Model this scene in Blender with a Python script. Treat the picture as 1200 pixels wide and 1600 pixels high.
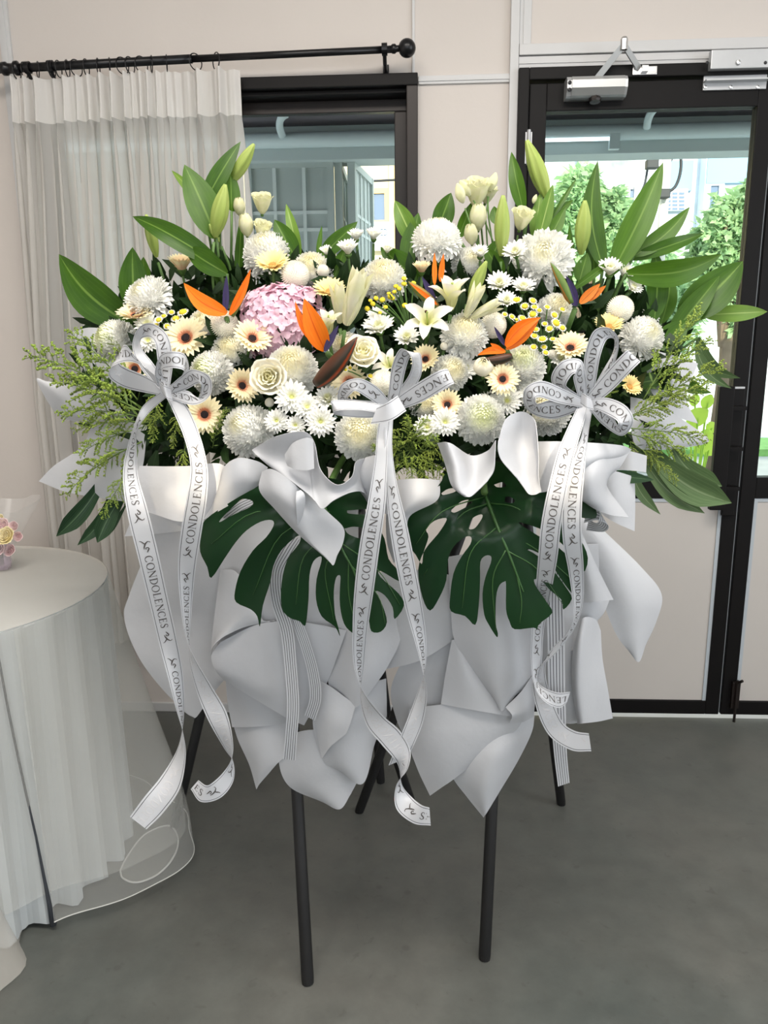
import bpy, bmesh, math, random
from mathutils import Vector, Matrix, noise
from mathutils.geometry import delaunay_2d_cdt

R = math.radians
random.seed(11)
SC = bpy.context.scene
COL = SC.collection
for o in list(bpy.data.objects):
    bpy.data.objects.remove(o)

# ------------------------------------------------------------------ camera
F_PX = 1202.0
CAM_LOC = Vector((0.0, -2.6, 1.336))
CAM_ROT = (Matrix.Rotation(R(3.0), 3, 'Z') @ Matrix.Rotation(R(90 - 12.5), 3, 'X') @ Matrix.Rotation(R(-0.6), 3, 'Z'))
cam_data = bpy.data.cameras.new('camera')
cam_data.sensor_fit = 'VERTICAL'
cam_data.sensor_height = 32.0
cam_data.lens = F_PX / 1600.0 * 32.0
cam_data.clip_start = 0.05
cam_data.clip_end = 200
cam = bpy.data.objects.new('camera', cam_data)
cam.matrix_world = Matrix.Translation(CAM_LOC) @ CAM_ROT.to_4x4()
COL.objects.link(cam)
SC.camera = cam

# ------------------------------------------------------------------ view
SC.view_settings.view_transform = 'Standard'
SC.view_settings.look = 'None'
SC.view_settings.gamma = 1.0
SC.view_settings.use_curve_mapping = False
SC.view_settings.exposure = 0.42

# ------------------------------------------------------------------ world, sun, large lights
world = bpy.data.worlds.new('world')
SC.world = world
world.use_nodes = True
wn = world.node_tree.nodes
wl = world.node_tree.links
bg = wn['Background']
bg.inputs['Color'].default_value = (0.90, 0.95, 1.0, 1)
bg.inputs['Strength'].default_value = 2.4

def lamp(name, kind, loc, energy, color, rot=None, size=None, target=None):
    d = bpy.data.lights.new(name, kind)
    d.energy = energy
    d.color = color
    if size and kind == 'AREA':
        d.shape = 'RECTANGLE'
        d.size, d.size_y = size
    o = bpy.data.objects.new(name, d)
    o.location = loc
    if target is not None:
        o.rotation_euler = (Vector(target) - Vector(loc)).to_track_quat('-Z', 'Y').to_euler()
    elif rot:
        o.rotation_euler = rot
    COL.objects.link(o)
    return o

sun = lamp('sun', 'SUN', (1.5, -10, 4.64), 6.0, (1.0, 0.84, 0.62), target=(0.0, 0.0, 1.0))      # low sun, 20 degrees up, behind the viewer
sun.data.angle = R(0.6)
lamp('shopfront_daylight', 'AREA', (0.3, -5.6, 1.75), 46, (0.88, 0.94, 1.0), size=(4.6, 2.1), target=(0.0, 0.0, 1.05))
lamp('side_window_daylight', 'AREA', (3.3, -2.6, 1.75), 16, (0.93, 0.96, 1.0), size=(2.2, 1.8), target=(0.0, -1.0, 1.1))
lamp('ceiling_panel_light', 'AREA', (0.1, -2.05, 2.94), 60, (1.0, 0.93, 0.85), size=(2.2, 0.9), rot=(0, 0, 0))

# ------------------------------------------------------------------ pixel helpers (frame 1200 x 1600)
FWD = CAM_ROT @ Vector((0, 0, -1))
def ray(px, py):
    return CAM_ROT @ Vector(((px - 600.0) / F_PX, -(py - 800.0) / F_PX, -1.0))
def at(px, py, Y=0.0):
    d = ray(px, py)
    return CAM_LOC + d * ((Y - CAM_LOC.y) / d.y)
def ground(px, py, z=0.0):
    d = ray(px, py)
    return CAM_LOC + d * ((z - CAM_LOC.z) / d.z)
def atx(px, py, X):
    d = ray(px, py)
    return CAM_LOC + d * ((X - CAM_LOC.x) / d.x)
def mpp(p):
    return (Vector(p) - CAM_LOC).dot(FWD) / F_PX      # metres per pixel at p

# ------------------------------------------------------------------ materials
def C(r, g, b):
    f = lambda v: (v / 255 / 12.92) if v / 255 <= 0.04045 else ((v / 255 + 0.055) / 1.055) ** 2.4
    return (f(r), f(g), f(b), 1.0)

MATS = {}
def mat(name, col, rough=0.6, metal=0.0, trans=0.0, tcol=None, alpha=1.0, var=0.0, vscale=8.0, bump=0.0, bscale=40.0,
        spec=0.5, emit=None, estr=0.0, rnd=0.0, radial=None, axis=None, transmission=0.0, stretch=None, col2=None, sheen=0.0, coat=0.0):
    """plain node material: noise variation, optional translucency, transparency, bump; radial = (centre colour, r0, r1) in object space"""
    m = bpy.data.materials.new(name)
    m.use_nodes = True
    nt = m.node_tree
    N, L = nt.nodes, nt.links
    b = N['Principled BSDF']
    out = N['Material Output']
    b.inputs['Roughness'].default_value = rough
    b.inputs['Metallic'].default_value = metal
    b.inputs['Specular IOR Level'].default_value = spec
    if transmission: b.inputs['Transmission Weight'].default_value = transmission
    if sheen: b.inputs['Sheen Weight'].default_value = sheen
    if coat: b.inputs['Coat Weight'].default_value = coat
    csock = None
    tc = N.new('ShaderNodeTexCoord')
    rgb = N.new('ShaderNodeRGB'); rgb.outputs[0].default_value = col
    csock = rgb.outputs[0]
    if radial:
        ccol, r0, r1 = radial
        sp = N.new('ShaderNodeSeparateXYZ'); L.new(tc.outputs['Object'], sp.inputs[0])
        cx = N.new('ShaderNodeCombineXYZ'); L.new(sp.outputs[0], cx.inputs[0]); L.new(sp.outputs[1], cx.inputs[1])
        ln = N.new('ShaderNodeVectorMath'); ln.operation = 'LENGTH'; L.new(cx.outputs[0], ln.inputs[0])
        # a point behind the flower's equator is outside
        zz = N.new('ShaderNodeMath'); zz.operation = 'MULTIPLY_ADD'; L.new(sp.outputs[2], zz.inputs[0]); zz.inputs[1].default_value = -0.35; L.new(ln.outputs['Value'], zz.inputs[2])
        mr = N.new('ShaderNodeMapRange'); mr.inputs[1].default_value = r0; mr.inputs[2].default_value = r1
        L.new(zz.outputs[0] if axis == 'ball' else ln.outputs['Value'], mr.inputs[0])
        mx = N.new('ShaderNodeMix'); mx.data_type = 'RGBA'
        mx.inputs[6].default_value = ccol; L.new(csock, mx.inputs[7]); L.new(mr.outputs[0], mx.inputs[0])
        csock = mx.outputs[2]
    if var or col2:
        nz = N.new('ShaderNodeTexNoise'); nz.inputs['Scale'].default_value = vscale; nz.inputs['Detail'].default_value = 5
        if stretch:
            mp = N.new('ShaderNodeMapping'); mp.inputs['Scale'].default_value = stretch
            L.new(tc.outputs['Object'], mp.inputs[0]); L.new(mp.outputs[0], nz.inputs['Vector'])
        else:
            L.new(tc.outputs['Object'], nz.inputs['Vector'])
        mr = N.new('ShaderNodeMapRange'); mr.inputs[1].default_value = 0.3; mr.inputs[2].default_value = 0.7
        L.new(nz.outputs['Fac'], mr.inputs[0])
        mx = N.new('ShaderNodeMix'); mx.data_type = 'RGBA'
        c2 = col2 or tuple(list(c * (1 - var) for c in col[:3]) + [1])
        if radial and not col2:
            dk = N.new('ShaderNodeMix'); dk.data_type = 'RGBA'; dk.blend_type = 'MULTIPLY'; dk.inputs[0].default_value = 1
            L.new(csock, dk.inputs[6]); dk.inputs[7].default_value = (1 - var, 1 - var, 1 - var, 1)
            L.new(dk.outputs[2], mx.inputs[6])
        else:
            mx.inputs[6].default_value = c2
        L.new(csock, mx.inputs[7]); L.new(mr.outputs[0], mx.inputs[0])
        csock = mx.outputs[2]
    if rnd:
        oi = N.new('ShaderNodeObjectInfo')
        hs = N.new('ShaderNodeHueSaturation')
        m1 = N.new('ShaderNodeMapRange'); m1.inputs[3].default_value = 1 - rnd; m1.inputs[4].default_value = 1 + rnd
        L.new(oi.outputs['Random'], m1.inputs[0]); L.new(m1.outputs[0], hs.inputs['Value'])
        m2 = N.new('ShaderNodeMapRange'); m2.inputs[3].default_value = 0.5 - rnd * 0.06; m2.inputs[4].default_value = 0.5 + rnd * 0.06
        L.new(oi.outputs['Random'], m2.inputs[0]); L.new(m2.outputs[0], hs.inputs['Hue'])
        L.new(csock, hs.inputs['Color']); csock = hs.outputs['Color']
    L.new(csock, b.inputs['Base Color'])
    if emit:
        b.inputs['Emission Color'].default_value = emit; b.inputs['Emission Strength'].default_value = estr
    if bump:
        nb = N.new('ShaderNodeTexNoise'); nb.inputs['Scale'].default_value = bscale; nb.inputs['Detail'].default_value = 6
        L.new(tc.outputs['Object'], nb.inputs['Vector'])
        bp = N.new('ShaderNodeBump'); bp.inputs['Strength'].default_value = bump; bp.inputs['Distance'].default_value = 0.01
        L.new(nb.outputs['Fac'], bp.inputs['Height']); L.new(bp.outputs[0], b.inputs['Normal'])
    sh = b.outputs[0]
    if trans:
        t = N.new('ShaderNodeBsdfTranslucent')
        if tcol: t.inputs[0].default_value = tcol
        else: L.new(csock, t.inputs[0])
        mxs = N.new('ShaderNodeMixShader'); mxs.inputs[0].default_value = trans
        L.new(sh, mxs.inputs[1]); L.new(t.outputs[0], mxs.inputs[2]); sh = mxs.outputs[0]
    if alpha < 1:
        t = N.new('ShaderNodeBsdfTransparent')
        mxs = N.new('ShaderNodeMixShader'); mxs.inputs[0].default_value = alpha
        L.new(t.outputs[0], mxs.inputs[1]); L.new(sh, mxs.inputs[2]); sh = mxs.outputs[0]
    L.new(sh, out.inputs['Surface'])
    MATS[name] = m
    return m

# ------------------------------------------------------------------ object helpers
def link(o, parent=None):
    COL.objects.link(o)
    if parent is not None: o.parent = parent
    return o
def tag(o, label=None, cat=None, group=None, kind=None):
    if label: o['label'] = label
    if cat: o['category'] = cat
    if group: o['group'] = group
    if kind: o['kind'] = kind
    return o
def thing(name, loc=(0, 0, 0), label=None, cat=None, group=None, rot=None, scale=None):
    o = bpy.data.objects.new(name, None)
    o.empty_display_size = 0.05
    M = Matrix.Translation(Vector(loc))
    if rot is not None: M = M @ rot.to_4x4()
    if scale is not None: M = M @ Matrix.Diagonal(Vector((scale, scale, scale, 1)) if not hasattr(scale, '__len__') else Vector((*scale, 1)))
    o.matrix_world = M
    link(o)
    return tag(o, label, cat, group)
def wmat(o):
    M = o.matrix_basis.copy()
    while o.parent is not None:
        o = o.parent
        M = o.matrix_basis @ M
    return M
def mesh(name, verts, faces, mats=None, smooth=True, uvs=None, fmat=None):
    me = bpy.data.meshes.new(name)
    me.from_pydata([tuple(v) for v in verts], [], faces)
    if mats is not None:
        for m in (mats if isinstance(mats, (list, tuple)) else [mats]):
            me.materials.append(MATS[m] if isinstance(m, str) else m)
    if smooth: me.shade_smooth()
    if fmat is not None:
        me.polygons.foreach_set('material_index', fmat)
    if uvs is not None:
        ul = me.uv_layers.new(name='uv')
        flat = []
        for p in me.polygons:
            for vi in p.vertices: flat.extend(uvs[vi])
        ul.data.foreach_set('uv', flat)
    me.update()
    return me
def obj(name, me, parent=None, M=None):
    o = bpy.data.objects.new(name, me)
    link(o, parent)
    if M is not None: o.matrix_basis = M
    return o
def wobj(name, verts, faces, mats, parent=None, smooth=True, uvs=None, fmat=None, origin=None):
    """mesh given in world coordinates, stored relative to its parent or to its own base"""
    if parent is not None:
        W = wmat(parent)
        Mi = W.inverted()
        vs = [Mi @ Vector(v) for v in verts]
        return obj(name, mesh(name, vs, faces, mats, smooth, uvs, fmat), parent)
    if origin is None:
        n = len(verts)
        xs = [v[0] for v in verts]; ys = [v[1] for v in verts]; zs = [v[2] for v in verts]
        origin = Vector(((min(xs) + max(xs)) / 2, (min(ys) + max(ys)) / 2, min(zs)))
    vs = [Vector(v) - origin for v in verts]
    o = obj(name, mesh(name, vs, faces, mats, smooth, uvs, fmat))
    o.location = origin
    return o

class MB:
    """collects pieces of one mesh, world coordinates"""
    def __init__(s): s.v = []; s.f = []; s.m = []
    def add(s, vs, fs, mi=0):
        n = len(s.v); s.v += [Vector(v) for v in vs]; s.f += [tuple(i + n for i in f) for f in fs]; s.m += [mi] * len(fs); return s
    def box(s, x0, x1, y0, y1, z0, z1, mi=0, bev=0.0):
        if bev <= 0:
            vs = [(x, y, z) for x in (x0, x1) for y in (y0, y1) for z in (z0, z1)]
            fs = [(0, 1, 3, 2), (4, 6, 7, 5), (0, 4, 5, 1), (2, 3, 7, 6), (0, 2, 6, 4), (1, 5, 7, 3)]
            return s.add(vs, fs, mi)
        bm = bmesh.new()
        bmesh.ops.create_cube(bm, size=1)
        for v in bm.verts: v.co = Vector(((x0 + x1) / 2 + v.co.x * (x1 - x0), (y0 + y1) / 2 + v.co.y * (y1 - y0), (z0 + z1) / 2 + v.co.z * (z1 - z0)))
        bmesh.ops.bevel(bm, geom=bm.edges[:], offset=bev, segments=2, affect='EDGES', profile=0.6)
        bm.verts.index_update()
        s.add([v.co.copy() for v in bm.verts], [tuple(v.index for v in f.verts) for f in bm.faces], mi)
        bm.free(); return s
    def tube(s, pts, r, n=8, mi=0, cap=True):
        pts = [Vector(p) for p in pts]
        rs = r if hasattr(r, '__len__') else [r] * len(pts)
        fr = None; vs = []
        for i, p in enumerate(pts):
            t = (pts[min(i + 1, len(pts) - 1)] - pts[max(i - 1, 0)]).normalized()
            if fr is None:
                fr = t.orthogonal().normalized()
            else:
                fr = (fr - t * fr.dot(t))
                fr = fr.normalized() if fr.length > 1e-6 else t.orthogonal().normalized()
            b = t.cross(fr)
            for k in range(n):
                a = 2 * math.pi * k / n
                vs.append(p + (fr * math.cos(a) + b * math.sin(a)) * rs[i])
        fs = []
        for i in range(len(pts) - 1):
            for k in range(n):
                fs.append((i * n + k, i * n + (k + 1) % n, (i + 1) * n + (k + 1) % n, (i + 1) * n + k))
        if cap:
            fs.append(tuple(reversed(range(n)))); fs.append(tuple((len(pts) - 1) * n + k for k in range(n)))
        return s.add(vs, fs, mi)
    def lathe(s, prof, origin, axis=(0, 0, 1), n=20, mi=0):
        q = Vector((0, 0, 1)).rotation_difference(Vector(axis).normalized())
        vs = []; m = len(prof)
        for k in range(n):
            a = 2 * math.pi * k / n
            for (r_, z_) in prof: vs.append(Vector(origin) + q @ Vector((r_ * math.cos(a), r_ * math.sin(a), z_)))
        fs = [(k * m + i, ((k + 1) % n) * m + i, ((k + 1) % n) * m + i + 1, k * m + i + 1) for k in range(n) for i in range(m - 1)]
        return s.add(vs, fs, mi)
    def build(s, name, mats, parent=None, smooth=False, **kw):
        o = wobj(name, s.v, s.f, mats, parent, smooth, fmat=s.m if any(s.m) else None, **kw)
        return o
def bez(p0, p1, p2, n=8):
    p0, p1, p2 = Vector(p0), Vector(p1), Vector(p2)
    return [p0 * (1 - t) ** 2 + p1 * 2 * t * (1 - t) + p2 * t * t for t in (i / n for i in range(n + 1))]
def crom(pts, n=6):
    """Catmull-Rom through points (any dimension of Vector)"""
    P = [Vector(p) for p in pts]
    if len(P) == 2: return [P[0].lerp(P[1], i / n) for i in range(n + 1)]
    P = [P[0] * 2 - P[1]] + P + [P[-1] * 2 - P[-2]]
    out = []
    for i in range(1, len(P) - 2):
        a, b, c, d = P[i - 1:i + 3]
        for k in range(n):
            t = k / n
            out.append(0.5 * ((2 * b) + (c - a) * t + (2 * a - 5 * b + 4 * c - d) * t * t + (3 * b - a - 3 * c + d) * t ** 3))
    out.append(P[-2].copy())
    return out
# ================================================================== THE ROOM
mat('wall_paint', C(206, 199, 193), 0.75, var=0.05, vscale=1.6, bump=0.04, bscale=60)
mat('trim_paint', C(200, 200, 200), 0.5, var=0.04, vscale=3)
mat('ceiling_paint', C(232, 228, 222), 0.8)
mat('black_metal', C(15, 13, 13), 0.5, metal=0.0, var=0.3, vscale=5, spec=0.18, bump=0.02, bscale=90)
mat('black_rod', C(26, 26, 28), 0.3, metal=0.4)
mat('bronze_metal', C(32, 25, 22), 0.4, metal=0.3, var=0.25, vscale=4, stretch=(6, 6, 0.4))
mat('door_panel', C(190, 185, 180), 0.6, var=0.05, vscale=3)
mat('aluminium', C(196, 198, 200), 0.38, metal=0.55, var=0.12, vscale=9)
mat('chrome', C(205, 205, 205), 0.2, metal=0.9)
mat('closer_silver', C(176, 178, 178), 0.32, metal=0.6)
mat('rubber_strip', C(170, 178, 184), 0.6)
def glass_mat(name, tint, refl=0.08):
    m = bpy.data.materials.new(name); m.use_nodes = True
    N, L = m.node_tree.nodes, m.node_tree.links
    t = N.new('ShaderNodeBsdfTransparent'); t.inputs[0].default_value = tint
    g = N.new('ShaderNodeBsdfGlossy'); g.inputs['Roughness'].default_value = 0.02
    fr = N.new('ShaderNodeFresnel'); fr.inputs[0].default_value = 1.12
    mx = N.new('ShaderNodeMixShader'); L.new(fr.outputs[0], mx.inputs[0]); L.new(t.outputs[0], mx.inputs[1]); L.new(g.outputs[0], mx.inputs[2])
    L.new(mx.outputs[0], N['Material Output'].inputs['Surface']); MATS[name] = m
glass_mat('window_glass', (0.92, 0.96, 0.96, 1))
glass_mat('door_glass', (0.9, 0.96, 0.96, 1))

def concrete():
    m = mat('concrete_floor', C(118, 120, 116), 0.48, spec=0.4)
    N, L = m.node_tree.nodes, m.node_tree.links
    b = N['Principled BSDF']; tc = N.new('ShaderNodeTexCoord')
    n1 = N.new('ShaderNodeTexNoise'); n1.inputs['Scale'].default_value = 1.3; n1.inputs['Detail'].default_value = 8; n1.inputs['Roughness'].default_value = 0.6
    n2 = N.new('ShaderNodeTexNoise'); n2.inputs['Scale'].default_value = 11; n2.inputs['Detail'].default_value = 8; n2.inputs['Roughness'].default_value = 0.65
    n3 = N.new('ShaderNodeTexNoise'); n3.inputs['Scale'].default_value = 30; n3.inputs['Detail'].default_value = 3; n3.inputs['Distortion'].default_value = 0.7
    for n in (n1, n2, n3): L.new(tc.outputs['Object'], n.inputs['Vector'])
    r1 = N.new('ShaderNodeValToRGB'); L.new(n1.outputs['Fac'], r1.inputs[0])
    r1.color_ramp.elements[0].position = 0.34; r1.color_ramp.elements[0].color = C(82, 87, 84)
    r1.color_ramp.elements[1].position = 0.68; r1.color_ramp.elements[1].color = C(104, 104, 99)
    r2 = N.new('ShaderNodeMapRange'); r2.inputs[1].default_value = 0.35; r2.inputs[2].default_value = 0.7; r2.inputs[3].default_value = 0.86; r2.inputs[4].default_value = 1.1
    L.new(n2.outputs['Fac'], r2.inputs[0])
    mx = N.new('ShaderNodeMix'); mx.data_type = 'RGBA'; mx.blend_type = 'MULTIPLY'; mx.inputs[0].default_value = 1
    L.new(r1.outputs[0], mx.inputs[6]); L.new(r2.outputs[0], mx.inputs[7])
    r3 = N.new('ShaderNodeMapRange'); r3.inputs[1].default_value = 0.64; r3.inputs[2].default_value = 0.74; L.new(n3.outputs['Fac'], r3.inputs[0])
    v = N.new('ShaderNodeTexVoronoi'); v.inputs['Scale'].default_value = 7.5; L.new(tc.outputs['Object'], v.inputs['Vector'])
    rv = N.new('ShaderNodeMapRange'); rv.inputs[1].default_value = 0.085; rv.inputs[2].default_value = 0.04; L.new(v.outputs['Distance'], rv.inputs[0])
    sp = N.new('ShaderNodeMath'); sp.operation = 'MAXIMUM'; L.new(r3.outputs[0], sp.inputs[0]); L.new(rv.outputs[0], sp.inputs[1])
    sc = N.new('ShaderNodeMath'); sc.operation = 'MULTIPLY'; sc.inputs[1].default_value = 0.36; L.new(sp.outputs[0], sc.inputs[0])
    m2 = N.new('ShaderNodeMix'); m2.data_type = 'RGBA'; L.new(sc.outputs[0], m2.inputs[0]); L.new(mx.outputs[2], m2.inputs[6]); m2.inputs[7].default_value = C(70, 70, 66)
    L.new(m2.outputs[2], b.inputs['Base Color'])
    rr = N.new('ShaderNodeMapRange'); rr.inputs[3].default_value = 0.3; rr.inputs[4].default_value = 0.6; L.new(n2.outputs['Fac'], rr.inputs[0]); L.new(rr.outputs[0], b.inputs['Roughness'])
    bp = N.new('ShaderNodeBump'); bp.inputs['Strength'].default_value = 0.18; bp.inputs['Distance'].default_value = 0.006; L.new(n2.outputs['Fac'], bp.inputs['Height']); L.new(bp.outputs[0], b.inputs['Normal'])
concrete()

def struct(o): o['kind'] = 'structure'; return o
XL, XR, YF, ZC = -2.2, 3.6, -5.9, 3.0
WT = 0.12                                     # wall thickness, inner face at y = 0
struct(MB().box(XL - WT, XR + WT, YF - WT, 0.0, -0.1, 0.0).build('floor', 'concrete_floor'))
struct(MB().box(XL - WT, XR + WT, YF - WT, WT, ZC, ZC + 0.1).build('ceiling', 'ceiling_paint'))
struct(MB().box(XL - WT, XL, YF, WT, 0, ZC).build('wall_left', 'wall_paint'))
wr = MB().box(XR, XR + WT, YF, -3.9, 0, ZC).box(XR, XR + WT, -1.4, WT, 0, ZC).box(XR, XR + WT, -3.9, -1.4, 0, 0.8).box(XR, XR + WT, -3.9, -1.4, 2.7, ZC)
struct(wr.build('wall_right', 'wall_paint'))
TZ0, TZ1 = 2.71, 2.89                     # added unseen slots, placed to throw sun patches on the upper papers
SUN_SLOTS = [(-0.47 + .69, -0.30 + .69), (-0.07 + .69, 0.03 + .69), (0.15 + .69, 0.26 + .69)]
wf = MB().box(XL, XR, YF - WT, YF, 0, TZ0).box(XL, XR, YF - WT, YF, TZ1, ZC)
ed = [XL] + [e for s_ in SUN_SLOTS for e in s_] + [XR]
for i in range(0, len(ed), 2): wf.box(ed[i], ed[i + 1], YF - WT, YF, TZ0, TZ1)
struct(wf.build('wall_front', 'wall_paint'))

tw = thing('sun_mask', (SUN_SLOTS[0][0], YF, TZ0)); tw['kind'] = 'structure'  # added unseen bars that break up the sun through the slots
rl = random.Random(5)
for a_, b_ in SUN_SLOTS:
    for k in range(3):
        x = a_ + (b_ - a_) * (k + .5) / 3 + rl.uniform(-.01, .01); z = TZ0 + (TZ1 - TZ0) * (k + .6) / 3.2
        MB().box(x - .012, x + .012, YF - .07, YF - .05, TZ0, TZ1).build('sun_mask_bar', 'trim_paint', tw)
        MB().box(a_, b_, YF - .05, YF - .03, z - .005, z + .005).build('sun_mask_rail', 'trim_paint', tw)
# measured on the wall plane
win_r = at(653, 250).x; win_l = at(72, 400).x; win_t = at(640, 119).z; win_b = 0.98
dr_l = at(806, 250).x; dr_t = at(900, 108).z; dr_r = dr_l + 1.86
wb = MB()
wb.box(XL, win_l, 0, WT, 0, ZC).box(win_l, win_r, 0, WT, 0, win_b).box(win_l, win_r, 0, WT, win_t, ZC)
wb.box(win_r, dr_l, 0, WT, 0, ZC).box(dr_l, dr_r, 0, WT, dr_t, ZC).box(dr_r, XR, 0, WT, 0, ZC)
WALL_B = struct(wb.build('wall_back', 'wall_paint'))

# thin battens that cover the joints of the wall boards
def batten(n, x0, x1, z0, z1, d=0.008, m='trim_paint', groove=False):
    b = MB().box(x0, x1, -d, 0.0, z0, z1, bev=0.0015)
    if groove:
        if x1 - x0 < z1 - z0: b.box((x0 + x1) / 2 - 0.006, (x0 + x1) / 2 + 0.006, -d - 0.003, -d, z0, z1)
        else: b.box(x0, x1, -d - 0.003, -d, (z0 + z1) / 2 - 0.004, (z0 + z1) / 2 + 0.004)
    return struct(b.build('trim_%d' % n, m))
xj = at(646, 40).x
batten(1, xj - 0.004, xj + 0.004, win_t + 0.001, ZC)
zb = at(725, 124).z
xw0, xw1 = at(797, 60).x, at(815, 60).x
batten(2, win_r + 0.002, xw0, zb - 0.013, zb + 0.011, groove=True)
batten(3, xw0, xw0 + 0.026, 0, ZC, 0.016)                                   # white upright left of the door
batten(4, xw0 + 0.027, xw0 + 0.062, dr_t + 0.07, ZC, 0.008, groove=True)
batten(5, xw0 + 0.027, dr_r, dr_t + 0.038, dr_t + 0.068, 0.018)             # rail over the door
batten(6, xw0 + 0.027, dr_r, dr_t + 0.002, dr_t + 0.036, 0.01, groove=True)
xl0 = at(12, 60).x
batten(7, xl0 - 0.02, xl0 + 0.012, 0, ZC, 0.012, groove=True)
struct(MB().box(XL, dr_l - 0.03, -0.012, 0, 0, 0.035, bev=0.003).build('baseboard_back', 'trim_paint'))

# ------------------------------------------------------------------ window
win = thing('window_1', (win_l, 0, win_b)); win['kind'] = 'structure'; tag(win, 'dark bronze framed window half covered by the sheer curtain')
fw = 0.035
def bar(par, name, x0, x1, y0, y1, z0, z1, m, bev=0.003):
    return MB().box(x0, x1, y0, y1, z0, z1, bev=bev).build(name, m, par)
bar(win, 'frame_top', win_l, win_r, -0.035, WT, win_t - fw, win_t, 'black_metal')
bar(win, 'frame_bottom', win_l, win_r, -0.035, WT, win_b, win_b + fw, 'black_metal')
bar(win, 'frame_side', win_r - fw, win_r, -0.035, WT, win_b + fw, win_t - fw, 'bronze_metal')
bar(win, 'frame_side', win_l, win_l + fw, -0.035, WT, win_b + fw, win_t - fw, 'bronze_metal')
wm = (win_l + win_r) / 2
for k, (a, b, yy) in enumerate(((win_l + fw, wm + 0.03, 0.02), (wm - 0.03, win_r - fw, 0.05))):
    bar(win, 'sash_top', a, b, yy, yy + 0.03, win_t - fw - 0.05, win_t - fw - 0.012, 'bronze_metal')
    bar(win, 'sash_bottom', a, b, yy, yy + 0.03, win_b + fw, win_b + fw + 0.045, 'bronze_metal')
    bar(win, 'sash_stile', a, a + 0.04, yy, yy + 0.03, win_b + fw + 0.045, win_t - fw - 0.05, 'bronze_metal')
    bar(win, 'sash_stile', b - 0.04, b, yy, yy + 0.03, win_b + fw + 0.045, win_t - fw - 0.05, 'bronze_metal')
    MB().box(a + 0.04, b - 0.04, yy + 0.013, yy + 0.018, win_b + fw + 0.045, win_t - fw - 0.05).build('pane', 'window_glass', win)
bar(win, 'head_track', win_l + fw, win_r - fw, -0.01, 0.1, win_t - fw - 0.014, win_t - fw, 'black_metal')

# ------------------------------------------------------------------ double door
gap = at(1170, 590).x
door = thing('door_1', (dr_l, 0, 0)); door['kind'] = 'structure'; tag(door, 'black metal door with tall glass pane and white lower panel')
jw = 0.032
bar(door, 'frame_side', dr_l, dr_l + jw, -0.03, WT, 0, dr_t, 'black_metal')
bar(door, 'frame_top', dr_l + jw, dr_r, -0.03, WT, dr_t - 0.035, dr_t, 'black_metal')
lx0 = dr_l + jw + 0.004; lx1 = gap - 0.004
ztop = dr_t - 0.039
gl = at(849, 300).x; gr_ = at(1181, 172).x; gt = at(1000, 172).z; gb = at(1130, 745).z
pt_ = at(1050, 778).z; pb = at(1030, 1092).z; zb0 = max(0.02, at(1080, 1121).z)
y0, y1 = -0.012, 0.03
def leaf(par, x0, x1, g0, g1):
    bar(par, 'stile', x0, g0, y0, y1, zb0, ztop, 'black_metal')
    bar(par, 'stile', g1, x1, y0, y1, zb0, ztop, 'black_metal')
    bar(par, 'top_rail', g0, g1, y0, y1, gt, ztop, 'black_metal')
    bar(par, 'middle_rail', g0, g1, y0, y1, pt_, gb, 'black_metal')
    bar(par, 'bottom_rail', g0, g1, y0, y1, zb0, pb, 'black_metal')
    MB().box(g0, g1, 0.008, 0.013, gb, gt).build('pane', 'door_glass', par)
    MB().box(g0, g1, -0.004, 0.022, pb, pt_).build('lower_panel', 'door_panel', par)
    MB().box(g0, g0 + 0.012, -0.008, -0.004, pb, pt_).box(g1 - 0.012, g1, -0.008, -0.004, pb, pt_).box(g0 + 0.012, g1 - 0.012, -0.008, -0.004, pt_ - 0.012, pt_).build('panel_bead', 'rubber_strip', par)
leaf(door, lx0, lx1, gl, gr_)
door2 = thing('door_2', (gap, 0, 0)); door2['kind'] = 'structure'; tag(door2, 'second black metal door leaf cut off by the picture edge')
leaf(door2, gap + 0.004, dr_r - jw, gap + 0.004 + (lx1 - gr_), dr_r - jw - 0.07)
bar(door2, 'frame_side', dr_r - jw, dr_r, -0.03, WT, 0, dr_t, 'black_metal')
MB().box(lx1 - 0.001, gap + 0.004, 0.004, 0.018, zb0, ztop).build('brush_seal', 'rubber_strip', door2)
# hinge at the top of the left stile, flush bolt at the foot of the second leaf
zh = at(822, 235).z
MB().tube([(lx0 - 0.002, -0.036, zh - 0.05), (lx0 - 0.002, -0.036, zh + 0.05)], 0.006, 10).box(lx0 - 0.012, lx0 + 0.008, -0.032, -0.012, zh - 0.045, zh + 0.045).build('hinge', 'aluminium', door)
bx = gap + 0.045
MB().tube([(bx, -0.03, 0.002), (bx, -0.03, 0.16)], 0.005, 8).box(bx - 0.014, bx + 0.014, -0.026, -0.012, 0.05, 0.15, bev=0.003).tube([(bx, -0.03, 0.15), (bx + 0.01, -0.045, 0.165)], 0.005, 8).build('flush_bolt', 'bronze_metal', door2)
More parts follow.
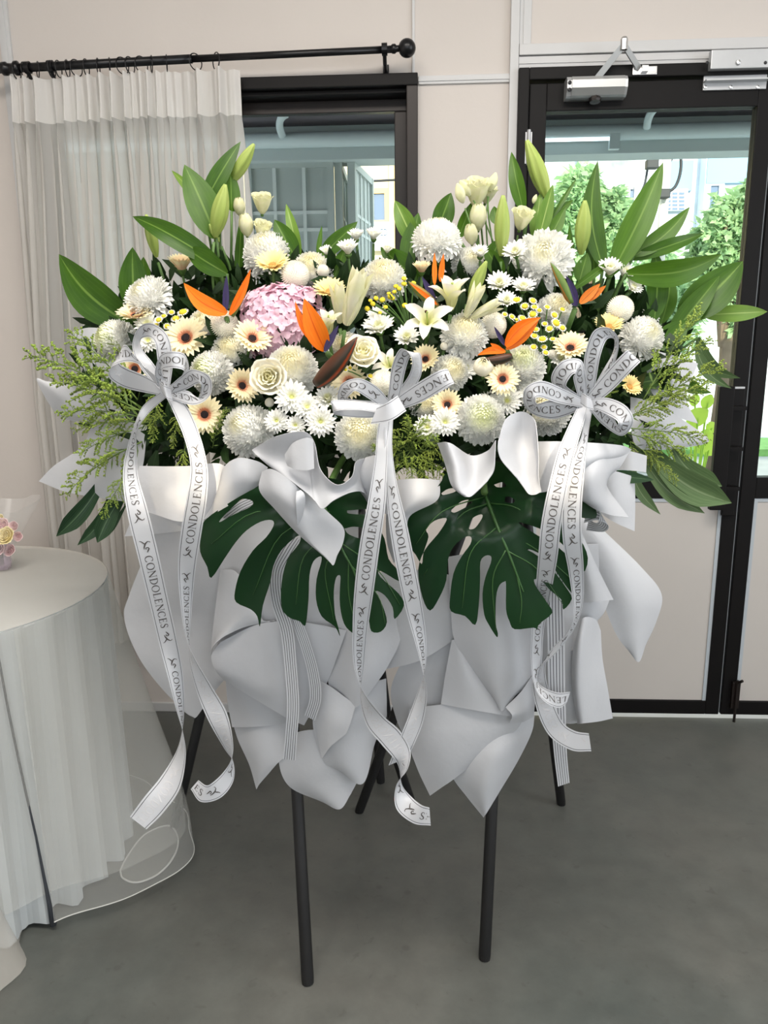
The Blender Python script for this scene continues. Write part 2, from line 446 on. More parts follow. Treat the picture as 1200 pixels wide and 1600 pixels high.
# square pull handle standing off the right stile
hx0 = at(1118, 680).x; hz0, hz1 = at(1115, 790).z, at(1115, 602).z
MB().box(hx0 - 0.026, hx0 + 0.022, -0.075, -0.05, hz0, hz1, bev=0.003).build('pull_handle', 'black_metal', door)
for zz in (hz0 + 0.07, hz0 + (hz1 - hz0) * .5, hz1 - 0.07):
    MB().box(hx0 + 0.0, lx1 - 0.02, -0.068, -0.012, zz - 0.006, zz + 0.006).build('handle_bracket', 'black_metal', door)
px0 = at(1150, 650).x
MB().box(px0 - 0.028, px0 + 0.012, -0.026, -0.012, hz0 - 0.03, hz1 - 0.01, bev=0.003).build('lock_box', 'black_metal', door)
MB().box(px0 - 0.026, px0 + 0.01, -0.027, -0.012, hz1 - 0.01, hz1 - 0.004).build('lock_cap', 'aluminium', door)

# ------------------------------------------------------------------ door closer
c0, c1 = at(880, 150), at(970, 150)
zc0, zc1 = at(925, 160).z, at(925, 129).z
cl = thing('door_closer', ((c0.x + c1.x) / 2, -0.04, zc0), 'silver overhead door closer with a folded steel arm', 'door closer')
prof = [(-0.012, zc0), (-0.012, zc1), (-0.06, zc1), (-0.072, zc1 - 0.012), (-0.072, zc0 + 0.022), (-0.058, zc0 + 0.004), (-0.05, zc0)]
def extr(prof, x0, x1):
    n = len(prof)
    vs = [(x0, y, z) for y, z in prof] + [(x1, y, z) for y, z in prof]
    fs = [(i, (i + 1) % n, n + (i + 1) % n, n + i) for i in range(n)] + [tuple(reversed(range(n))), tuple(range(n, 2 * n))]
    return vs, fs
vs, fs = extr(prof, c0.x + 0.014, c1.x - 0.004); MB().add(vs, fs).build('body', 'closer_silver', cl)
for xa, xb in ((c0.x, c0.x + 0.014), (c1.x - 0.004, c1.x + 0.004)):
    vs, fs = extr([(y * 0.93, z) for y, z in prof], xa, xb); MB().add(vs, fs).build('end_cap', 'aluminium', cl)
for zz in (zc0 + 0.018, zc1 - 0.018):
    MB().lathe([(0.0, 0.004), (0.005, 0.003), (0.006, 0)], (c0.x + 0.007, -0.067, zz), (0, -1, 0), 10).build('screw', 'black_rod', cl)
kx = at(925, 160).x
MB().lathe([(0, 0.02), (0.016, 0.018), (0.018, 0.012), (0.018, 0.0)], (kx, -0.04, zc0 + 0.006), (0, -0.2, -1), 8).build('adjuster_knob', 'bronze_metal', cl)
A1 = at(930, 126, -0.05); A2 = at(975, 70, -0.09); A3 = at(1000, 110, -0.03)
def flatbar(p, q, w, t):
    p, q = Vector(p), Vector(q); d = (q - p).normalized(); n = Vector((0, -1, 0)); n = (n - d * n.dot(d)).normalized(); s = d.cross(n)
    vs = [a + s * (w / 2) * i + n * (t / 2) * j for a in (p, q) for i in (-1, 1) for j in (-1, 1)]
    return vs, [(0, 1, 3, 2), (4, 6, 7, 5), (0, 4, 5, 1), (2, 3, 7, 6), (0, 2, 6, 4), (1, 5, 7, 3)]
vs, fs = flatbar(A1, A2, 0.018, 0.007); MB().add(vs, fs).build('main_arm', 'closer_silver', cl)
vs, fs = flatbar(A2, A3, 0.016, 0.006); MB().add(vs, fs).build('forearm', 'closer_silver', cl)
vs, fs = flatbar(A1 + Vector((-0.006, 0, -0.012)), A1 + Vector((0.002, 0, 0.004)), 0.024, 0.008); MB().add(vs, fs).build('arm_foot', 'closer_silver', cl)
MB().lathe([(0, 0.022), (0.008, 0.02), (0.011, 0.014), (0.011, -0.014), (0, -0.016)], A2, (0, 0, 1), 14).build('elbow_pin', 'chrome', cl)
A4 = at(1007, 111, -0.03)
MB().box(A4.x - 0.036, A4.x + 0.036, -0.036, -0.03, A4.z - 0.012, A4.z + 0.012, bev=0.002).box(A4.x - 0.012, A4.x + 0.006, -0.05, -0.03, A4.z - 0.006, A4.z + 0.01).build('arm_bracket', 'chrome', cl)

# ------------------------------------------------------------------ aluminium lock mount at the head of the doors
m0, m1 = at(1100, 115), at(1197, 115)
mz1, mz0 = at(1150, 88).z, at(1150, 116).z
lk = thing('lock_mount', (m0.x, -0.05, mz0), 'grey aluminium lock mounting plates at top of door meeting line', 'lock mount')
MB().box(m0.x, m1.x + 0.25, -0.055, -0.03, mz0, mz1 + 0.002, bev=0.002).build('cover_plate', 'aluminium', lk)
MB().box(m0.x - 0.006, m1.x - 0.004, -0.02, -0.012, at(1150, 143).z, mz0 - 0.002, bev=0.001).box(m0.x - 0.006, m1.x - 0.004, -0.045, -0.02, mz0 - 0.028, mz0 - 0.024).build('angle_plate', 'aluminium', lk)
for px in (1105, 1153, 1196):
    p = at(px, 98, -0.055)
    MB().lathe([(0, 0.008), (0.006, 0.007), (0.008, 0)] if px == 1153 else [(0, 0.002), (0.004, 0.001), (0.005, 0)], p, (0, -1, 0), 12).build('screw', 'black_rod' if px != 1153 else 'chrome', lk)
for px in (1102, 1142, 1184):
    p = at(px, 136, -0.02)
    MB().lathe([(0, 0.003), (0.005, 0.002), (0.006, 0)], p, (0, -1, 0), 12).build('screw', 'chrome', lk)

# ------------------------------------------------------------------ curtain rod
RY = -0.09
r0, r1 = at(-60, 111, RY), at(640, 75, RY)
rod = thing('curtain_rod', r0.lerp(r1, .5), 'black metal curtain rod with ball finial above the window', 'curtain rod')
MB().tube([r0, at(300, 92, RY)], 0.0125, 14).build('thick_tube', 'black_rod', rod, smooth=True)
MB().tube([at(295, 92.2, RY), at(612, 77, RY)], 0.010, 14).build('thin_tube', 'black_rod', rod, smooth=True)
ax = (r1 - r0).normalized()
def onrod(px):
    return r0 + (r1 - r0) * ((px + 60) / 700.0)
pf = onrod(612)
MB().lathe([(0.010, 0.0), (0.013, 0.004), (0.013, 0.012), (0.009, 0.016), (0.009, 0.022), (0.012, 0.026), (0.008, 0.032)], pf, ax, 18).build('collar', 'black_rod', rod, smooth=True)
pf = onrod(636)
MB().lathe([(0.0001, -0.024)] + [(0.026 * math.cos(a), 0.026 * math.sin(a)) for a in [R(-70 + 16 * k) for k in range(10)]] + [(0.0001, 0.026)], pf, ax, 22).build('ball_finial', 'black_rod', rod, smooth=True)
pf = onrod(20)
MB().lathe([(0.0125, -0.03), (0.019, -0.026), (0.019, -0.014), (0.0145, -0.01), (0.0145, 0.008), (0.02, 0.012), (0.02, 0.022), (0.0125, 0.026)], pf, ax, 18).build('end_collar', 'black_rod', rod, smooth=True)
for px in (602, 83, 46):
    p = onrod(px)
    b = MB().tube([p + Vector((0, 0, -0.013)), p + Vector((0, 0.0, -0.013)) + Vector((0, 0.02, -0.02)), Vector((p.x, -0.008, p.z - 0.035))], 0.006, 8)
    b.box(p.x - 0.009, p.x + 0.009, -0.008, 0.0, p.z - 0.085, p.z - 0.015).lathe([(0.0135, -0.008), (0.017, -0.008), (0.017, 0.008), (0.0135, 0.008)], p, ax, 16)
    b.build('bracket', 'black_rod', rod)

# ------------------------------------------------------------------ sheer curtain with pinch pleats
mat('sheer_cloth', C(222, 219, 214), 0.85, trans=0.4, alpha=0.74, var=0.04, vscale=30, stretch=(1, 1, 0.08), spec=0.1)
mat('heading_cloth', C(226, 223, 219), 0.85, trans=0.3, alpha=0.97, spec=0.1)
cu = thing('curtain', (at(190, 300, RY).x, RY, at(205, 1003, RY).z), 'white sheer pleated curtain hanging over left half of window', 'curtain')
rings_px = [28, 40, 62, 84, 95, 109, 123, 139, 158, 176, 196, 208, 226, 242, 266, 311, 343]
pleat_px = [22, 31, 41, 57, 100, 121, 140, 160, 178, 197, 208, 222, 233, 246, 262, 310, 345]
NU = 361
CZ0 = at(205, 1003, RY).z
def pleat(u):       # u in pixels at heading height: depth of the fold
    s = 0.0
    for p in pleat_px:
        s += math.exp(-((u - p) / 4.2) ** 2)
    return s
def cur_x(u, t):
    # the cloth hangs from the heading and leans slightly outward to the floor
    base = at(u, 140, RY).x
    return base + t * (0.018 * math.sin(u * 0.07 + 1.0) + (u - 195) / 195.0 * 0.035 - 0.01)
vs = []; hs = []
z_top = lambda u: at(u, 108.5 + (345 - u) * 0.0 , RY).z
def ztop_u(u): return onrod(u).z - 0.032
ztab = [0, 0.04, 0.085, 0.125, 0.2, 0.32, 0.5, 0.75, 1.0, 1.35, 1.7, 2.05, 2.5]
us = [14 + 361.0 * i / NU for i in range(NU + 1)]
rows = []
for zi, dz in enumerate(ztab):
    row = []
    for u in us:
        zt = ztop_u(u)
        t = min(1.0, max(0.0, (dz - 0.12) / 1.2))
        p = min(pleat(u), 1.4)
        tight = math.exp(-((dz - 0.125) / 0.05) ** 2)
        amp = 0.020 + 0.012 * tight
        ph = u * 0.30 + 1.6 * math.sin(u * 0.027) + 0.5 * t
        w = 0.8 * math.sin(ph) + 0.35 * math.sin(u * 0.113 + 1.3 + 0.7 * t) + 0.2 * math.sin(u * 0.62 + 2 * t)
        y = RY - amp * p * (1 - t) - 0.027 * w * (0.3 + 0.7 * t) + 0.006
        y = min(y, -0.036)
        z = zt - dz * (zt - CZ0) / 2.5 if dz > 0.13 else zt - dz + 0.006 * (p if dz == 0 else 0)
        xs = 0.0
        if dz > 0.1: xs = 0.011 * min(1, (dz - 0.1) / 0.25) * math.sin(2 * ph + .6)
        row.append(Vector((cur_x(u, t) + xs, y, max(z, CZ0))))
    rows.append(row)
def grid(rows, i0, i1):
    vs = [v for r in rows[i0:i1 + 1] for v in r]; n = len(rows[0])
    return vs, [(i * n + k, i * n + k + 1, (i + 1) * n + k + 1, (i + 1) * n + k) for i in range(i1 - i0) for k in range(n - 1)]
vs, fs = grid(rows, 0, 3); wobj('heading_tape', vs, fs, 'heading_cloth', cu)
vs, fs = grid(rows, 3, len(rows) - 1); wobj('cloth', vs, fs, 'sheer_cloth', cu)
ringm = None
for px in rings_px:
    p = onrod(px) + Vector((0, 0, -0.008))
    if ringm is None:
        pts = [Vector((0.0, 0.023 * math.cos(2 * math.pi * k / 18), 0.023 * math.sin(2 * math.pi * k / 18))) for k in range(19)]
        q = MB().tube(pts, 0.0017, 6, cap=False)
        ringm = mesh('curtain_ring', q.v, q.f, 'black_rod')
    o = obj('ring', ringm, rod)
    o.matrix_basis = wmat(rod).inverted() @ (Matrix.Translation(p) @ Matrix.Rotation(R(random.uniform(-40, 40)), 4, 'Z'))
# ================================================================== OUTSIDE: covered walkway, street, houses, trees
mat('soffit', C(92, 88, 94), 0.8)
mat('beam_paint', C(182, 194, 194), 0.7, var=0.08, vscale=2)
mat('pipe_paint', C(186, 200, 202), 0.5)
mat('gate_rail_lit', C(206, 214, 212), 0.55)  # lighter than the sheets: lit contrast of the bars put into the paint
mat('gate_paint', C(176, 186, 183), 0.55, var=0.1, vscale=3)
mat('walkway_concrete', C(232, 234, 234), 0.8, var=0.12, vscale=4)
mat('asphalt', C(150, 152, 152), 0.85, var=0.15, vscale=3)
mat('lawn', C(120, 168, 92), 0.9, var=0.3, vscale=12)
mat('facade_cream', C(222, 208, 172), 0.8, var=0.08, vscale=1.2)
mat('facade_white', C(206, 214, 222), 0.8, col2=C(180, 190, 198), vscale=2.2)
mat('facade_weathered', C(206, 212, 216), 0.85, col2=C(112, 118, 120), vscale=3.0)
mat('facade_blue', C(130, 168, 196), 0.8)
mat('dark_window', C(92, 112, 140), 0.2)
mat('amber_frame', C(222, 186, 118), 0.6)
mat('sign_board', C(226, 238, 244), 0.6)
mat('sign_print', C(60, 84, 110), 0.7)
mat('cable_black', C(34, 38, 44), 0.6)
mat('post_concrete', C(206, 204, 196), 0.8, var=0.1)
mat('bark', C(120, 104, 86), 0.9, var=0.3, vscale=10)
mat('tree_leaf', C(176, 210, 158), 0.6, trans=0.35, rnd=0.05, var=0.35, vscale=2.5)
mat('pale_leaf', C(196, 226, 96), 0.5, trans=0.4)

WY = 1.55
zB0 = at(1000, 239, WY).z; zB1 = at(1000, 206, WY).z
zA1 = at(1000, 181, WY).z
struct(MB().box(-6, 8, 0.001, 2.1, -0.1, -0.002).build('walkway', 'walkway_concrete'))
struct(MB().box(-6, 8, WT, WY + 0.3, zA1 + 0.0, zA1 + 0.12).build('walkway_ceiling', 'soffit'))
struct(MB().box(-6, 8, WY, WY + 0.16, zB0, zB1 - 0.02, bev=0.004).build('beam_lower', 'beam_paint'))
struct(MB().box(-6, 8, WY + 0.03, WY + 0.2, zB1 - 0.02, zA1, bev=0.004).build('beam_upper', 'beam_paint'))
struct(MB().box(-9, 12, 2.1, 14.2, -0.22, -0.15).build('street', 'asphalt'))
struct(MB().box(-9, 12, 7.4, 8.6, -0.15, -0.06).build('street_lawn', 'lawn'))
# round drain pipe under the beam with bent outlets
dp = thing('drain_pipe', (0, WY - 0.05, zB1), 'pale grey drain pipe running along the beam outside the glass', 'pipe')
MB().tube([(-6, WY - 0.04, zB1 - 0.01), (8, WY - 0.04, zB1 - 0.01)], 0.036, 14).build('main_pipe', 'pipe_paint', dp, smooth=True)
for px in (440, 1012):
    p = at(px, 205, WY - 0.1)
    q = MB().tube(bez((p.x, WY - 0.08, zB1 + 0.0), (p.x - 0.02, WY - 0.16, zB1 + 0.06), (p.x + 0.04, WY - 0.18, zA1), 8), 0.018, 10)
    q.build('bent_outlet', 'pipe_paint', dp, smooth=True)
# strip light on the walkway beam
mat('tube_glow', C(250, 252, 255), 0.5, emit=C(240, 248, 255), estr=2.0)
p = at(850, 219, WY - 0.06); p2 = at(952, 216, WY - 0.06)
tl = thing('strip_light', p, 'thin white strip light fixed to walkway beam outside door', 'lamp')
MB().tube([(p.x - 0.4, p.y, p.z), (p2.x, p.y, p.z)], 0.009, 8).build('tube', 'tube_glow', tl, smooth=True)
MB().box(p2.x, p2.x + 0.05, p.y - 0.015, p.y + 0.02, p.z - 0.05, p.z + 0.02, bev=0.003).build('end_box', 'pipe_paint', tl)

# ------------------------------------------------------------------ folding steel gate panels
def gate_panel(p0, p1, ztop, zbot, cols, rows_, label):
    p0, p1 = Vector(p0), Vector(p1)
    g = thing('gate_panel', (p0 + p1) / 2, label, 'gate', 'folding steel gate panels')
    d = (p1 - p0); L = d.length; d.normalize(); n = Vector((-d.y, d.x, 0))
    def slab(name, a, b, z0, z1, t, mt='gate_paint', off=0.0):
        A = p0 + d * a + n * off; B = p0 + d * b + n * off
        vs = [Vector((q.x, q.y, z)) + n * s * t for q in (A, B) for s in (-.5, .5) for z in (z0, z1)]
        fs = [(0, 1, 3, 2), (4, 6, 7, 5), (0, 4, 5, 1), (2, 3, 7, 6), (0, 2, 6, 4), (1, 5, 7, 3)]
        MB().add(vs, fs).build(name, mt, g)
    slab('sheet', 0.02, L - 0.02, zbot + 0.02, ztop - 0.02, 0.006)
    for a in (0, L - 0.035): slab('stile', a, a + 0.035, zbot, ztop, 0.04)
    for z in (zbot, ztop - 0.035): slab('rail', 0.035, L - 0.035, z, z + 0.035, 0.036)
    for k in range(1, cols): slab('mullion', L * k / cols - 0.008, L * k / cols + 0.008, zbot + 0.035, ztop - 0.035, 0.026, 'gate_rail_lit', off=-0.004)
    for z in rows_: slab('cross_rail', 0.035, L - 0.035, z - 0.008, z + 0.008, 0.022, 'gate_rail_lit', off=-0.004)
    q = p1 - d * 0.02
    MB().tube([(q.x, q.y, ztop), (q.x, q.y, ztop + 0.05)], 0.008, 8).box(q.x - 0.03, q.x + 0.03, q.y - 0.012, q.y + 0.012, ztop + 0.035, ztop + 0.06).build('hanger', 'gate_paint', g)
GY = WY + 0.06
gz = at(450, 252, GY).z
rz = [at(450, 333, GY).z, at(450, 360, GY).z, 0.9, 0.5]
gate_panel((at(100, 300, GY).x, GY, 0), (at(380, 300, GY).x, GY, 0), gz, 0.02, 4, rz, 'grey steel gate panel outside, seen through the curtain')
gate_panel((at(384, 300, GY).x, GY, 0), (at(522, 300, GY).x, GY, 0), gz, 0.02, 3, rz, 'flat grey steel gate panel squarely facing the window')
gate_panel((at(540, 300, GY + 0.45).x, GY + 0.45, 0), (at(529, 300, GY).x, GY, 0), gz, 0.02, 3, rz, 'narrow dark gate panel folded edge-on between two others')
gate_panel((at(579, 300, GY + 0.5).x, GY + 0.5, 0), (at(549, 300, GY).x, GY, 0), gz, 0.02, 5, rz, 'angled gate panel with close bars next to window frame')

# ------------------------------------------------------------------ houses across the street
HY = 9.0
def house(name, x0, x1, h, m, label, dep=4.0):
    g = thing(name, ((x0 + x1) / 2, HY, -0.15), label, 'building')
    MB().box(x0, x1, HY, HY + dep, -0.15, h).build('wall', m, g)
    MB().box(x0 - 0.05, x1 + 0.05, HY - 0.12, HY + dep, h, h + 0.15).build('parapet', 'facade_white', g)
    return g
def hw(g, x0, x1, z0, z1, frame='facade_white', pane='dark_window', d=0.05):
    w = MB().box(x0 - .07, x1 + .07, HY - d, HY + .02, z0 - .07, z0).box(x0 - .07, x1 + .07, HY - d, HY + .02, z1, z1 + .07).box(x0 - .07, x0, HY - d, HY + .02, z0, z1).box(x1, x1 + .07, HY - d, HY + .02, z0, z1).build('window', frame, g)
    MB().box(x0, x1, HY - d * .4, HY + .01, z0, z1).build('pane', pane, w)
hx = at(830, 300, HY).x
g1 = house('shop_house', -9, hx, 7.0, 'facade_cream', 'cream painted house across the street behind the window')
a, b = at(583, 345, HY), at(601, 303, HY); hw(g1, a.x, b.x, a.z, b.z, 'amber_frame')
a, b = at(560, 345, HY), at(572, 303, HY); hw(g1, a.x - 1.2, b.x - 1.2, a.z, b.z, 'amber_frame')
a, b = at(700, 345, HY), at(720, 303, HY); hw(g1, a.x, b.x, a.z, b.z, 'amber_frame')
for px in (612, 622): 
    q = at(px, 300, HY); MB().tube([(q.x, HY - 0.06, 0), (q.x, HY - 0.06, 6.5)], 0.04, 8).build('downpipe', 'facade_cream', g1)
g2 = house('white_house', hx + 0.02, 12, 7.2, 'facade_white', 'white and pale blue house across the street behind the door')
def panel(g, px0, px1, py0, py1, m, name, d=0.06):
    a, b = at(px0, py1, HY), at(px1, py0, HY)
    return MB().box(a.x, b.x, HY - d, HY + 0.01, a.z, b.z).build(name, m, g)
panel(g2, 835, 992, 236, 300, 'facade_weathered', 'weathered_wall')
panel(g2, 1040, 1082, 252, 300, 'facade_blue', 'blue_panel')
panel(g2, 1101, 1185, 242, 288, 'facade_blue', 'blue_panel')
panel(g2, 1082, 1100, 190, 420, 'facade_white', 'pilaster', 0.25)
a, b = at(1106, 332, HY), at(1122, 291, HY); hw(g2, a.x, b.x, a.z, b.z)
a, b = at(982, 330, HY), at(990, 293, HY); hw(g2, a.x, b.x, a.z, b.z)
a, b = at(1108, 368, HY), at(1150, 338, HY); hw(g2, a.x, b.x, a.z, b.z, 'facade_blue', 'facade_white')
lp = panel(g2, 1037, 1072, 297, 331, 'facade_white', 'vent_block', 0.09)
for r_ in range(5):
    for c_ in range(3):
        a, b = at(1040 + c_ * 10.6, 304 + r_ * 6, HY - .095), at(1048 + c_ * 10.6, 300.5 + r_ * 6, HY - .095)
        MB().box(a.x, b.x, HY - 0.1, HY - 0.088, a.z, b.z).build('vent_hole', 'dark_window', lp)
# sign on the cream house
a, b = at(581, 392, HY - .1), at(611, 347, HY - .1)
sg = thing('shop_sign', (a.x, HY - 0.1, a.z), 'pale blue sign board with dark capitals on cream house', 'sign')
MB().box(a.x, b.x, HY - 0.14, HY - 0.08, a.z, b.z).build('board', 'sign_board', sg)
def text_mesh(body, size):
    cu_ = bpy.data.curves.new('t', 'FONT'); cu_.body = body; cu_.size = size; cu_.extrude = 0.0
    o = bpy.data.objects.new('t', cu_); COL.objects.link(o)
    dg = bpy.context.evaluated_depsgraph_get(); dg.update()
    me = o.evaluated_get(dg).to_mesh()
    vs = [v.co.copy() for v in me.vertices]; fs = [tuple(p.vertices) for p in me.polygons]
    o.evaluated_get(dg).to_mesh_clear(); bpy.data.objects.remove(o)
    return vs, fs
vs, fs = text_mesh('S RED.', 0.13)
mw = max(v.x for v in vs)
q0 = at(582, 365, HY - .145); q1 = at(607, 365, HY - .145); k = (q1.x - q0.x) / mw
wobj('lettering', [Vector((q0.x + v.x * k, HY - 0.145, q0.z - 0.03 + v.y * k * 1.6)) for v in vs], fs, 'sign_print', sg, smooth=False)

# ------------------------------------------------------------------ utility pole and cables
PY = 6.2
pp = at(1032, 400, PY)
up = thing('utility_pole', (pp.x, PY, -0.15), 'concrete utility pole with black cable boxes across the street', 'pole')
MB().tube([(pp.x, PY, -0.15), (pp.x, PY, 6.0)], [0.05, 0.045], 12).build('post', 'post_concrete', up, smooth=True)
for px, py in ((1018, 258), (1036, 304)):
    q = at(px, py, PY - .1); MB().box(q.x - 0.06, q.x + 0.06, PY - 0.16, PY - 0.06, q.z - 0.04, q.z + 0.05, bev=0.01).build('cable_box', 'cable_black', up)
def cable(pts, label, r=0.014):
    w = crom([at(*q) for q in pts], 8)
    tag(MB().tube(w, r, 6).build('power_cable', 'cable_black', smooth=True), label, 'cable', 'overhead cables in the street')
cable([(780, 262, PY), (848, 250, PY), (940, 238, PY), (1000, 226, PY)], 'black cable sloping up behind the tall pale lily bud')
cable([(1040, 226, PY), (1085, 232, PY), (1178, 245, PY), (1290, 262, PY)], 'black cable crossing the pale blue wall panel by door edge')
cable([(1062, 225, PY), (1064, 262, PY), (1056, 290, PY), (1040, 303, PY)], 'looped black cable hanging right of utility pole box', 0.016)
cable([(1052, 225, PY), (1050, 248, PY), (1036, 262, PY), (1022, 258, PY)], 'short looped cable above the upper pole box', 0.012)
cable([(1018, 225, PY), (1013, 255, PY), (1008, 285, PY), (1002, 300, PY)], 'thin cable dangling left of the utility pole', 0.012)
cable([(600, 300, 7), (620, 282, 7), (660, 279, 7), (560, 284, 7)][1:], 'cable crossing in front of the cream house', 0.014)

# ------------------------------------------------------------------ street trees
def leaf_cloud(cx, cy, cz, rx, ry, rz_, n, size, seed):
    rnd = random.Random(seed); vs = []; fs = []
    blobs = []
    for _ in range(26):
        u = Vector((rnd.gauss(0, 1), rnd.gauss(0, 1), rnd.gauss(0, 1))).normalized() * (rnd.random() ** .4)
        blobs.append((Vector((cx + u.x * rx * .75, cy + u.y * ry * .75, cz + u.z * rz_ * .8)), rnd.uniform(.22, .42)))
    for _ in range(n):
        b, r_ = rnd.choice(blobs)
        u = Vector((rnd.gauss(0, 1), rnd.gauss(0, 1), rnd.gauss(0, 1))).normalized() * (rnd.random() ** .33)
        p = b + Vector((u.x * r_ * rx, u.y * r_ * ry, u.z * r_ * rz_))
        d = Vector((rnd.gauss(0, 1), rnd.gauss(0, 1), rnd.gauss(0, .6) - .3)).normalized()
        s = d.orthogonal().normalized(); s = Matrix.Rotation(rnd.uniform(0, 6.28), 3, d) @ s
        l = size * rnd.uniform(.7, 1.3); w = l * .42; nn = d.cross(s)
        k = len(vs)
        vs += [p, p + d * l * .5 + s * w * .5 + nn * l * .06, p + d * l, p + d * l * .5 - s * w * .5 + nn * l * .06]
        fs.append((k, k + 1, k + 2, k + 3))
    return vs, fs
def tree(px, py, Y, wpx, hpx, label, seed, n=2600):
    c = at(px, py, Y); m = mpp(c)
    t = thing('street_tree', (c.x, Y, -0.1), label, 'tree', 'street trees behind the door')
    MB().tube([(c.x, Y, -0.1), (c.x + .05, Y, c.z * .5), (c.x, Y, c.z)], [.09, .07, .04], 8).build('trunk', 'bark', t, smooth=True)
    for k in range(4):
        a = k * 1.7 + seed
        MB().tube([(c.x, Y, c.z * .6), (c.x + math.cos(a) * wpx * m * .25, Y + math.sin(a) * .3, c.z + hpx * m * .2)], [.04, .015], 6).build('branch', 'bark', t)
    vs, fs = leaf_cloud(c.x, Y, c.z, wpx * m / 2, wpx * m / 2.4, hpx * m / 2, n * 3, .11, seed)
    o = wobj('crown', vs, fs, 'tree_leaf', t); o['kind'] = 'stuff'
tree(915, 350, 5.6, 150, 190, 'leafy green street tree behind the centre of the door glass', 3, 4200)
tree(1140, 400, 5.2, 110, 270, 'narrow leafy green tree at right side of door glass', 5, 4200)
tree(1010, 480, 7.0, 200, 170, 'low bushy tree between the two taller street trees', 8, 3600)
tree(880, 500, 7.4, 150, 160, 'rounded green tree low behind the left door stile', 12, 2600)

# potted plant standing on the walkway by the door
pq = at(1092, 700, 0.75)
pl = thing('potted_plant', (pq.x, 0.75, -0.005), 'potted plant with broad yellow-green leaves outside the door', 'plant')
MB().lathe([(0, 0), (0.10, 0), (0.13, 0.24), (0.14, 0.26), (0.12, 0.26), (0.11, 0.22), (0, 0.22)], (pq.x, 0.75, -0.005), n=20).build('pot', 'post_concrete', pl, smooth=True)
for k, (px, py, s) in enumerate(((1090, 652, 36), (1106, 628, 24), (1100, 690, 40), (1078, 670, 30), (1112, 668, 22), (1086, 625, 20), (1108, 700, 30))):
    c = at(px, py, 0.72 + 0.02 * k); m = mpp(c); l = s * m
    MB().tube(bez((pq.x, 0.75, 0.22), (pq.x, 0.76, c.z * .7), c, 6), 0.004, 6).build('stem', 'pale_leaf', pl)
    vs = []; fs = []
    for i in range(7):
        t = i / 6; w = l * .42 * math.sin(math.pi * min(1, t * .93 + .04)) ** .7
        for j in (-1, 0, 1): vs.append(c + Vector((j * w, -0.02 * t * t, l * (t - .5))) + Vector((0, 0.012 * (abs(j)), 0)))
    for i in range(6):
        for j in range(2): fs.append((i * 3 + j, i * 3 + j + 1, (i + 1) * 3 + j + 1, (i + 1) * 3 + j))
    a = R(random.uniform(-50, 50)); Rm = Matrix.Rotation(a, 3, 'Y')
    wobj('leaf', [c + Rm @ (v - c) for v in vs], fs, 'pale_leaf', pl)
# ================================================================== FLOWER KIT (unit radius, facing +Z)
mat('mum_white', C(255, 255, 250), 0.7, trans=0.1, radial=(C(254, 250, 220), 0.1, 0.5), var=0.02, vscale=4, rnd=0.03, spec=0.25)
mat('mum_green', C(255, 255, 250), 0.7, trans=0.1, radial=(C(240, 244, 196), 0.12, 0.65), var=0.02, vscale=4, rnd=0.03, spec=0.25)
mat('mum_cream', C(255, 255, 250), 0.7, trans=0.1, radial=(C(254, 247, 208), 0.1, 0.7), var=0.02, vscale=4, rnd=0.03, spec=0.25)
mat('pompon_white', C(255, 252, 240), 0.75, trans=0.08, var=0.04, vscale=5, rnd=0.03, spec=0.2)
mat('gerbera_petal', C(254, 244, 206), 0.6, trans=0.25, radial=(C(246, 206, 166), 0.2, 0.5), var=0.06, vscale=5, rnd=0.04, spec=0.3)
mat('gerbera_yellow', C(254, 238, 176), 0.6, trans=0.25, radial=(C(250, 216, 150), 0.1, 0.5), var=0.06, vscale=5, rnd=0.04, spec=0.3)
mat('gerbera_ring', C(226, 156, 120), 0.7, trans=0.15)
mat('gerbera_eye', C(36, 20, 24), 0.75, var=0.4, vscale=20)
mat('gerbera_core', C(216, 168, 92), 0.75, var=0.3, vscale=20)
mat('rose_white', C(250, 246, 228), 0.55, trans=0.3, radial=(C(244, 240, 200), 0.1, 0.6), spec=0.3, rnd=0.02)
mat('lisianthus_white', C(246, 242, 218), 0.55, trans=0.35, spec=0.3, col2=C(228, 230, 184), vscale=1.6)
mat('lily_white', C(252, 248, 240), 0.5, trans=0.3, radial=(C(226, 226, 160), 0.12, 0.5), spec=0.35)
mat('lily_blush', C(252, 248, 230), 0.5, trans=0.2, col2=C(228, 228, 176), vscale=2.2, spec=0.3)
mat('bud_green', C(190, 204, 122), 0.5, trans=0.2, col2=C(150, 174, 80), vscale=2.0, stretch=(1, 1, .3), spec=0.35)
mat('anther', C(70, 36, 20), 0.8)
mat('spray_white', C(252, 252, 246), 0.6, trans=0.25, radial=(C(240, 240, 190), 0.08, 0.3), spec=0.25, rnd=0.02)
mat('disc_yellow', C(226, 206, 50), 0.8, var=0.25, vscale=8)
mat('disc_lime', C(222, 226, 140), 0.8, var=0.2, vscale=8)
mat('hydrangea_pink', C(244, 216, 228), 0.6, trans=0.25, rnd=0.07, spec=0.2, col2=C(238, 198, 216), vscale=1.5)
mat('stem_green', C(86, 120, 58), 0.55, var=0.2, vscale=6)
mat('calyx_green', C(96, 132, 60), 0.55, trans=0.1, var=0.2, vscale=3)
mat('bop_orange', C(250, 124, 20), 0.45, trans=0.2, col2=C(236, 92, 16), vscale=6)
mat('bop_blue', C(52, 44, 92), 0.5)
mat('bop_bract', C(86, 92, 62), 0.45, col2=C(126, 62, 48), vscale=5, spec=0.5)

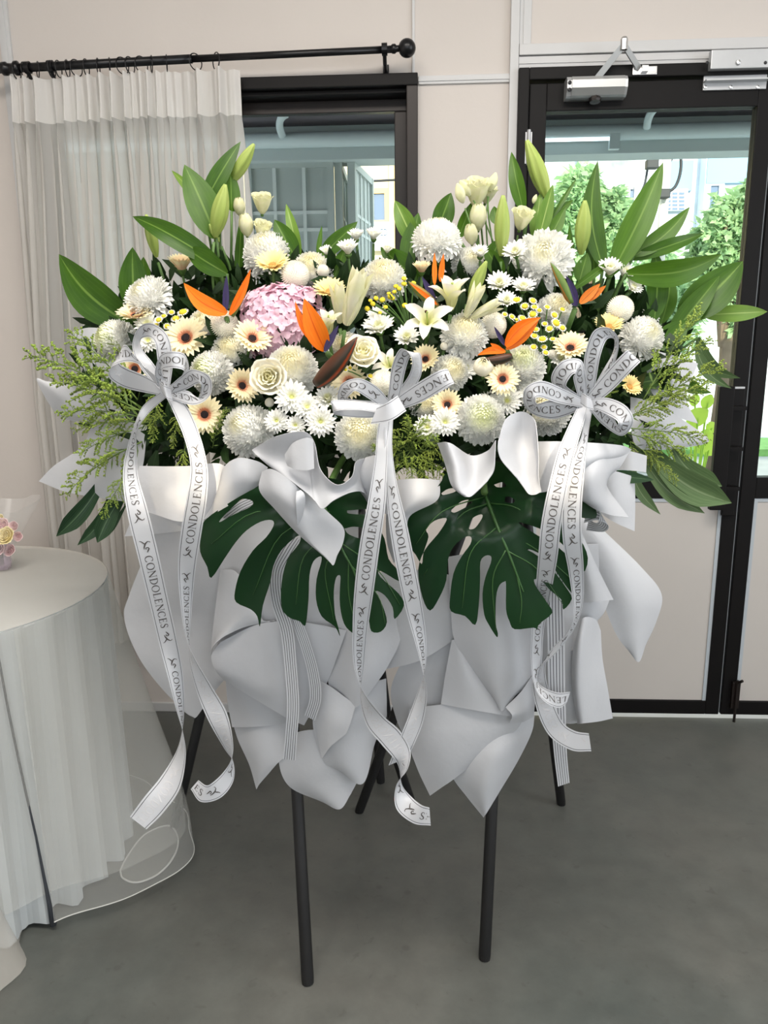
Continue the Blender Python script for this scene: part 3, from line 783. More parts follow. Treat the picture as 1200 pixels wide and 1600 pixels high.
def petal_pts(L, W, e0, e1, rows=4, cols=2, prof=None, cup=0.0, r0=0.0, wave=0.0):
    prof = prof or (lambda t: (0.45 + 0.55 * min(1, t / .6)) * (1 if t < .75 else math.sqrt(max(0.03, 1 - ((t - .75) / .25) ** 2))))
    x, z = r0, 0.0; vs = []
    for i in range(rows + 1):
        t = i / rows; a = R(e0 + (e1 - e0) * t); w = W * prof(t)
        nx, nz = -math.sin(a), math.cos(a)
        for j in range(cols + 1):
            s = -1 + 2 * j / cols
            o = cup * w * s * s + (wave * math.sin(s * 4 + i * 2) * t if wave else 0)
            vs.append(Vector((x + nx * o, s * w / 2, z + nz * o)))
        x += math.cos(a) * L / rows; z += math.sin(a) * L / rows
    fs = [(i * (cols + 1) + j, i * (cols + 1) + j + 1, (i + 1) * (cols + 1) + j + 1, (i + 1) * (cols + 1) + j) for i in range(rows) for j in range(cols)]
    return vs, fs
def ball(r, n=10, m=6, zmin=-1.0):
    vs = []; fs = []
    for i in range(m + 1):
        th = math.pi * i / m
        for k in range(n): vs.append(Vector((r * math.sin(th) * math.cos(2 * math.pi * k / n), r * math.sin(th) * math.sin(2 * math.pi * k / n), r * math.cos(th))))
    for i in range(m):
        for k in range(n): fs.append((i * n + k, (i + 1) * n + k, (i + 1) * n + (k + 1) % n, i * n + (k + 1) % n))
    return vs, fs
GA = math.pi * (3 - math.sqrt(5))
def mum_mesh(name, m, seed, N=360, maxth=132, shag=0.0, flat=0.9):
    rnd = random.Random(seed); q = MB()
    v, f = ball(0.70, 14, 9); q.add(v, f)
    cmin = math.cos(R(maxth))
    for i in range(N):
        cz = 1 - (1 - cmin) * (i + .5) / N
        th = math.acos(cz); ph = i * GA + rnd.uniform(-.12, .12)
        k = th / R(maxth)
        rb = 0.62
        L = .30 + .14 * k + rnd.uniform(-.03, .03) + shag * k * rnd.uniform(.1, .45)
        W = 0.11 + 0.085 * min(1, k * 1.5)
        e0 = 8; e1 = 92 - 24 * k if k < .75 else 70 - 120 * (k - .75) / .25 + rnd.uniform(-20, 20)
        if shag: e1 -= 70 * shag * k
        pv, pf = petal_pts(L, W, e0, e1, 4, 2, cup=0.5)
        X = Vector((math.sin(th) * math.cos(ph), math.sin(th) * math.sin(ph), cz))
        Z = Vector((-math.cos(th) * math.cos(ph), -math.cos(th) * math.sin(ph), math.sin(th))); Y = Z.cross(X)
        B = Matrix((X, Y, Z)).transposed()
        q.add([B @ p + X * rb for p in pv], pf)
    for p in q.v: p.z *= flat
    return mesh(name, q.v, q.f, m)
MUMS = [mum_mesh('mum_a', 'mum_white', 1), mum_mesh('mum_b', 'mum_green', 2), mum_mesh('mum_c', 'mum_cream', 3), mum_mesh('mum_d', 'mum_white', 4, N=330, maxth=126, shag=0.5, flat=.85)]
def pompon_mesh():
    q = MB(); v, f = ball(0.86, 16, 10); q.add(v, f)
    N = 520
    for i in range(N):
        cz = 1 - 1.75 * (i + .5) / N; th = math.acos(cz); ph = i * GA
        pv, pf = petal_pts(.2, .12, 0, 75, 2, 2, cup=.5)
        X = Vector((math.sin(th) * math.cos(ph), math.sin(th) * math.sin(ph), cz))
        Z = Vector((-math.cos(th) * math.cos(ph), -math.cos(th) * math.sin(ph), math.sin(th))); B = Matrix((X, Z.cross(X), Z)).transposed()
        q.add([B @ p + X * .82 for p in pv], pf)
    return mesh('pompon', q.v, q.f, 'pompon_white')
POM = pompon_mesh()
def ring_petals(q, N, L, W, e0, e1, r0, rnd, cup=.25, rows=4, jit=6, z0=0.0, off=0.0, prof=None, cols=2):
    for k in range(N):
        pv, pf = petal_pts(L * rnd.uniform(.92, 1.05), W, e0 + rnd.uniform(-jit, jit), e1 + rnd.uniform(-jit, jit), rows, cols, prof=prof, cup=cup, r0=r0)
        B = Matrix.Rotation(2 * math.pi * (k + off) / N + rnd.uniform(-.04, .04), 3, 'Z')
        q.add([B @ p + Vector((0, 0, z0)) for p in pv], pf)
def gerbera_set(cup, m, seed, eye):
    rnd = random.Random(seed)
    q = MB(); ring_petals(q, 24, .80, .205, cup + 14, cup - 10, .2, rnd, .12, z0=-.02); ring_petals(q, 22, .66, .17, cup + 26, cup + 2, .19, rnd, .12, z0=.02, off=.5)
    pet = mesh('gerbera_petals', q.v, q.f, m)
    q = MB(); ring_petals(q, 34, .2, .055, 50, 20, .2, rnd, .2, rows=2, z0=.03); ring_petals(q, 28, .13, .05, 65, 35, .17, rnd, .2, rows=2, z0=.05)
    rg = mesh('gerbera_ring', q.v, q.f, 'gerbera_ring' if eye else m)
    q = MB(); q.lathe([(.21, 0), (.2, .06), (.15, .1), (.08, .1), (.0001, .085)], (0, 0, 0), n=18)
    for k in range(60):
        r_ = .19 * math.sqrt((k + .5) / 60); a = k * GA
        q.lathe([(.014, 0), (.009, .05), (.0001, .06)], (r_ * math.cos(a), r_ * math.sin(a), .075), n=5)
    ey = mesh('gerbera_eye', q.v, q.f, 'gerbera_eye' if eye else 'gerbera_core')
    q = MB(); q.lathe([(.0001, -.34), (.09, -.33), (.17, -.22), (.24, -.06), (.22, .0)], (0, 0, 0), n=14); ring_petals(q, 16, .2, .07, 55, 30, .2, rnd, .2, rows=2, z0=-.16)
    cx = mesh('gerbera_calyx', q.v, q.f, 'calyx_green')
    return (('petals', pet), ('inner_ring', rg), ('eye', ey), ('calyx', cx))
GERB = {'eye': gerbera_set(8, 'gerbera_petal', 5, True), 'cup': gerbera_set(20, 'gerbera_petal', 6, True), 'pale': gerbera_set(26, 'gerbera_yellow', 7, False), 'side': gerbera_set(48, 'gerbera_petal', 9, False)}
def spray_set(seed, N1=20, cup=14):
    rnd = random.Random(seed)
    q = MB(); pr = lambda t: (0.5 + .5 * min(1, t / .5)) * (1 if t < .7 else math.sqrt(max(.05, 1 - ((t - .7) / .3) ** 2)))
    ring_petals(q, N1, .84, .24, cup, cup - 14, .14, rnd, .3, prof=pr, jit=9); ring_petals(q, N1 - 3, .68, .22, cup + 18, cup + 4, .12, rnd, .3, prof=pr, z0=.05, off=.5, jit=9); ring_petals(q, N1 - 7, .46, .18, cup + 38, cup + 36, .1, rnd, .3, prof=pr, z0=.08, jit=9)
    pet = mesh('spray_petals', q.v, q.f, 'spray_white')
    q = MB().lathe([(.15, .03), (.14, .11), (.08, .15), (.0001, .16)], (0, 0, 0), n=12)
    dc = mesh('spray_disc', q.v, q.f, 'disc_lime')
    q = MB().lathe([(.0001, -.3), (.1, -.28), (.22, -.12), (.24, -.02), (.18, 0)], (0, 0, 0), n=10)
    return (('petals', pet), ('disc', dc), ('calyx', mesh('spray_calyx', q.v, q.f, 'calyx_green')))
SPRAY = {'flat': spray_set(21), 'cup': spray_set(22, 18, 40), 'side': spray_set(23, 20, 56)}

def revpetal(prof, dphi, rows=6, cols=6, ruffle=0.03, seed=0, spiral=.04):
    """petal lying on a surface of revolution; prof = [(rho, h)...]"""
    P = crom([Vector((a, b)) for a, b in prof], 4); n = len(P) - 1; rnd = random.Random(seed); ph0 = rnd.uniform(0, 6)
    vs = []
    for i in range(rows + 1):
        f = i / rows * n; k = min(int(f), n - 1); p = P[k].lerp(P[k + 1], f - k); t = i / rows
        half = dphi * (.55 + .45 * math.sin(math.pi * min(.5, t * .75))) * (1 if t < .7 else math.sqrt(max(0.16, 1 - ((t - .7) / .36) ** 2)))
        for j in range(cols + 1):
            s = -1 + 2 * j / cols
            rho = p.x + spiral * s * t + ruffle * t * t * math.sin(s * 5 + ph0)
            h = p.y - .12 * t * t * s * s + ruffle * .6 * t * math.sin(s * 3.3 + ph0 * 2)
            a = s * half
            vs.append(Vector((rho * math.cos(a), rho * math.sin(a), h)))
    fs = [(i * (cols + 1) + j, i * (cols + 1) + j + 1, (i + 1) * (cols + 1) + j + 1, (i + 1) * (cols + 1) + j) for i in range(rows) for j in range(cols)]
    return vs, fs
def rp(name, prof, dphi, m, seed=0, **k):
    v, f = revpetal(prof, dphi, seed=seed, **k); return mesh(name, v, f, m)
ROSE_LAYERS = [
    (5, rp('rose_outer', [(.1, -.45), (.5, -.3), (.78, .05), (.86, .3), (1.0, .36)], .85, 'rose_white', 1), 0),
    (5, rp('rose_mid', [(.08, -.4), (.42, -.22), (.6, .1), (.62, .38), (.74, .5)], .85, 'rose_white', 2), 36),
    (5, rp('rose_inner', [(.06, -.35), (.32, -.15), (.42, .15), (.4, .42), (.5, .56)], .9, 'rose_white', 3), 10),
    (4, rp('rose_heart', [(.05, -.3), (.2, -.1), (.27, .2), (.23, .46), (.3, .58)], 1.1, 'rose_white', 4), 30),
    (3, rp('rose_core', [(.03, -.2), (.1, 0), (.14, .25), (.1, .48), (.13, .56)], 1.4, 'rose_white', 5), 0)]
BUD_LAYERS = [
    (5, rp('bud_outer', [(.08, -.9), (.6, -.6), (.92, 0), (.8, .5), (.5, .85)], .8, 'rose_white', 6), 0),
    (5, rp('bud_mid', [(.06, -.8), (.5, -.5), (.8, 0), (.66, .5), (.3, .92)], .9, 'rose_white', 7), 36),
    (4, rp('bud_core', [(.05, -.6), (.4, -.3), (.6, .1), (.42, .6), (.12, .95)], 1.1, 'rose_white', 8), 15)]
LISI_OPEN = [
    (5, rp('lisianthus_outer', [(.08, -1.1), (.4, -.8), (.7, -.1), (.85, .45), (1.0, .7)], .85, 'lisianthus_white', 9, ruffle=.07), 0),
    (5, rp('lisianthus_mid', [(.06, -1.0), (.34, -.7), (.56, 0), (.6, .5), (.7, .75)], .85, 'lisianthus_white', 10, ruffle=.06), 36),
    (4, rp('lisianthus_core', [(.05, -.8), (.2, -.5), (.36, 0), (.34, .5), (.36, .7)], 1.1, 'lisianthus_white', 11, ruffle=.05), 10)]
LISI_SHUT = [
    (5, rp('lisianthus_shut', [(.08, -1.2), (.5, -.8), (.72, -.1), (.6, .5), (.4, .95)], .9, 'lisianthus_white', 12, ruffle=.04), 0),
    (4, rp('lisianthus_shut_core', [(.06, -1.0), (.4, -.6), (.56, 0), (.42, .6), (.2, 1.0)], 1.1, 'lisianthus_white', 13, ruffle=.04), 30)]
def sepal_mesh():
    q = MB(); q.lathe([(.0001, -1.3), (.12, -1.28), (.16, -1.1), (.1, -1.0)], (0, 0, 0), n=8)
    for k in range(5):
        pv, pf = petal_pts(.8, .16, 75, 55, 3, 2, prof=lambda t: 1 - .9 * t, r0=.1)
        B = Matrix.Rotation(2 * math.pi * k / 5, 3, 'Z'); q.add([B @ p + Vector((0, 0, -1.15)) for p in pv], pf)
    return mesh('sepals', q.v, q.f, 'calyx_green')
SEPALS = sepal_mesh()

def lily_mesh(e0, e1, W=.4, wave=.03, m='lily_white', cup=.28):
    pr = lambda t: math.sin(math.pi * (t * .86 + .09)) ** .75 * (1 if t < .85 else max(.05, 1 - ((t - .85) / .15) ** 1.5 * .95))
    v, f = petal_pts(1.05, W, e0, e1, 8, 4, prof=pr, cup=cup, r0=.04, wave=wave); return mesh('lily_petal', v, f, m)
LILY = {'open': (lily_mesh(66, -18), 6), 'cup': (lily_mesh(82, 26, .44, .015), 6), 'half': (lily_mesh(76, 92, .34, .0, 'lily_blush', .42), 6)}
def stamens():
    q = MB()
    q.lathe([(.0001, -.05), (.045, -.02), (.045, .03), (.0001, .06)], (.03, .12, .62), (0, .3, 1), 8, mi=1)
    q.tube([(0, 0, 0), (.02, .1, .58)], .012, 5)
    q.tube([(0, 0, 0), (0.02, 0, .75)], [.02, .018], 6); q.lathe([(.0001, .05), (.04, .03), (.03, -.02)], (.02, 0, .75), n=6)
    return mesh('stamens', q.v, q.f, ['bud_green', 'anther'], fmat=q.m)
STAM = stamens()
def budmesh(m, lobes=6, waist=.135):
    vs = []; fs = []; n = 24; M_ = 14
    for i in range(M_ + 1):
        t = i / M_; r_ = waist * (math.sin(math.pi * min(1, .04 + t * .93)) ** .8) * (1.12 - .25 * t) + .01
        for k in range(n):
            a = 2 * math.pi * k / n; rr = r_ * (1 - .17 * abs(math.sin(a * lobes / 2)) ** 4 * -1 - .12 * (abs(math.cos(a * lobes / 2)) ** 6))
            vs.append(Vector((rr * math.cos(a + t * .35), rr * math.sin(a + t * .35), t)))
    for i in range(M_):
        for k in range(n): fs.append((i * n + k, i * n + (k + 1) % n, (i + 1) * n + (k + 1) % n, (i + 1) * n + k))
    fs.append(tuple(range(M_ * n, M_ * n + n)))
    return mesh('lily_bud', vs, fs, m)
BUD = budmesh('bud_green')
SMALLBUD = budmesh('lisianthus_white', 3, .24)

# ------------------------------------------------------------------ the dome the flowers sit on
def lerp_tab(tab, x):
    if x <= tab[0][0]: return tab[0][1]
    for (a, b), (c, d) in zip(tab, tab[1:]):
        if x <= c: return b + (d - b) * (x - a) / (c - a)
    return tab[-1][1]
def YS(px, py):
    y = lerp_tab([(220, -.98), (300, -1.02), (380, -1.07), (440, -1.12), (520, -1.19), (600, -1.24), (680, -1.27), (760, -1.27)], py)
    return y + .20 * ((px - 610) / 500.0) ** 2
ANCH = [at(380, 640, -0.98), at(610, 660, -0.98), at(840, 640, -0.98)]
def anchor(p): return min(ANCH, key=lambda a: (a - p).length)
def face_rot(fx, fz, spin=0.0):
    d = Vector((fx, -1.0, fz)).normalized()
    q = Vector((0, 0, 1)).rotation_difference(d)
    return q.to_matrix() @ Matrix.Rotation(spin, 3, 'Z')
def axis_rot(d, spin=0.0):
    return Vector((0, 0, 1)).rotation_difference(Vector(d).normalized()).to_matrix() @ Matrix.Rotation(spin, 3, 'Z')
def stem_to(o, p, d, r_=.0028, m='stem_green', drop=None):
    a = anchor(p) if drop is None else drop
    st = p - d * .01
    pts = bez(st, st - d * min(.10, (a - p).length * .5), a, 6)
    q = MB().tube(pts, [r_] * 5 + [r_ * .9] * 2, 6)
    q.build('stem', m, o, smooth=True)
def place(name, x, y, dpx, fx, fz, dY, label, cat, group, parts, spin=None, stem=True, fl=1.0):
    p = at(x, y, YS(x, y) + dY); s = dpx * mpp(p) / 2
    rt = face_rot(fx, fz, random.uniform(0, 6.28) if spin is None else spin)
    o = thing(name, p, label, cat, group, rot=rt, scale=s)
    for pn, me in parts: obj(pn, me, o)
    if stem: stem_to(o, p, rt @ Vector((0, 0, 1)))
    return o

def b(t): return t
# ------------------------------------------------------------------ big chrysanthemums: x, y, width px, facing, depth shift, kind
for (x, y, d, fx, fz, dY, k, lab) in [
    (231, 467, 66, -.5, .9, .0, 3, 'shaggy white chrysanthemum below the upright leaf at far left'),
    (179, 533, 68, -.7, .6, .02, 1, 'greenish white chrysanthemum at far left beside the pale paper'),
    (418, 397, 75, -.1, 1.0, .03, 0, 'round white chrysanthemum standing above the pale yellow gerbera'),
    (487, 424, 62, .1, .7, .03, 2, 'creamy chrysanthemum behind the small white pompon'),
    (599, 437, 68, .0, .8, .02, 2, 'creamy white chrysanthemum above the yellow button flowers'),
    (682, 374, 74, .0, 2.2, .0, 0, 'flat-topped white chrysanthemum raised above the open lilies'),
    (849, 404, 80, -.15, .35, -.01, 3, 'largest shaggy white chrysanthemum, below the tall lily buds'),
    (329, 582, 66, -.45, .35, -.01, 1, 'pale green-centred chrysanthemum right of the looped ribbon bow'),
    (456, 579, 80, .1, .65, .0, 2, 'big cream chrysanthemum behind the open white rose'),
    (387, 672, 80, -.4, .55, -.01, 0, 'wide white chrysanthemum low above the curled paper'),
    (561, 680, 74, .1, .35, -.01, 2, 'yellow-centred chrysanthemum beneath the middle ribbon bow'),
    (751, 655, 75, .1, .3, -.02, 1, 'white chrysanthemum with greenish centre low on the cupped paper'),
    (726, 523, 70, .1, .85, -.01, 2, 'cream chrysanthemum under the two open lilies'),
    (817, 572, 68, -.1, .8, .0, 1, 'pale green-tinted chrysanthemum under the orange bird of paradise'),
    (852, 640, 76, -.2, .5, .01, 2, 'cream chrysanthemum behind the loops of right ribbon bow'),
    (1004, 527, 66, .35, .55, -.01, 0, 'bright white chrysanthemum above the upper loops of right bow'),
    (867, 485, 54, .25, .5, .01, 2, 'small white chrysanthemum behind the button daisies'),
    (361, 550, 60, .0, .5, .02, 2, 'yellowish chrysanthemum tucked behind the tilted dark-eyed gerbera'),
    (733, 412, 52, .2, .5, .05, 0, 'half-hidden white chrysanthemum behind the upper open lily'),
    (540, 545, 54, -.2, .6, .05, 2, 'cream chrysanthemum tucked behind the large white rose'),
    (704, 582, 56, .3, .4, .01, 2, 'ragged yellow-cream chrysanthemum beside the middle bow loop'),
    (319, 508, 50, .0, .7, .04, 2, 'small cream chrysanthemum behind the white pompon and gerbera'),
    (666, 632, 50, .0, .4, .03, 2, 'cream chrysanthemum half hidden right of middle bow knot'),
    (532, 600, 44, -.2, .2, .05, 2, 'small cream chrysanthemum behind the dark bird of paradise beak')]:
    place('chrysanthemum', x, y, d * 1.1, fx, fz, dY, lab, 'flower', 'large chrysanthemums', [('bloom', MUMS[k])])
for (x, y, d, lab) in [
    (461, 430, 46, 'small white pompon touching the pink hydrangea from above'),
    (351, 507, 45, 'tight white pompon left of the pink hydrangea'),
    (771, 508, 42, 'white pompon left of the orange bird of paradise'),
    (969, 483, 43, 'white pompon under the spray daisies at right'),
    (598, 598, 42, 'small white pompon left of the middle bow upright loop')]:
    place('pompon', x, y, d, 0, .6, -.015, lab, 'flower', 'white pompons', [('bloom', POM)])
# ------------------------------------------------------------------ gerberas
for (x, y, d, fx, fz, dY, k, lab) in [
    (284, 420, 54, .1, 2.6, .02, 'side', 'pale gerbera seen from the side, highest at left'),
    (426, 416, 56, .05, 1.15, -.035, 'pale', 'yellow gerbera overlapping the round white chrysanthemum'),
    (212, 495, 56, .1, 1.9, -.02, 'cup', 'cream gerbera facing up above the left ribbon bow'),
    (291, 529, 66, -.05, .5, -.03, 'eye', 'large dark-eyed cream gerbera right of left bow top loop'),
    (394, 530, 60, .5, .75, -.03, 'cup', 'dark-eyed cream gerbera tilted right beside the hydrangea'),
    (515, 457, 52, .0, 1.3, -.02, 'pale', 'yellow gerbera right of the pink hydrangea top'),
    (378, 603, 54, .55, .2, -.03, 'cup', 'dark-eyed cream gerbera left of the open white rose'),
    (320, 648, 58, .1, .15, -.02, 'eye', 'peach dark-eyed gerbera lowest at left under the bow'),
    (211, 577, 50, .2, .2, .01, 'eye', 'cream gerbera seen through the left bow loop'),
    (659, 424, 38, .0, 2.4, .01, 'side', 'small yellow gerbera seen edge-on beneath the flat-topped chrysanthemum'),
    (546, 598, 54, -.2, .35, -.0, 'eye', 'cream gerbera above the left loops of middle bow'),
    (665, 562, 46, -.3, .6, .0, 'cup', 'cream gerbera between middle bow loop and ragged chrysanthemum'),
    (785, 593, 50, .1, .3, -.03, 'eye', 'small dark-eyed gerbera under the closed white bud'),
    (891, 545, 56, -.1, 1.0, -.02, 'cup', 'cream dark-eyed gerbera left of the right bow top loop'),
    (951, 511, 46, -.1, 1.2, -.0, 'pale', 'yellow gerbera below the right white pompon'),
    (699, 633, 48, -.1, .35, -.0, 'cup', 'peach gerbera right of the middle bow knot'),
    (984, 605, 38, .3, .7, .02, 'pale', 'small peach gerbera half hidden right of the right bow')]:
    place('gerbera', x, y, d * 1.14, fx, fz, dY, lab, 'flower', 'cream gerberas', GERB[k])
# ------------------------------------------------------------------ roses, lisianthus
def rose(name, x, y, d, fx, fz, dY, layers, lab, group, cat='flower', stemdrop=None, sep=False):
    p = at(x, y, YS(x, y) + dY); s = d * mpp(p) / 2
    rt = face_rot(fx, fz, random.uniform(0, 6.28))
    o = thing(name, p, lab, cat, group, rot=rt, scale=s)
    for n_, me, ang in layers:
        for k in range(n_):
            a = R(ang) + 2 * math.pi * k / n_ + random.uniform(-.12, .12)
            obj('petal', me, o, Matrix.Rotation(a, 4, 'Z') @ Matrix.Rotation(R(random.uniform(-4, 4)), 4, 'Y'))
    if sep: obj('calyx', SEPALS, o)
    dd = rt @ Vector((0, 0, 1)); stem_to(o, p - dd * s * (1.1 if sep else .2), dd, .002 if sep else .003, drop=stemdrop)
    return o
rose('rose', 420, 590, 60, .05, .25, -.045, ROSE_LAYERS, 'open white rose in front of the big cream chrysanthemum', 'white roses')
rose('rose', 565, 552, 58, .3, .7, -.045, ROSE_LAYERS, 'large white rose above the middle bow beside orange flower', 'white roses')
rose('rose_bud', 755, 574, 34, .0, .8, -.03, BUD_LAYERS, 'closed round white bud below the orange bird of paradise', 'white roses')
for (x, y, d, fx, fz, dY, ly, lab) in [
    (410, 316, 34, .35, 2.2, .0, LISI_OPEN, 'open white lisianthus highest in front of the window at left'),
    (374, 322, 26, .1, 2.6, .0, LISI_SHUT, 'closed white lisianthus beside the tall left leaves'),
    (384, 350, 32, .0, 2.6, -.005, LISI_SHUT, 'nearly closed white lisianthus just above round chrysanthemum'),
    (410, 358, 30, .6, 1.6, .01, LISI_OPEN, 'white lisianthus leaning right above the round chrysanthemum'),
    (745, 298, 46, .05, 2.0, .01, LISI_OPEN, 'largest white lisianthus top in front of the bare wall'),
    (762, 302, 30, .5, 2.0, .03, LISI_OPEN, 'small white lisianthus behind the largest one'),
    (747, 338, 38, -.1, 2.2, .02, LISI_SHUT, 'white lisianthus half hidden under the largest one'),
    (736, 365, 30, -.3, 2.0, .02, LISI_SHUT, 'pale lisianthus low against the white wall'),
    (816, 341, 36, .3, 1.6, -.01, LISI_OPEN, 'single white lisianthus in front of the black door frame')]:
    rose('lisianthus', x, y, d, fx, fz, dY, ly, lab, 'white lisianthus', sep=True)
for (x, y, L, ax_, az, lab) in [
    (724, 317, 30, -.35, 1, 'green-white lisianthus bud leaning left before the wall'),
    (735, 306, 28, -.75, 1, 'plump lisianthus bud beside the largest lisianthus'),
    (762, 298, 18, .0, 1, 'tiny topmost lisianthus bud against the wall'),
    (766, 299, 28, .3, 1, 'slim lisianthus bud right of the largest lisianthus'),
    (833, 318, 14, .35, 1, 'tiny cream bud beside the single lisianthus')]:
    p = at(x, y, YS(x, y)); s = L * mpp(p); d = Vector((ax_, -.1, az)).normalized()
    o = thing('lisianthus_bud', p, lab, 'flower bud', 'lisianthus buds', rot=axis_rot(d), scale=s)
    obj('bud', SMALLBUD, o); obj('calyx', SEPALS, o, Matrix.Translation((0, 0, .45)) @ Matrix.Scale(.36, 4))
    stem_to(o, p, d, .0016)
# ------------------------------------------------------------------ lilies
def lily(name, x, y, d, fx, fz, dY, kind, lab, spin=0.0, st=True):
    p = at(x, y, YS(x, y) + dY); s = d * mpp(p) / 2; rt = face_rot(fx, fz, spin)
    o = thing(name, p, lab, 'flower', 'white lilies', rot=rt, scale=s)
    me, n_ = LILY[kind]
    for k in range(n_):
        a = k * math.pi / 3 + random.uniform(-.08, .08)
        obj('petal', me, o, Matrix.Rotation(a, 4, 'Z') @ Matrix.Translation((0, 0, .02 if k % 2 else 0)) @ Matrix.Rotation(R(random.uniform(-6, 6) + (5 if k % 2 else 0)), 4, 'Y') @ Matrix.Scale(1 - .08 * (k % 2), 4))
    if st: obj('stamens', STAM, o)
    stem_to(o, p, rt @ Vector((0, 0, 1)), .0035)
lily('lily', 668, 508, 96, -.05, .55, -.05, 'open', 'open white lily with spread petals over the cream chrysanthemum', .4)
lily('lily', 704, 484, 108, .05, 2.6, -.055, 'cup', 'white lily trumpet facing up, highest of the lilies', .1)
lily('lily', 514, 522, 78, .05, 2.2, -.02, 'cup', 'white lily half hidden behind the central orange flower', .3)
lily('lily', 610, 575, 66, -.2, .8, .0, 'open', 'small white lily half hidden left of middle bow', .2)
def lily_half(x, y, L, ax_, az, dY, lab, ay=-.25):
    p = at(x, y, YS(x, y) + dY); s = L * mpp(p) / 1.0; d = Vector((ax_, ay, az)).normalized()
    o = thing('lily_bud', p, lab, 'flower bud', 'half-open lily buds', rot=axis_rot(d, random.uniform(0, 6)), scale=s)
    for k in range(6):
        obj('petal', LILY['half'][0], o, Matrix.Rotation(k * math.pi / 3, 4, 'Z') @ Matrix.Rotation(R(4 if k % 2 else -3), 4, 'Y'))
    stem_to(o, p, d, .0035)
lily_half(541, 508, 86, .35, 1, -.035, 'big half-open cream lily bud leaning right beside yellow gerbera')
lily_half(531, 505, 60, .0, 1, .01, 'smaller half-open lily bud behind the big leaning one')
lily_half(727, 495, 54, .5, 1, -.05, 'half-open pinkish lily bud right of the upper lily')
lily_half(736, 497, 50, 1.1, .6, -.045, 'half-open lily bud pointing right over the pompon')
def green_bud(x0, y0, x1, y1, dY, lab, w=1.0, tilt=0.0):
    p0 = at(x0, y0, YS(x0, y0) + dY); p1 = at(x1, y1, YS(x0, y0) + dY - .02 + tilt); d = p1 - p0
    o = thing('green_lily_bud', p0, lab, 'flower bud', 'tall green lily buds', rot=axis_rot(d, random.uniform(0, 6)), scale=(d.length * w, d.length * w, d.length))
    obj('bud', BUD, o); stem_to(o, p0, d.normalized(), .0032)
green_bud(362, 285, 397, 225, .0, 'pale green lily bud leaning right, topmost at left')
green_bud(336, 370, 352, 288, -.03, 'pale lily bud low among the tall left leaves')
green_bud(245, 402, 228, 335, .0, 'pale green lily bud against the curtain below the long leaf', .9)
green_bud(342, 378, 327, 350, -.01, 'short lily bud at foot of the tall left leaves', 1.1)
green_bud(856, 312, 823, 219, .0, 'longest pale lily bud in front of the door stile', .85)
green_bud(783, 400, 786, 305, .0, 'upright pale lily bud against the black door frame', .85)
green_bud(908, 398, 914, 313, -.01, 'broad lily bud in front of the door glass', .95)
green_bud(733, 468, 760, 408, -.04, 'green lily bud right of the upper open lily', .9)
# ------------------------------------------------------------------ pink hydrangea
def floret():
    q = MB()
    for k in range(4):
        pr = lambda t: math.sin(math.pi * (.12 + t * .8)) ** .6
        pv, pf = petal_pts(.95, .86, 26, -14, 3, 3, prof=pr, cup=.12, r0=.06)
        B = Matrix.Rotation(math.pi / 2 * k, 3, 'Z'); q.add([B @ p + Vector((0, 0, .04 * (k % 2))) for p in pv], pf)
    q.lathe([(.1, 0), (.08, .08), (.0001, .1)], (0, 0, 0), n=6)
    return mesh('floret', q.v, q.f, 'hydrangea_pink')
FLORET = floret()
hp = at(437, 508, YS(437, 508) + .03); hm = mpp(hp)
hy = thing('hydrangea', hp, 'round pink hydrangea head between the gerberas at centre left', 'flower')
rx, ry, rz_ = 60 * hm, 46 * hm, 60 * hm
q = MB(); v, f = ball(1, 16, 10); q.add([hp + Vector((a.x * rx * .86, a.y * ry * .86, a.z * rz_ * .86)) for a in v], f); q.build('core', 'hydrangea_pink', hy, smooth=True)
NF = 230
for i in range(NF):
    z = 1 - 2 * (i + .5) / NF; th = math.acos(z); ph = i * GA
    n_ = Vector((math.sin(th) * math.cos(ph), math.sin(th) * math.sin(ph), z))
    if n_.y > .45: continue
    lump = 1 + .10 * math.sin(3.1 * n_.x + 2.0) * math.cos(4 * n_.z) + random.uniform(-.07, .07)
    p = Vector((n_.x * rx, n_.y * ry, n_.z * rz_)) * lump
    d = (n_ + Vector((random.uniform(-.35, .35), random.uniform(-.35, .2), random.uniform(-.3, .35)))).normalized()
    obj('floret', FLORET, hy, Matrix.Translation(p) @ axis_rot(d, random.uniform(0, 6)).to_4x4() @ Matrix.Scale(10.8 * hm * random.uniform(.85, 1.15), 4))
for (dx, dz, n_) in ((46, 34, 12), (56, 8, 9)):      # the looser shoulder of the head at upper right
    c = Vector((dx * hm, -.01, dz * hm))
    for k in range(n_):
        u = Vector((random.gauss(0, 1), -abs(random.gauss(0, 1)), random.gauss(0, 1))).normalized()
        obj('floret', FLORET, hy, Matrix.Translation(c + u * 17 * hm) @ axis_rot(u, random.uniform(0, 6)).to_4x4() @ Matrix.Scale(12 * hm, 4))
stem_to(hy, hp, Vector((0, -1, .3)).normalized(), .005)
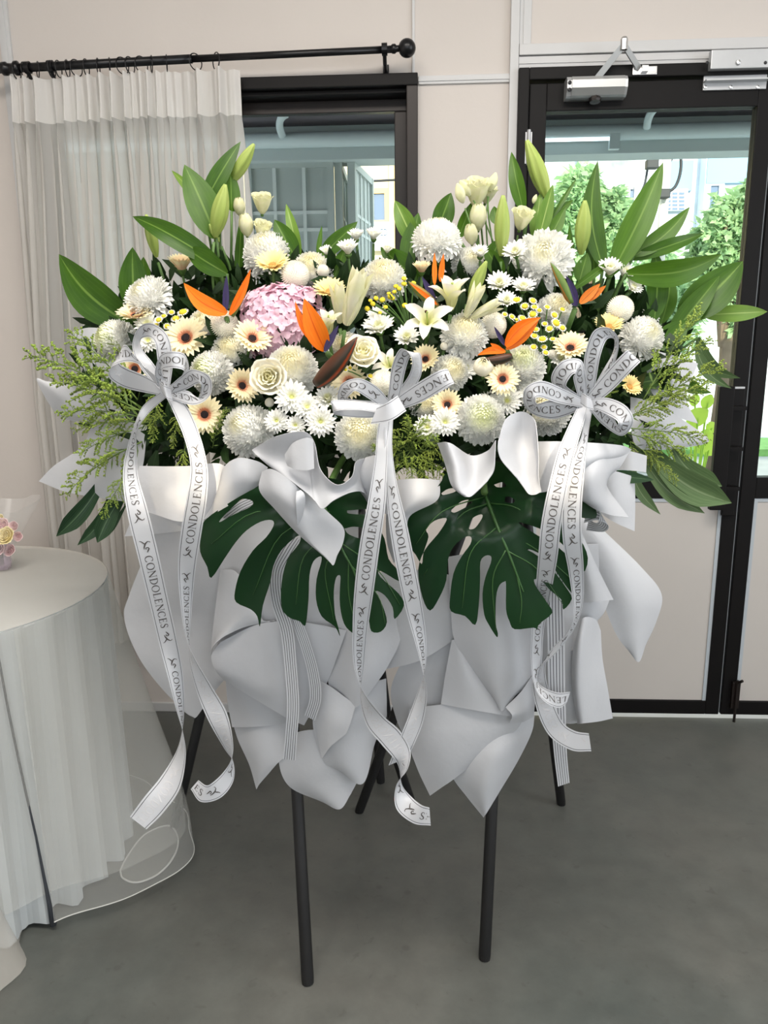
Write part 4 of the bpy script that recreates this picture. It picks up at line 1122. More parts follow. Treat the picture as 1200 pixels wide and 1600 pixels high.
# ------------------------------------------------------------------ spray chrysanthemums (daisy-like)
for (x, y, d, fx, fz, dY, k, lab) in [
    (233, 512, 42, -.1, .9, -.0, 'cup', 'white spray daisy above left bow beside cream gerbera'),
    (232, 533, 36, .1, .4, .0, 'flat', 'white spray daisy framed by the left bow top loop'),
    (456, 621, 50, .1, .35, -.03, 'flat', 'white spray daisy right under the big cream chrysanthemum'),
    (480, 637, 40, .2, .5, -.025, 'flat', 'white spray daisy second in the low central cluster'),
    (501, 659, 44, .1, .2, -.03, 'flat', 'white spray daisy resting above the rolled paper edge'),
    (433, 658, 36, -.1, .3, -.03, 'flat', 'white spray daisy right against the wide low chrysanthemum'),
    (462, 665, 30, .0, .3, -.025, 'flat', 'small white spray daisy lowest in the central cluster'),
    (514, 626, 44, -.2, .9, -.01, 'cup', 'white spray daisy left of the middle bow loops'),
    (510, 397, 26, .0, 1.6, .02, 'side', 'small white daisy bloom above the creamy chrysanthemum'),
    (544, 396, 42, .0, 1.8, .0, 'side', 'white daisy seen from the side before the window'),
    (557, 374, 32, .0, 1.8, .02, 'side', 'white daisy in front of the folded gate panels'),
    (584, 373, 34, .2, 1.8, .02, 'side', 'white daisy highest at right of the window group'),
    (605, 394, 28, .2, 1.4, .02, 'side', 'small white daisy beside the dark leaf under window frame'),
    (593, 517, 52, -.2, 1.2, -.01, 'cup', 'large white daisy under the yellow buttons'),
    (590, 497, 34, -.1, 1.0, .02, 'cup', 'white daisy directly under the yellow button cluster'),
    (635, 531, 42, .1, .9, -.0, 'cup', 'white daisy below the spread open lily'),
    (750, 401, 34, -.1, 1.2, .0, 'side', 'white daisy left of the upright pale bud'),
    (780, 447, 42, -.1, .8, -.0, 'cup', 'white daisy above the button daisies at right centre'),
    (817, 453, 40, .1, 1.3, .0, 'cup', 'white daisy under the largest shaggy chrysanthemum'),
    (791, 473, 34, .0, .8, -.01, 'cup', 'white daisy at the top left of the button daisies'),
    (806, 398, 40, -.4, .9, -.03, 'cup', 'white daisy overlapping the largest chrysanthemum left side'),
    (952, 428, 46, -.1, 1.3, -.02, 'side', 'white daisy above the small orange flower at right'),
    (974, 432, 40, .4, 1.2, -.01, 'side', 'white daisy leaning right over the white pompon'),
    (986, 452, 32, .5, .9, -.01, 'cup', 'small white daisy right above the white pompon'),
    (997, 446, 22, .7, .8, .0, 'side', 'tiny white daisy bud against the broad green leaf'),
    (695, 660, 42, .1, .3, -.03, 'flat', 'white daisy low beside the green-centred chrysanthemum'),
    (668, 668, 38, -.1, .4, -.01, 'flat', 'white daisy above the central green sprays'),
    (724, 578, 42, .3, .4, .02, 'cup', 'white daisy beside the ragged yellow-cream chrysanthemum'),
    (792, 627, 42, .0, .4, .0, 'flat', 'white daisy under the small dark-eyed gerbera'),
    (828, 612, 40, -.4, .4, .0, 'flat', 'white daisy left of the right bow'),
    (876, 562, 36, -.2, .6, .0, 'cup', 'white daisy under the right dark-eyed gerbera'),
    (764, 627, 30, .2, .3, .02, 'flat', 'small white daisy right above the green-centred chrysanthemum'),
    (1016, 492, 30, .5, .5, .03, 'flat', 'white daisy behind the bright right chrysanthemum'),
    (263, 556, 32, .1, .3, .03, 'flat', 'white daisy behind the left bow right of its top loop')]:
    place('spray_daisy', x, y, d * 1.2, fx, fz, dY, lab, 'flower', 'white spray daisies', SPRAY[k])
for (x, y, d, lab) in [(505, 423, 20, 'green-white daisy bud on the creamy chrysanthemum'), (555, 428, 14, 'small round daisy bud beside the half-open lily'), (421, 629, 15, 'closed white bud above the low central daisies'), (862, 553, 14, 'small pale bud under the button daisies'), (694, 541, 13, 'small green bud left of cream chrysanthemum under lilies')]:
    place('daisy_bud', x, y, d, .1, 1.5, -.01, lab, 'flower bud', 'round daisy buds', [('bud', POM), ('calyx', SPRAY['flat'][2][1])])
# ------------------------------------------------------------------ button daisies on branching sprays
def button(mpet):
    rnd = random.Random(4); q = MB()
    if mpet: ring_petals(q, 16, .5, .26, 8, -5, .5, rnd, .1, rows=2)
    q2 = MB(); q2.lathe([(.62, -.05), (.6, .2), (.4, .34), (.0001, .4)], (0, 0, 0), n=12); q2.lathe([(.0001, -.4), (.2, -.35), (.55, -.05), (.6, .02)], (0, 0, 0), n=10, mi=1)
    n0 = len(q.f); q.add(q2.v, q2.f); fm = [0] * n0 + [1 if i == 0 else 2 for i in q2.m]
    return mesh('button', q.v, q.f, ['spray_white', 'disc_yellow', 'calyx_green'], fmat=fm)
BUTW, BUTY = button(True), button(False)
def button_spray(base, heads, yellow, lab, dY=-.04):
    bp = at(base[0], base[1], YS(*base) + .03)
    o = thing('button_daisy_spray', bp, lab, 'flower', 'button daisy sprays')
    for (x, y, d) in heads:
        p = at(x, y, YS(x, y) + dY + random.uniform(-.015, .015))
        rt = face_rot(random.uniform(-.3, .5), random.uniform(.5, 1.4), random.uniform(0, 6))
        h = obj('flower_head', BUTY if yellow else BUTW, o, wmat(o).inverted() @ (Matrix.Translation(p) @ rt.to_4x4() @ Matrix.Scale(d * mpp(p) / 2, 4)))
        st = MB().tube(bez(p, p.lerp(bp, .5) + Vector((0, .01, .01)), bp, 5), .0013, 5); st.build('stem', 'stem_green', o)
z6 = lambda L_: [(480 + a / 4, 370 + b_ / 4, d) for a, b_, d in L_]
z7 = lambda L_: [(700 + a / 4, 370 + b_ / 4, d) for a, b_, d in L_]
button_spray((640, 520), z6([(375, 450, 14), (410, 420, 13), (430, 385, 13), (470, 395, 15), (520, 375, 15), (535, 385, 12), (555, 310, 13), (605, 295, 14), (665, 290, 13), (605, 262, 13), (455, 475, 10), (490, 440, 12), (610, 430, 15), (545, 345, 12), (575, 325, 12), (510, 355, 11), (395, 400, 11)]), True, 'branching spray of plain yellow buttons left of the open lilies')
button_spray((850, 570), z7([(430, 395, 18), (530, 400, 15), (480, 435, 16), (540, 440, 14), (620, 440, 13), (715, 455, 13), (530, 485, 17), (665, 490, 15), (465, 510, 16), (675, 540, 19), (715, 570, 14), (635, 575, 15), (605, 545, 12), (550, 580, 13), (590, 640, 18), (655, 640, 12), (535, 690, 14), (610, 725, 13), (540, 620, 14), (355, 485, 11), (400, 500, 12), (425, 520, 12), (570, 460, 12), (600, 690, 12), (510, 520, 12)]), False, 'spray of yellow button daisies with white petals at right centre')
button_spray((275, 540), [(286, 488, 20), (275, 498, 18), (261, 510, 13), (248, 500, 14), (256, 494, 12), (268, 488, 12), (244, 508, 12)], False, 'small button daisy spray above the left dark-eyed gerbera')
button_spray((590, 610), [(579, 588, 14), (547, 575, 10), (540, 578, 9)], False, 'few button daisies left of the small pompon at middle bow')
# ================================================================== LEAVES, BIRDS OF PARADISE, SPRAYS, MONSTERA
def leaf_mat(name, c1, c2, vein, rough=0.42, trans=0.22, tcol=None, nv=9.0, vs_=0.25, spec=.3):
    m = bpy.data.materials.new(name); m.use_nodes = True
    N, L = m.node_tree.nodes, m.node_tree.links
    b_ = N['Principled BSDF']; b_.inputs['Roughness'].default_value = rough; b_.inputs['Specular IOR Level'].default_value = spec
    uv = N.new('ShaderNodeUVMap'); uv.uv_map = 'uv'
    sp = N.new('ShaderNodeSeparateXYZ'); L.new(uv.outputs[0], sp.inputs[0])
    nz = N.new('ShaderNodeTexNoise'); nz.inputs['Scale'].default_value = 3.0; nz.inputs['Detail'].default_value = 4; L.new(uv.outputs[0], nz.inputs['Vector'])
    oi = N.new('ShaderNodeObjectInfo')
    ad = N.new('ShaderNodeMath'); ad.operation = 'MULTIPLY_ADD'; L.new(oi.outputs['Random'], ad.inputs[0]); ad.inputs[1].default_value = .5; L.new(nz.outputs['Fac'], ad.inputs[2])
    mr = N.new('ShaderNodeMapRange'); mr.inputs[1].default_value = .35; mr.inputs[2].default_value = 1.1; L.new(ad.outputs[0], mr.inputs[0])
    mx = N.new('ShaderNodeMix'); mx.data_type = 'RGBA'; mx.inputs[6].default_value = c1; mx.inputs[7].default_value = c2; L.new(mr.outputs[0], mx.inputs[0])
    # midrib: |v - .5| small ; parallel veins
    d = N.new('ShaderNodeMath'); d.operation = 'SUBTRACT'; L.new(sp.outputs[1], d.inputs[0]); d.inputs[1].default_value = .5
    a = N.new('ShaderNodeMath'); a.operation = 'ABSOLUTE'; L.new(d.outputs[0], a.inputs[0])
    r_ = N.new('ShaderNodeMapRange'); r_.inputs[1].default_value = .045; r_.inputs[2].default_value = .015; L.new(a.outputs[0], r_.inputs[0])
    sn = N.new('ShaderNodeMath'); sn.operation = 'SINE'; ml = N.new('ShaderNodeMath'); ml.operation = 'MULTIPLY'; ml.inputs[1].default_value = nv * 6.283; L.new(sp.outputs[1], ml.inputs[0]); L.new(ml.outputs[0], sn.inputs[0])
    r2 = N.new('ShaderNodeMapRange'); r2.inputs[1].default_value = .5; r2.inputs[2].default_value = 1; r2.inputs[4].default_value = vs_; L.new(sn.outputs[0], r2.inputs[0])
    mxx = N.new('ShaderNodeMath'); mxx.operation = 'MAXIMUM'; L.new(r_.outputs[0], mxx.inputs[0]); L.new(r2.outputs[0], mxx.inputs[1])
    m2 = N.new('ShaderNodeMix'); m2.data_type = 'RGBA'; L.new(mxx.outputs[0], m2.inputs[0]); L.new(mx.outputs[2], m2.inputs[6]); m2.inputs[7].default_value = vein
    L.new(m2.outputs[2], b_.inputs['Base Color'])
    t = N.new('ShaderNodeBsdfTranslucent')
    if tcol: t.inputs[0].default_value = tcol
    else: L.new(m2.outputs[2], t.inputs[0])
    ms = N.new('ShaderNodeMixShader'); ms.inputs[0].default_value = trans; L.new(b_.outputs[0], ms.inputs[1]); L.new(t.outputs[0], ms.inputs[2])
    L.new(ms.outputs[0], N['Material Output'].inputs['Surface']); MATS[name] = m
leaf_mat('lance_leaf', C(36, 70, 14), C(70, 108, 22), C(104, 136, 58), tcol=C(104, 150, 30), trans=.2, vs_=.1)
leaf_mat('pale_lance_leaf', C(78, 114, 40), C(116, 148, 62), C(160, 180, 104), tcol=C(140, 180, 60), trans=.25, vs_=.12)
leaf_mat('droop_leaf', C(70, 96, 60), C(96, 120, 78), C(130, 150, 110), trans=.2)
leaf_mat('filler_leaf', C(20, 38, 18), C(36, 60, 26), C(46, 74, 36), rough=.5, trans=.1)
leaf_mat('orange_sepal', C(246, 112, 14), C(252, 140, 36), C(226, 92, 12), rough=.4, trans=.25, nv=7, vs_=.2)
leaf_mat('dark_orange', C(214, 110, 30), C(228, 134, 52), C(150, 90, 40), rough=.45, trans=.2)
leaf_mat('purple_tongue', C(38, 30, 62), C(60, 48, 96), C(30, 24, 50), rough=.4, trans=.05)
leaf_mat('bract_skin', C(30, 36, 28), C(52, 48, 38), C(150, 62, 28), rough=.4, trans=.03, nv=1, vs_=.18)
leaf_mat('green_bract', C(92, 120, 62), C(126, 146, 78), C(190, 120, 60), rough=.4, trans=.12, nv=1, vs_=.5)

LEAFPROF = lambda t: (math.sin(math.pi * min(1, .06 + t ** .8 * .94)) ** .85)
def blade(base, tip, w, bend=0.0, side_bend=0.0, fold=.18, tilt=0.0, rows=12, prof=LEAFPROF, wave=.0, n_hint=None, cols=4):
    base, tip = Vector(base), Vector(tip); ax = tip - base; Ln = ax.length; ax.normalize()
    n = n_hint or (CAM_LOC - (base + tip) / 2).normalized()
    n = (n - ax * n.dot(ax)).normalized()
    n = Matrix.Rotation(R(tilt), 3, ax) @ n
    s = ax.cross(n)
    vs = []; uv = []
    for i in range(rows + 1):
        t = i / rows; c = base + ax * (Ln * t) + n * (bend * Ln * math.sin(math.pi * t)) + s * (side_bend * Ln * math.sin(math.pi * t))
        ww = w * prof(t) / 2
        for j in range(cols + 1):
            u = -1 + 2 * j / cols
            vs.append(c + s * (u * ww) + n * (fold * abs(u) * ww + wave * w * math.sin(t * 9 + u * 2) * abs(u)))
            uv.append((t, .5 + .5 * u))
    k = cols + 1
    fs = [(i * k + j, i * k + j + 1, (i + 1) * k + j + 1, (i + 1) * k + j) for i in range(rows) for j in range(cols)]
    return vs, fs, uv
def leafy(lab, stem_px, leaves, m='lance_leaf', cat='leaves', name='leafy_stem'):
    p0 = at(*stem_px)
    o = thing(name, p0, lab, cat, 'long green leaf stems')
    for L_ in leaves:
        bx, by, tx, ty, w = L_[:5]
        Yb, Yt = L_[5], L_[6]; kw = L_[7] if len(L_) > 7 else {}
        a, t_ = at(bx, by, Yb), at(tx, ty, Yt); kw = dict(kw); mm = kw.pop('m', m)
        vs, fs, uv = blade(a, t_, w * mpp(a), **kw)
        wobj('leaf', vs, fs, mm, o, uvs=uv)
        MB().tube(bez(a, a.lerp(p0, .5) + Vector((0, .02, .01)), p0, 5), .003, 6).build('stalk', 'stem_green', o, smooth=True)
    return o
leafy('spreading long dark leaves at the far left before the curtain', (300, 600, -.98), [
    (205, 508, 92, 397, 62, -1.0, -.98, dict(bend=.08, side_bend=-.06, tilt=-14, fold=.25)),
    (212, 488, 207, 386, 50, -1.02, -1.0, dict(bend=-.05, tilt=20, fold=.2)),
    (226, 455, 224, 401, 24, -.98, -.97, dict(tilt=-20)),
    (190, 512, 126, 478, 32, -.99, -.97, dict(bend=.06, tilt=15))])
leafy('tall broad leaves rising at left in front of curtain edge', (355, 560, -.98), [
    (338, 372, 288, 257, 52, -1.03, -1.0, dict(bend=.05, fold=.2, tilt=10)),
    (318, 320, 376, 221, 30, -1.0, -.97, dict(bend=.05, tilt=-15)),
    (362, 330, 360, 262, 30, -.99, -.97, dict(tilt=30)),
    (345, 415, 207, 338, 34, -1.03, -.99, dict(bend=.16, fold=.3, tilt=8)),
    (355, 428, 288, 385, 34, -1.05, -1.03, dict(bend=.12, tilt=-8)),
    (330, 330, 268, 266, 16, -.99, -.96, dict(bend=.1, m='pale_lance_leaf')),
    (352, 460, 330, 380, 22, -1.0, -.99, dict(tilt=20)),
    (372, 440, 378, 330, 16, -1.0, -.98, dict(tilt=-30))])
leafy('pair of short upright leaves behind round white chrysanthemum', (450, 560, -1.0), [
    (464, 408, 429, 343, 34, -1.03, -1.01, dict(bend=.08, fold=.3)), (468, 402, 447, 318, 18, -1.01, -.99, dict(bend=.1, m='pale_lance_leaf', fold=.4))])
leafy('slender leaves pointing right below the window', (520, 560, -1.0), [
    (500, 402, 559, 346, 26, -1.03, -1.01, dict(bend=.06)), (496, 400, 503, 352, 8, -1.02, -1.01, {}), (520, 440, 540, 385, 22, -1.03, -1.02, {})])
leafy('dark leaves around the flat-topped chrysanthemum at window corner', (640, 570, -1.0), [
    (648, 380, 617, 313, 30, -1.02, -1.0, dict(bend=.1, m='pale_lance_leaf', fold=.3)), (636, 412, 654, 332, 34, -1.04, -1.02, dict(tilt=-15)),
    (655, 440, 594, 386, 40, -1.05, -1.04, dict(bend=.12)), (640, 450, 625, 395, 34, -1.06, -1.05, dict(tilt=20))])
leafy('single dark leaf against the wall above flat-topped chrysanthemum', (690, 560, -1.0), [(682, 362, 705, 301, 34, -1.0, -.97, dict(bend=.05, tilt=10))])
leafy('mixed upright leaves in front of the black door frame', (830, 560, -1.0), [
    (818, 330, 799, 237, 24, -1.0, -.97, dict(bend=.08, tilt=-10)), (842, 372, 864, 288, 24, -1.02, -1.0, dict(tilt=10, m='pale_lance_leaf')),
    (856, 378, 884, 324, 22, -1.02, -1.0, {}), (862, 338, 896, 312, 14, -1.0, -.98, {}), (860, 345, 901, 278, 8, -1.0, -.97, dict(bend=.05)),
    (835, 372, 845, 300, 22, -1.0, -.98, dict(m='pale_lance_leaf')), (785, 430, 757, 385, 26, -1.06, -1.05, dict(fold=.3)), (765, 410, 782, 372, 26, -1.03, -1.02, {}),
    (850, 440, 848, 372, 20, -1.0, -.99, {}), (890, 440, 890, 350, 16, -1.04, -1.02, dict(tilt=25)), (716, 372, 738, 315, 20, -1.0, -.98, dict(tilt=15)), (775, 350, 772, 322, 18, -1.0, -.98, {})])
leafy('fan of long leaves in front of the door glass', (930, 540, -1.0), [
    (942, 418, 934, 251, 34, -1.02, -.98, dict(side_bend=-.08, fold=.2, tilt=10)), (955, 428, 1036, 254, 44, -1.02, -.97, dict(bend=.05, side_bend=.02, fold=.25)),
    (990, 400, 1078, 323, 30, -1.01, -.97, dict(side_bend=.06, tilt=-10)), (985, 405, 1100, 365, 22, -1.0, -.97, dict(bend=.14)),
    (978, 428, 1128, 397, 42, -1.04, -.99, dict(bend=.1, side_bend=.06, tilt=12)), (895, 452, 958, 406, 13, -1.05, -1.03, dict(bend=.12)),
    (928, 432, 927, 322, 30, -1.0, -.98, dict(tilt=28)), (905, 440, 918, 395, 26, -1.03, -1.02, {})])
leafy('broad leaves reaching right beyond the door stile', (1000, 590, -1.0), [
    (1062, 500, 1161, 408, 62, -.98, -.94, dict(bend=.05, side_bend=.04, tilt=-10, fold=.25)), (1045, 530, 1125, 430, 36, -1.0, -.96, dict(bend=.08)),
    (1022, 500, 1023, 388, 34, -1.02, -1.0, dict(side_bend=.04, tilt=15)), (1033, 505, 1047, 424, 28, -1.0, -.98, dict(side_bend=.05)),
    (1098, 492, 1199, 487, 26, -.97, -.93, dict(bend=.1, m='pale_lance_leaf')), (1030, 545, 1075, 500, 40, -1.02, -1.0, {})])
leafy('drooping dull green leaves below the right side sprays', (1000, 610, -1.0), [
    (1090, 528, 1157, 591, 26, -.98, -1.0, dict(side_bend=.16, bend=.1, m='droop_leaf', tilt=20)), (1088, 545, 1143, 607, 18, -.98, -1.0, dict(side_bend=.12, bend=.1, m='droop_leaf')),
    (1055, 575, 1112, 614, 22, -1.0, -1.02, dict(side_bend=.14, m='lance_leaf')), (985, 575, 1030, 560, 26, -1.08, -1.05, {}), (990, 600, 1045, 590, 26, -1.08, -1.05, {})])

# ------------------------------------------------------------------ birds of paradise
def bop(lab, base, parts, stem_end=None):
    Y0 = YS(*base) - .06
    p0 = at(base[0], base[1], Y0)
    o = thing('bird_of_paradise', p0, lab, 'flower', 'orange birds of paradise')
    for kind, (x0, y0, x1, y1), w, kw in parts:
        kw = dict(kw); d0, d1 = kw.pop('d0', 0), kw.pop('d1', 0)
        a, t_ = at(x0, y0, Y0 + d0), at(x1, y1, Y0 + d1)
        nm, mm = {'sepal': ('sepal', 'orange_sepal'), 'dull': ('sepal', 'dark_orange'), 'tongue': ('tongue', 'purple_tongue'), 'bract': ('bract', 'bract_skin'), 'gbract': ('bract', 'green_bract')}[kind]
        if 'bract' in kind:
            # boat-shaped sheath: a tube that swells and tapers to a beak
            n_ = 10; pts = [a.lerp(t_, i / n_) + Vector((0, 0, -kw.get('sag', .0) * math.sin(math.pi * i / n_))) for i in range(n_ + 1)]
            rs = [w * mpp(a) / 2 * max(.05, math.sin(math.pi * (.16 + .83 * i / n_)) ** .8) for i in range(n_ + 1)]
            q = MB().tube(pts, rs, 10); uvs = []
            for i in range(n_ + 1):
                for k in range(10): uvs.append((i / n_, k / 10.0))
            wobj(nm, q.v, q.f, mm, o, uvs=uvs)
        else:
            vs, fs, uv = blade(a, t_, w * mpp(a), **kw)
            wobj(nm, vs, fs, mm, o, uvs=uv)
    stem_to(o, p0, (p0 - anchor(p0)).normalized(), .005)
    return o
bop('bird of paradise with one orange sepal pointing left, left of hydrangea', (353, 490), [
    ('sepal', (354, 490, 287, 442), 27, dict(bend=.06, side_bend=-.1, fold=.2)), ('tongue', (352, 490, 354, 430), 10, {}),
    ('sepal', (359, 492, 392, 420), 13, dict(side_bend=.03)), ('gbract', (362, 494, 386, 440), 13, dict(d0=.01, d1=.02))])
bop('biggest orange bird of paradise in front of the pink hydrangea', (508, 548), [
    ('sepal', (508, 548, 475, 466), 34, dict(bend=.05, side_bend=-.02, fold=.25, d1=-.02)), ('sepal', (503, 542, 461, 470), 14, dict(side_bend=-.1, d0=-.004, d1=-.01)),
    ('tongue', (507, 549, 529, 508), 11, dict(d0=-.01)), ('bract', (494, 600, 558, 527), 30, dict(d0=-.005, d1=-.03, sag=.006))])
bop('orange bird of paradise pointing right over the button daisies', (790, 545), [
    ('sepal', (790, 541, 845, 496), 22, dict(bend=.05, side_bend=-.1, fold=.3)), ('sepal', (791, 546, 842, 500), 13, dict(side_bend=.06, d0=.004)),
    ('sepal', (790, 549, 746, 555), 12, dict(side_bend=.1)), ('sepal', (786, 550, 766, 536), 9, {}), ('tongue', (789, 540, 772, 510), 7, {}), ('bract', (800, 556, 752, 562), 16, dict(sag=.004))])
bop('small bird of paradise with pale stalk under the spray daisies', (901, 476), [
    ('dull', (906, 474, 938, 443), 15, dict(fold=.3)), ('dull', (918, 470, 947, 446), 11, {}), ('tongue', (901, 478, 884, 430), 11, dict(side_bend=.05)), ('gbract', (893, 474, 860, 410), 14, dict(sag=-.003)), ('dull', (893, 474, 876, 452), 8, {}), ('tongue', (898, 478, 895, 460), 9, {})])
bop('bird of paradise with thin orange slivers under flat-topped chrysanthemum', (682, 478), [
    ('sepal', (679, 445, 679, 394), 8, {}), ('sepal', (688, 440, 693, 396), 9, {}), ('tongue', (680, 470, 659, 432), 10, {}), ('gbract', (684, 480, 638, 440), 16, {}), ('sepal', (683, 476, 640, 442), 7, dict(d0=-.01, d1=-.01))])
q = MB().tube(bez(at(901, 478, -1.17), at(899, 495, -1.165), at(893, 520, -1.14), 6), .006, 8)

# ------------------------------------------------------------------ goldenrod-like green sprays
mat('spray_green', C(156, 178, 76), 0.65, trans=0.15, var=0.35, vscale=9, rnd=0.12)
mat('spray_stem', C(92, 116, 50), 0.65)
def spray_mesh(seed, dens=1.0):
    rnd = random.Random(seed); st = MB(); bd = MB()
    main = crom([(0, 0, 0), (.35, 0, .03), (.7, .02, .03), (1, .03, -.02)], 6); st.tube(main, [.008 * (1 - .7 * i / (len(main) - 1)) for i in range(len(main))], 5)
    def buds(p, r_):
        k = rnd.choice((4, 5))
        d = Vector((rnd.gauss(0, 1), rnd.gauss(0, 1), rnd.gauss(0, 1))).normalized(); s = d.orthogonal().normalized(); t2 = d.cross(s)
        vs = [p - d * r_, p + d * r_ * 1.2] + [p + (s * math.cos(6.283 * i / 4) + t2 * math.sin(6.283 * i / 4)) * r_ * .7 for i in range(4)]
        bd.add(vs, [(0, 3, 2), (0, 4, 3), (0, 5, 4), (0, 2, 5), (1, 2, 3), (1, 3, 4), (1, 4, 5), (1, 5, 2)])
    N = int(30 * dens)
    for i in range(N):
        t = .18 + .8 * (i + rnd.random()) / N
        f = t * (len(main) - 1); k = min(int(f), len(main) - 2); p = main[k].lerp(main[k + 1], f - k)
        Lb = (.24 * (1 - t) ** .7 + .05) * rnd.uniform(.6, 1.15)
        a = rnd.uniform(0, 6.28); out = Vector((.75, math.cos(a), math.sin(a) * .8 + .25)).normalized()
        e = p + out * Lb + Vector((.03, 0, -.25 * Lb)); br = bez(p, p + out * Lb * .6 + Vector((0, 0, .1 * Lb)), e, 5); st.tube(br, .0026, 4, cap=False)
        nb = max(5, int(Lb * 95))
        for j in range(nb):
            u = .2 + .8 * (j + rnd.random()) / nb; f = u * 5; k = min(int(f), 4); c = br[k].lerp(br[k + 1], f - k)
            buds(c + Vector((rnd.gauss(0, .007), rnd.gauss(0, .007), abs(rnd.gauss(0, .009)))), rnd.uniform(.009, .016))
    for i in range(10):     # narrow leaves low on the stem
        t = .05 + .5 * i / 10; p = main[int(t * (len(main) - 1))]; a = rnd.uniform(0, 6.28)
        d = Vector((.8, math.cos(a), math.sin(a))).normalized(); s = d.orthogonal().normalized(); l = .13
        st.add([p, p + d * l * .5 + s * .012, p + d * l, p + d * l * .5 - s * .012], [(0, 1, 2, 3)])
    return mesh('spray_stem', st.v, st.f, 'spray_stem'), mesh('spray_buds', bd.v, bd.f, 'spray_green', smooth=False)
SPR = [spray_mesh(1), spray_mesh(2), spray_mesh(3, 1.25)]
def green_spray(x0, y0, x1, y1, lab, k=0, d0=.0, d1=-.02, grp='green feathery sprays', fat=1.0):
    a = at(x0, y0, YS(x0, y0) + d0); t_ = at(x1, y1, YS(x1, y1) * .35 + YS(x0, y0) * .65 + d1); d = t_ - a; L_ = d.length; X = d.normalized()
    Z = Vector((0, -.35, 1)); Z = (Z - X * Z.dot(X)); Z = Z.normalized() if Z.length > .05 else X.orthogonal().normalized(); Yv = Z.cross(X)
    B = Matrix((X, Yv, Z)).transposed()
    o = thing('green_spray', a, lab, 'greenery', grp, rot=B, scale=(L_, L_ * fat, L_ * fat))
    obj('stem', SPR[k][0], o); bdo = obj('florets', SPR[k][1], o); bdo['kind'] = 'stuff'
for i, (x0, y0, x1, y1, k, lab) in enumerate([
    (225, 640, 50, 548, 0, 'longest green spray reaching furthest left'), (215, 625, 113, 515, 1, 'green spray rising steeply at the far left'),
    (235, 650, 82, 590, 2, 'green spray second from the top at far left'), (235, 655, 95, 640, 1, 'level green spray pointing left over pale paper'),
    (235, 660, 118, 668, 0, 'green spray just below the level one at left'), (222, 668, 122, 708, 2, 'green spray dropping left over grey-white paper'),
    (222, 690, 102, 768, 0, 'long green spray hanging down toward the narrow dark leaves'), (208, 735, 158, 806, 1, 'short green spray hanging beside left ribbon tail'),
    (252, 600, 236, 690, 2, 'dense green clump under the left bow'), (282, 640, 268, 700, 2, 'bright green clump right under the left bow knot'),
    (192, 560, 165, 522, 1, 'tiny green spray on the greenish chrysanthemum'), (292, 690, 280, 752, 2, 'green tuft hanging over left paper cuff'), (332, 700, 352, 640, 1, 'green tuft beside the low peach gerbera'),
    (262, 650, 218, 660, 1, 'green tuft beside the left bow tail')]):
    green_spray(x0, y0, x1, y1, lab, k, -.0, -.03, fat=1.15)
for i, (x1, y1, lab) in enumerate([(632, 650, 'upright green tuft above the central papers'), (664, 654, 'green tuft rising toward the low white daisy'), (684, 684, 'green tuft pointing up right below daisies'), (714, 716, 'green tuft pointing right onto cupped paper'), (695, 752, 'green tuft hanging right in central clump'),
    (668, 764, 'lowest green tuft of the central clump'), (606, 764, 'green tuft hanging between the middle ribbon tails'), (586, 732, 'green tuft crossing the left middle ribbon tail'), (581, 698, 'green tuft pointing left under yellow-centred chrysanthemum'), (602, 675, 'green tuft rising beside the middle bow knot'), (640, 755, 'green tuft drooping straight down at centre')]):
    green_spray(643, 702, x1, y1, lab, i % 3, -.01, -.05, 'feathery tufts of the central clump', fat=1.5)
for i, (x0, y0, x1, y1, k, lab) in enumerate([
    (1005, 625, 1098, 482, 0, 'tall green spray rising at right over the broad leaf'), (1010, 610, 1112, 530, 1, 'green spray slanting up right of bright chrysanthemum'),
    (1000, 640, 1132, 572, 2, 'long green spray reaching the door stile'), (985, 650, 1108, 606, 0, 'green spray over the drooping dark leaf at right'),
    (965, 660, 1085, 622, 1, 'green spray right of the right bow'), (970, 668, 1106, 690, 0, 'long level green spray over the right paper corner'),
    (975, 675, 1078, 716, 2, 'green spray dropping right below the level one'), (985, 690, 1058, 752, 1, 'green spray hanging over the right split leaf'),
    (985, 690, 990, 735, 2, 'green tuft hanging at the right paper fold'), (930, 640, 968, 600, 2, 'green tuft between the right bow and small gerbera'), (1010, 690, 1030, 735, 1, 'thin green tuft between right papers')]):
    green_spray(x0, y0, x1, y1, lab, k, -.0, -.03, fat=1.0)

# ------------------------------------------------------------------ dark filler foliage between the stems
rnd = random.Random(77); vs = []; fs = []; uv = []
for i in range(3400):
    x = rnd.uniform(150, 1045); 
    top = lerp_tab([(150, 500), (250, 440), (400, 420), (600, 425), (800, 430), (950, 460), (1045, 520)], x); bot = lerp_tab([(150, 640), (250, 720), (600, 735), (950, 700), (1045, 620)], x)
    y = rnd.uniform(top, bot); p = at(x, y, YS(x, y) + rnd.uniform(.035, .2))
    d = Vector((rnd.gauss(0, 1), -.5 + rnd.gauss(0, .6), rnd.gauss(.3, 1))).normalized(); l = rnd.uniform(.035, .075)
    v_, f_, u_ = blade(p, p + d * l, l * .36, bend=.08, rows=3, cols=2, tilt=rnd.uniform(-50, 50))
    n = len(vs); vs += v_; fs += [tuple(a + n for a in f) for f in f_]; uv += u_
tag(wobj('filler_foliage', vs, fs, 'filler_leaf', uvs=uv), 'dark green foliage packed between the flower stems', 'foliage', kind='stuff')

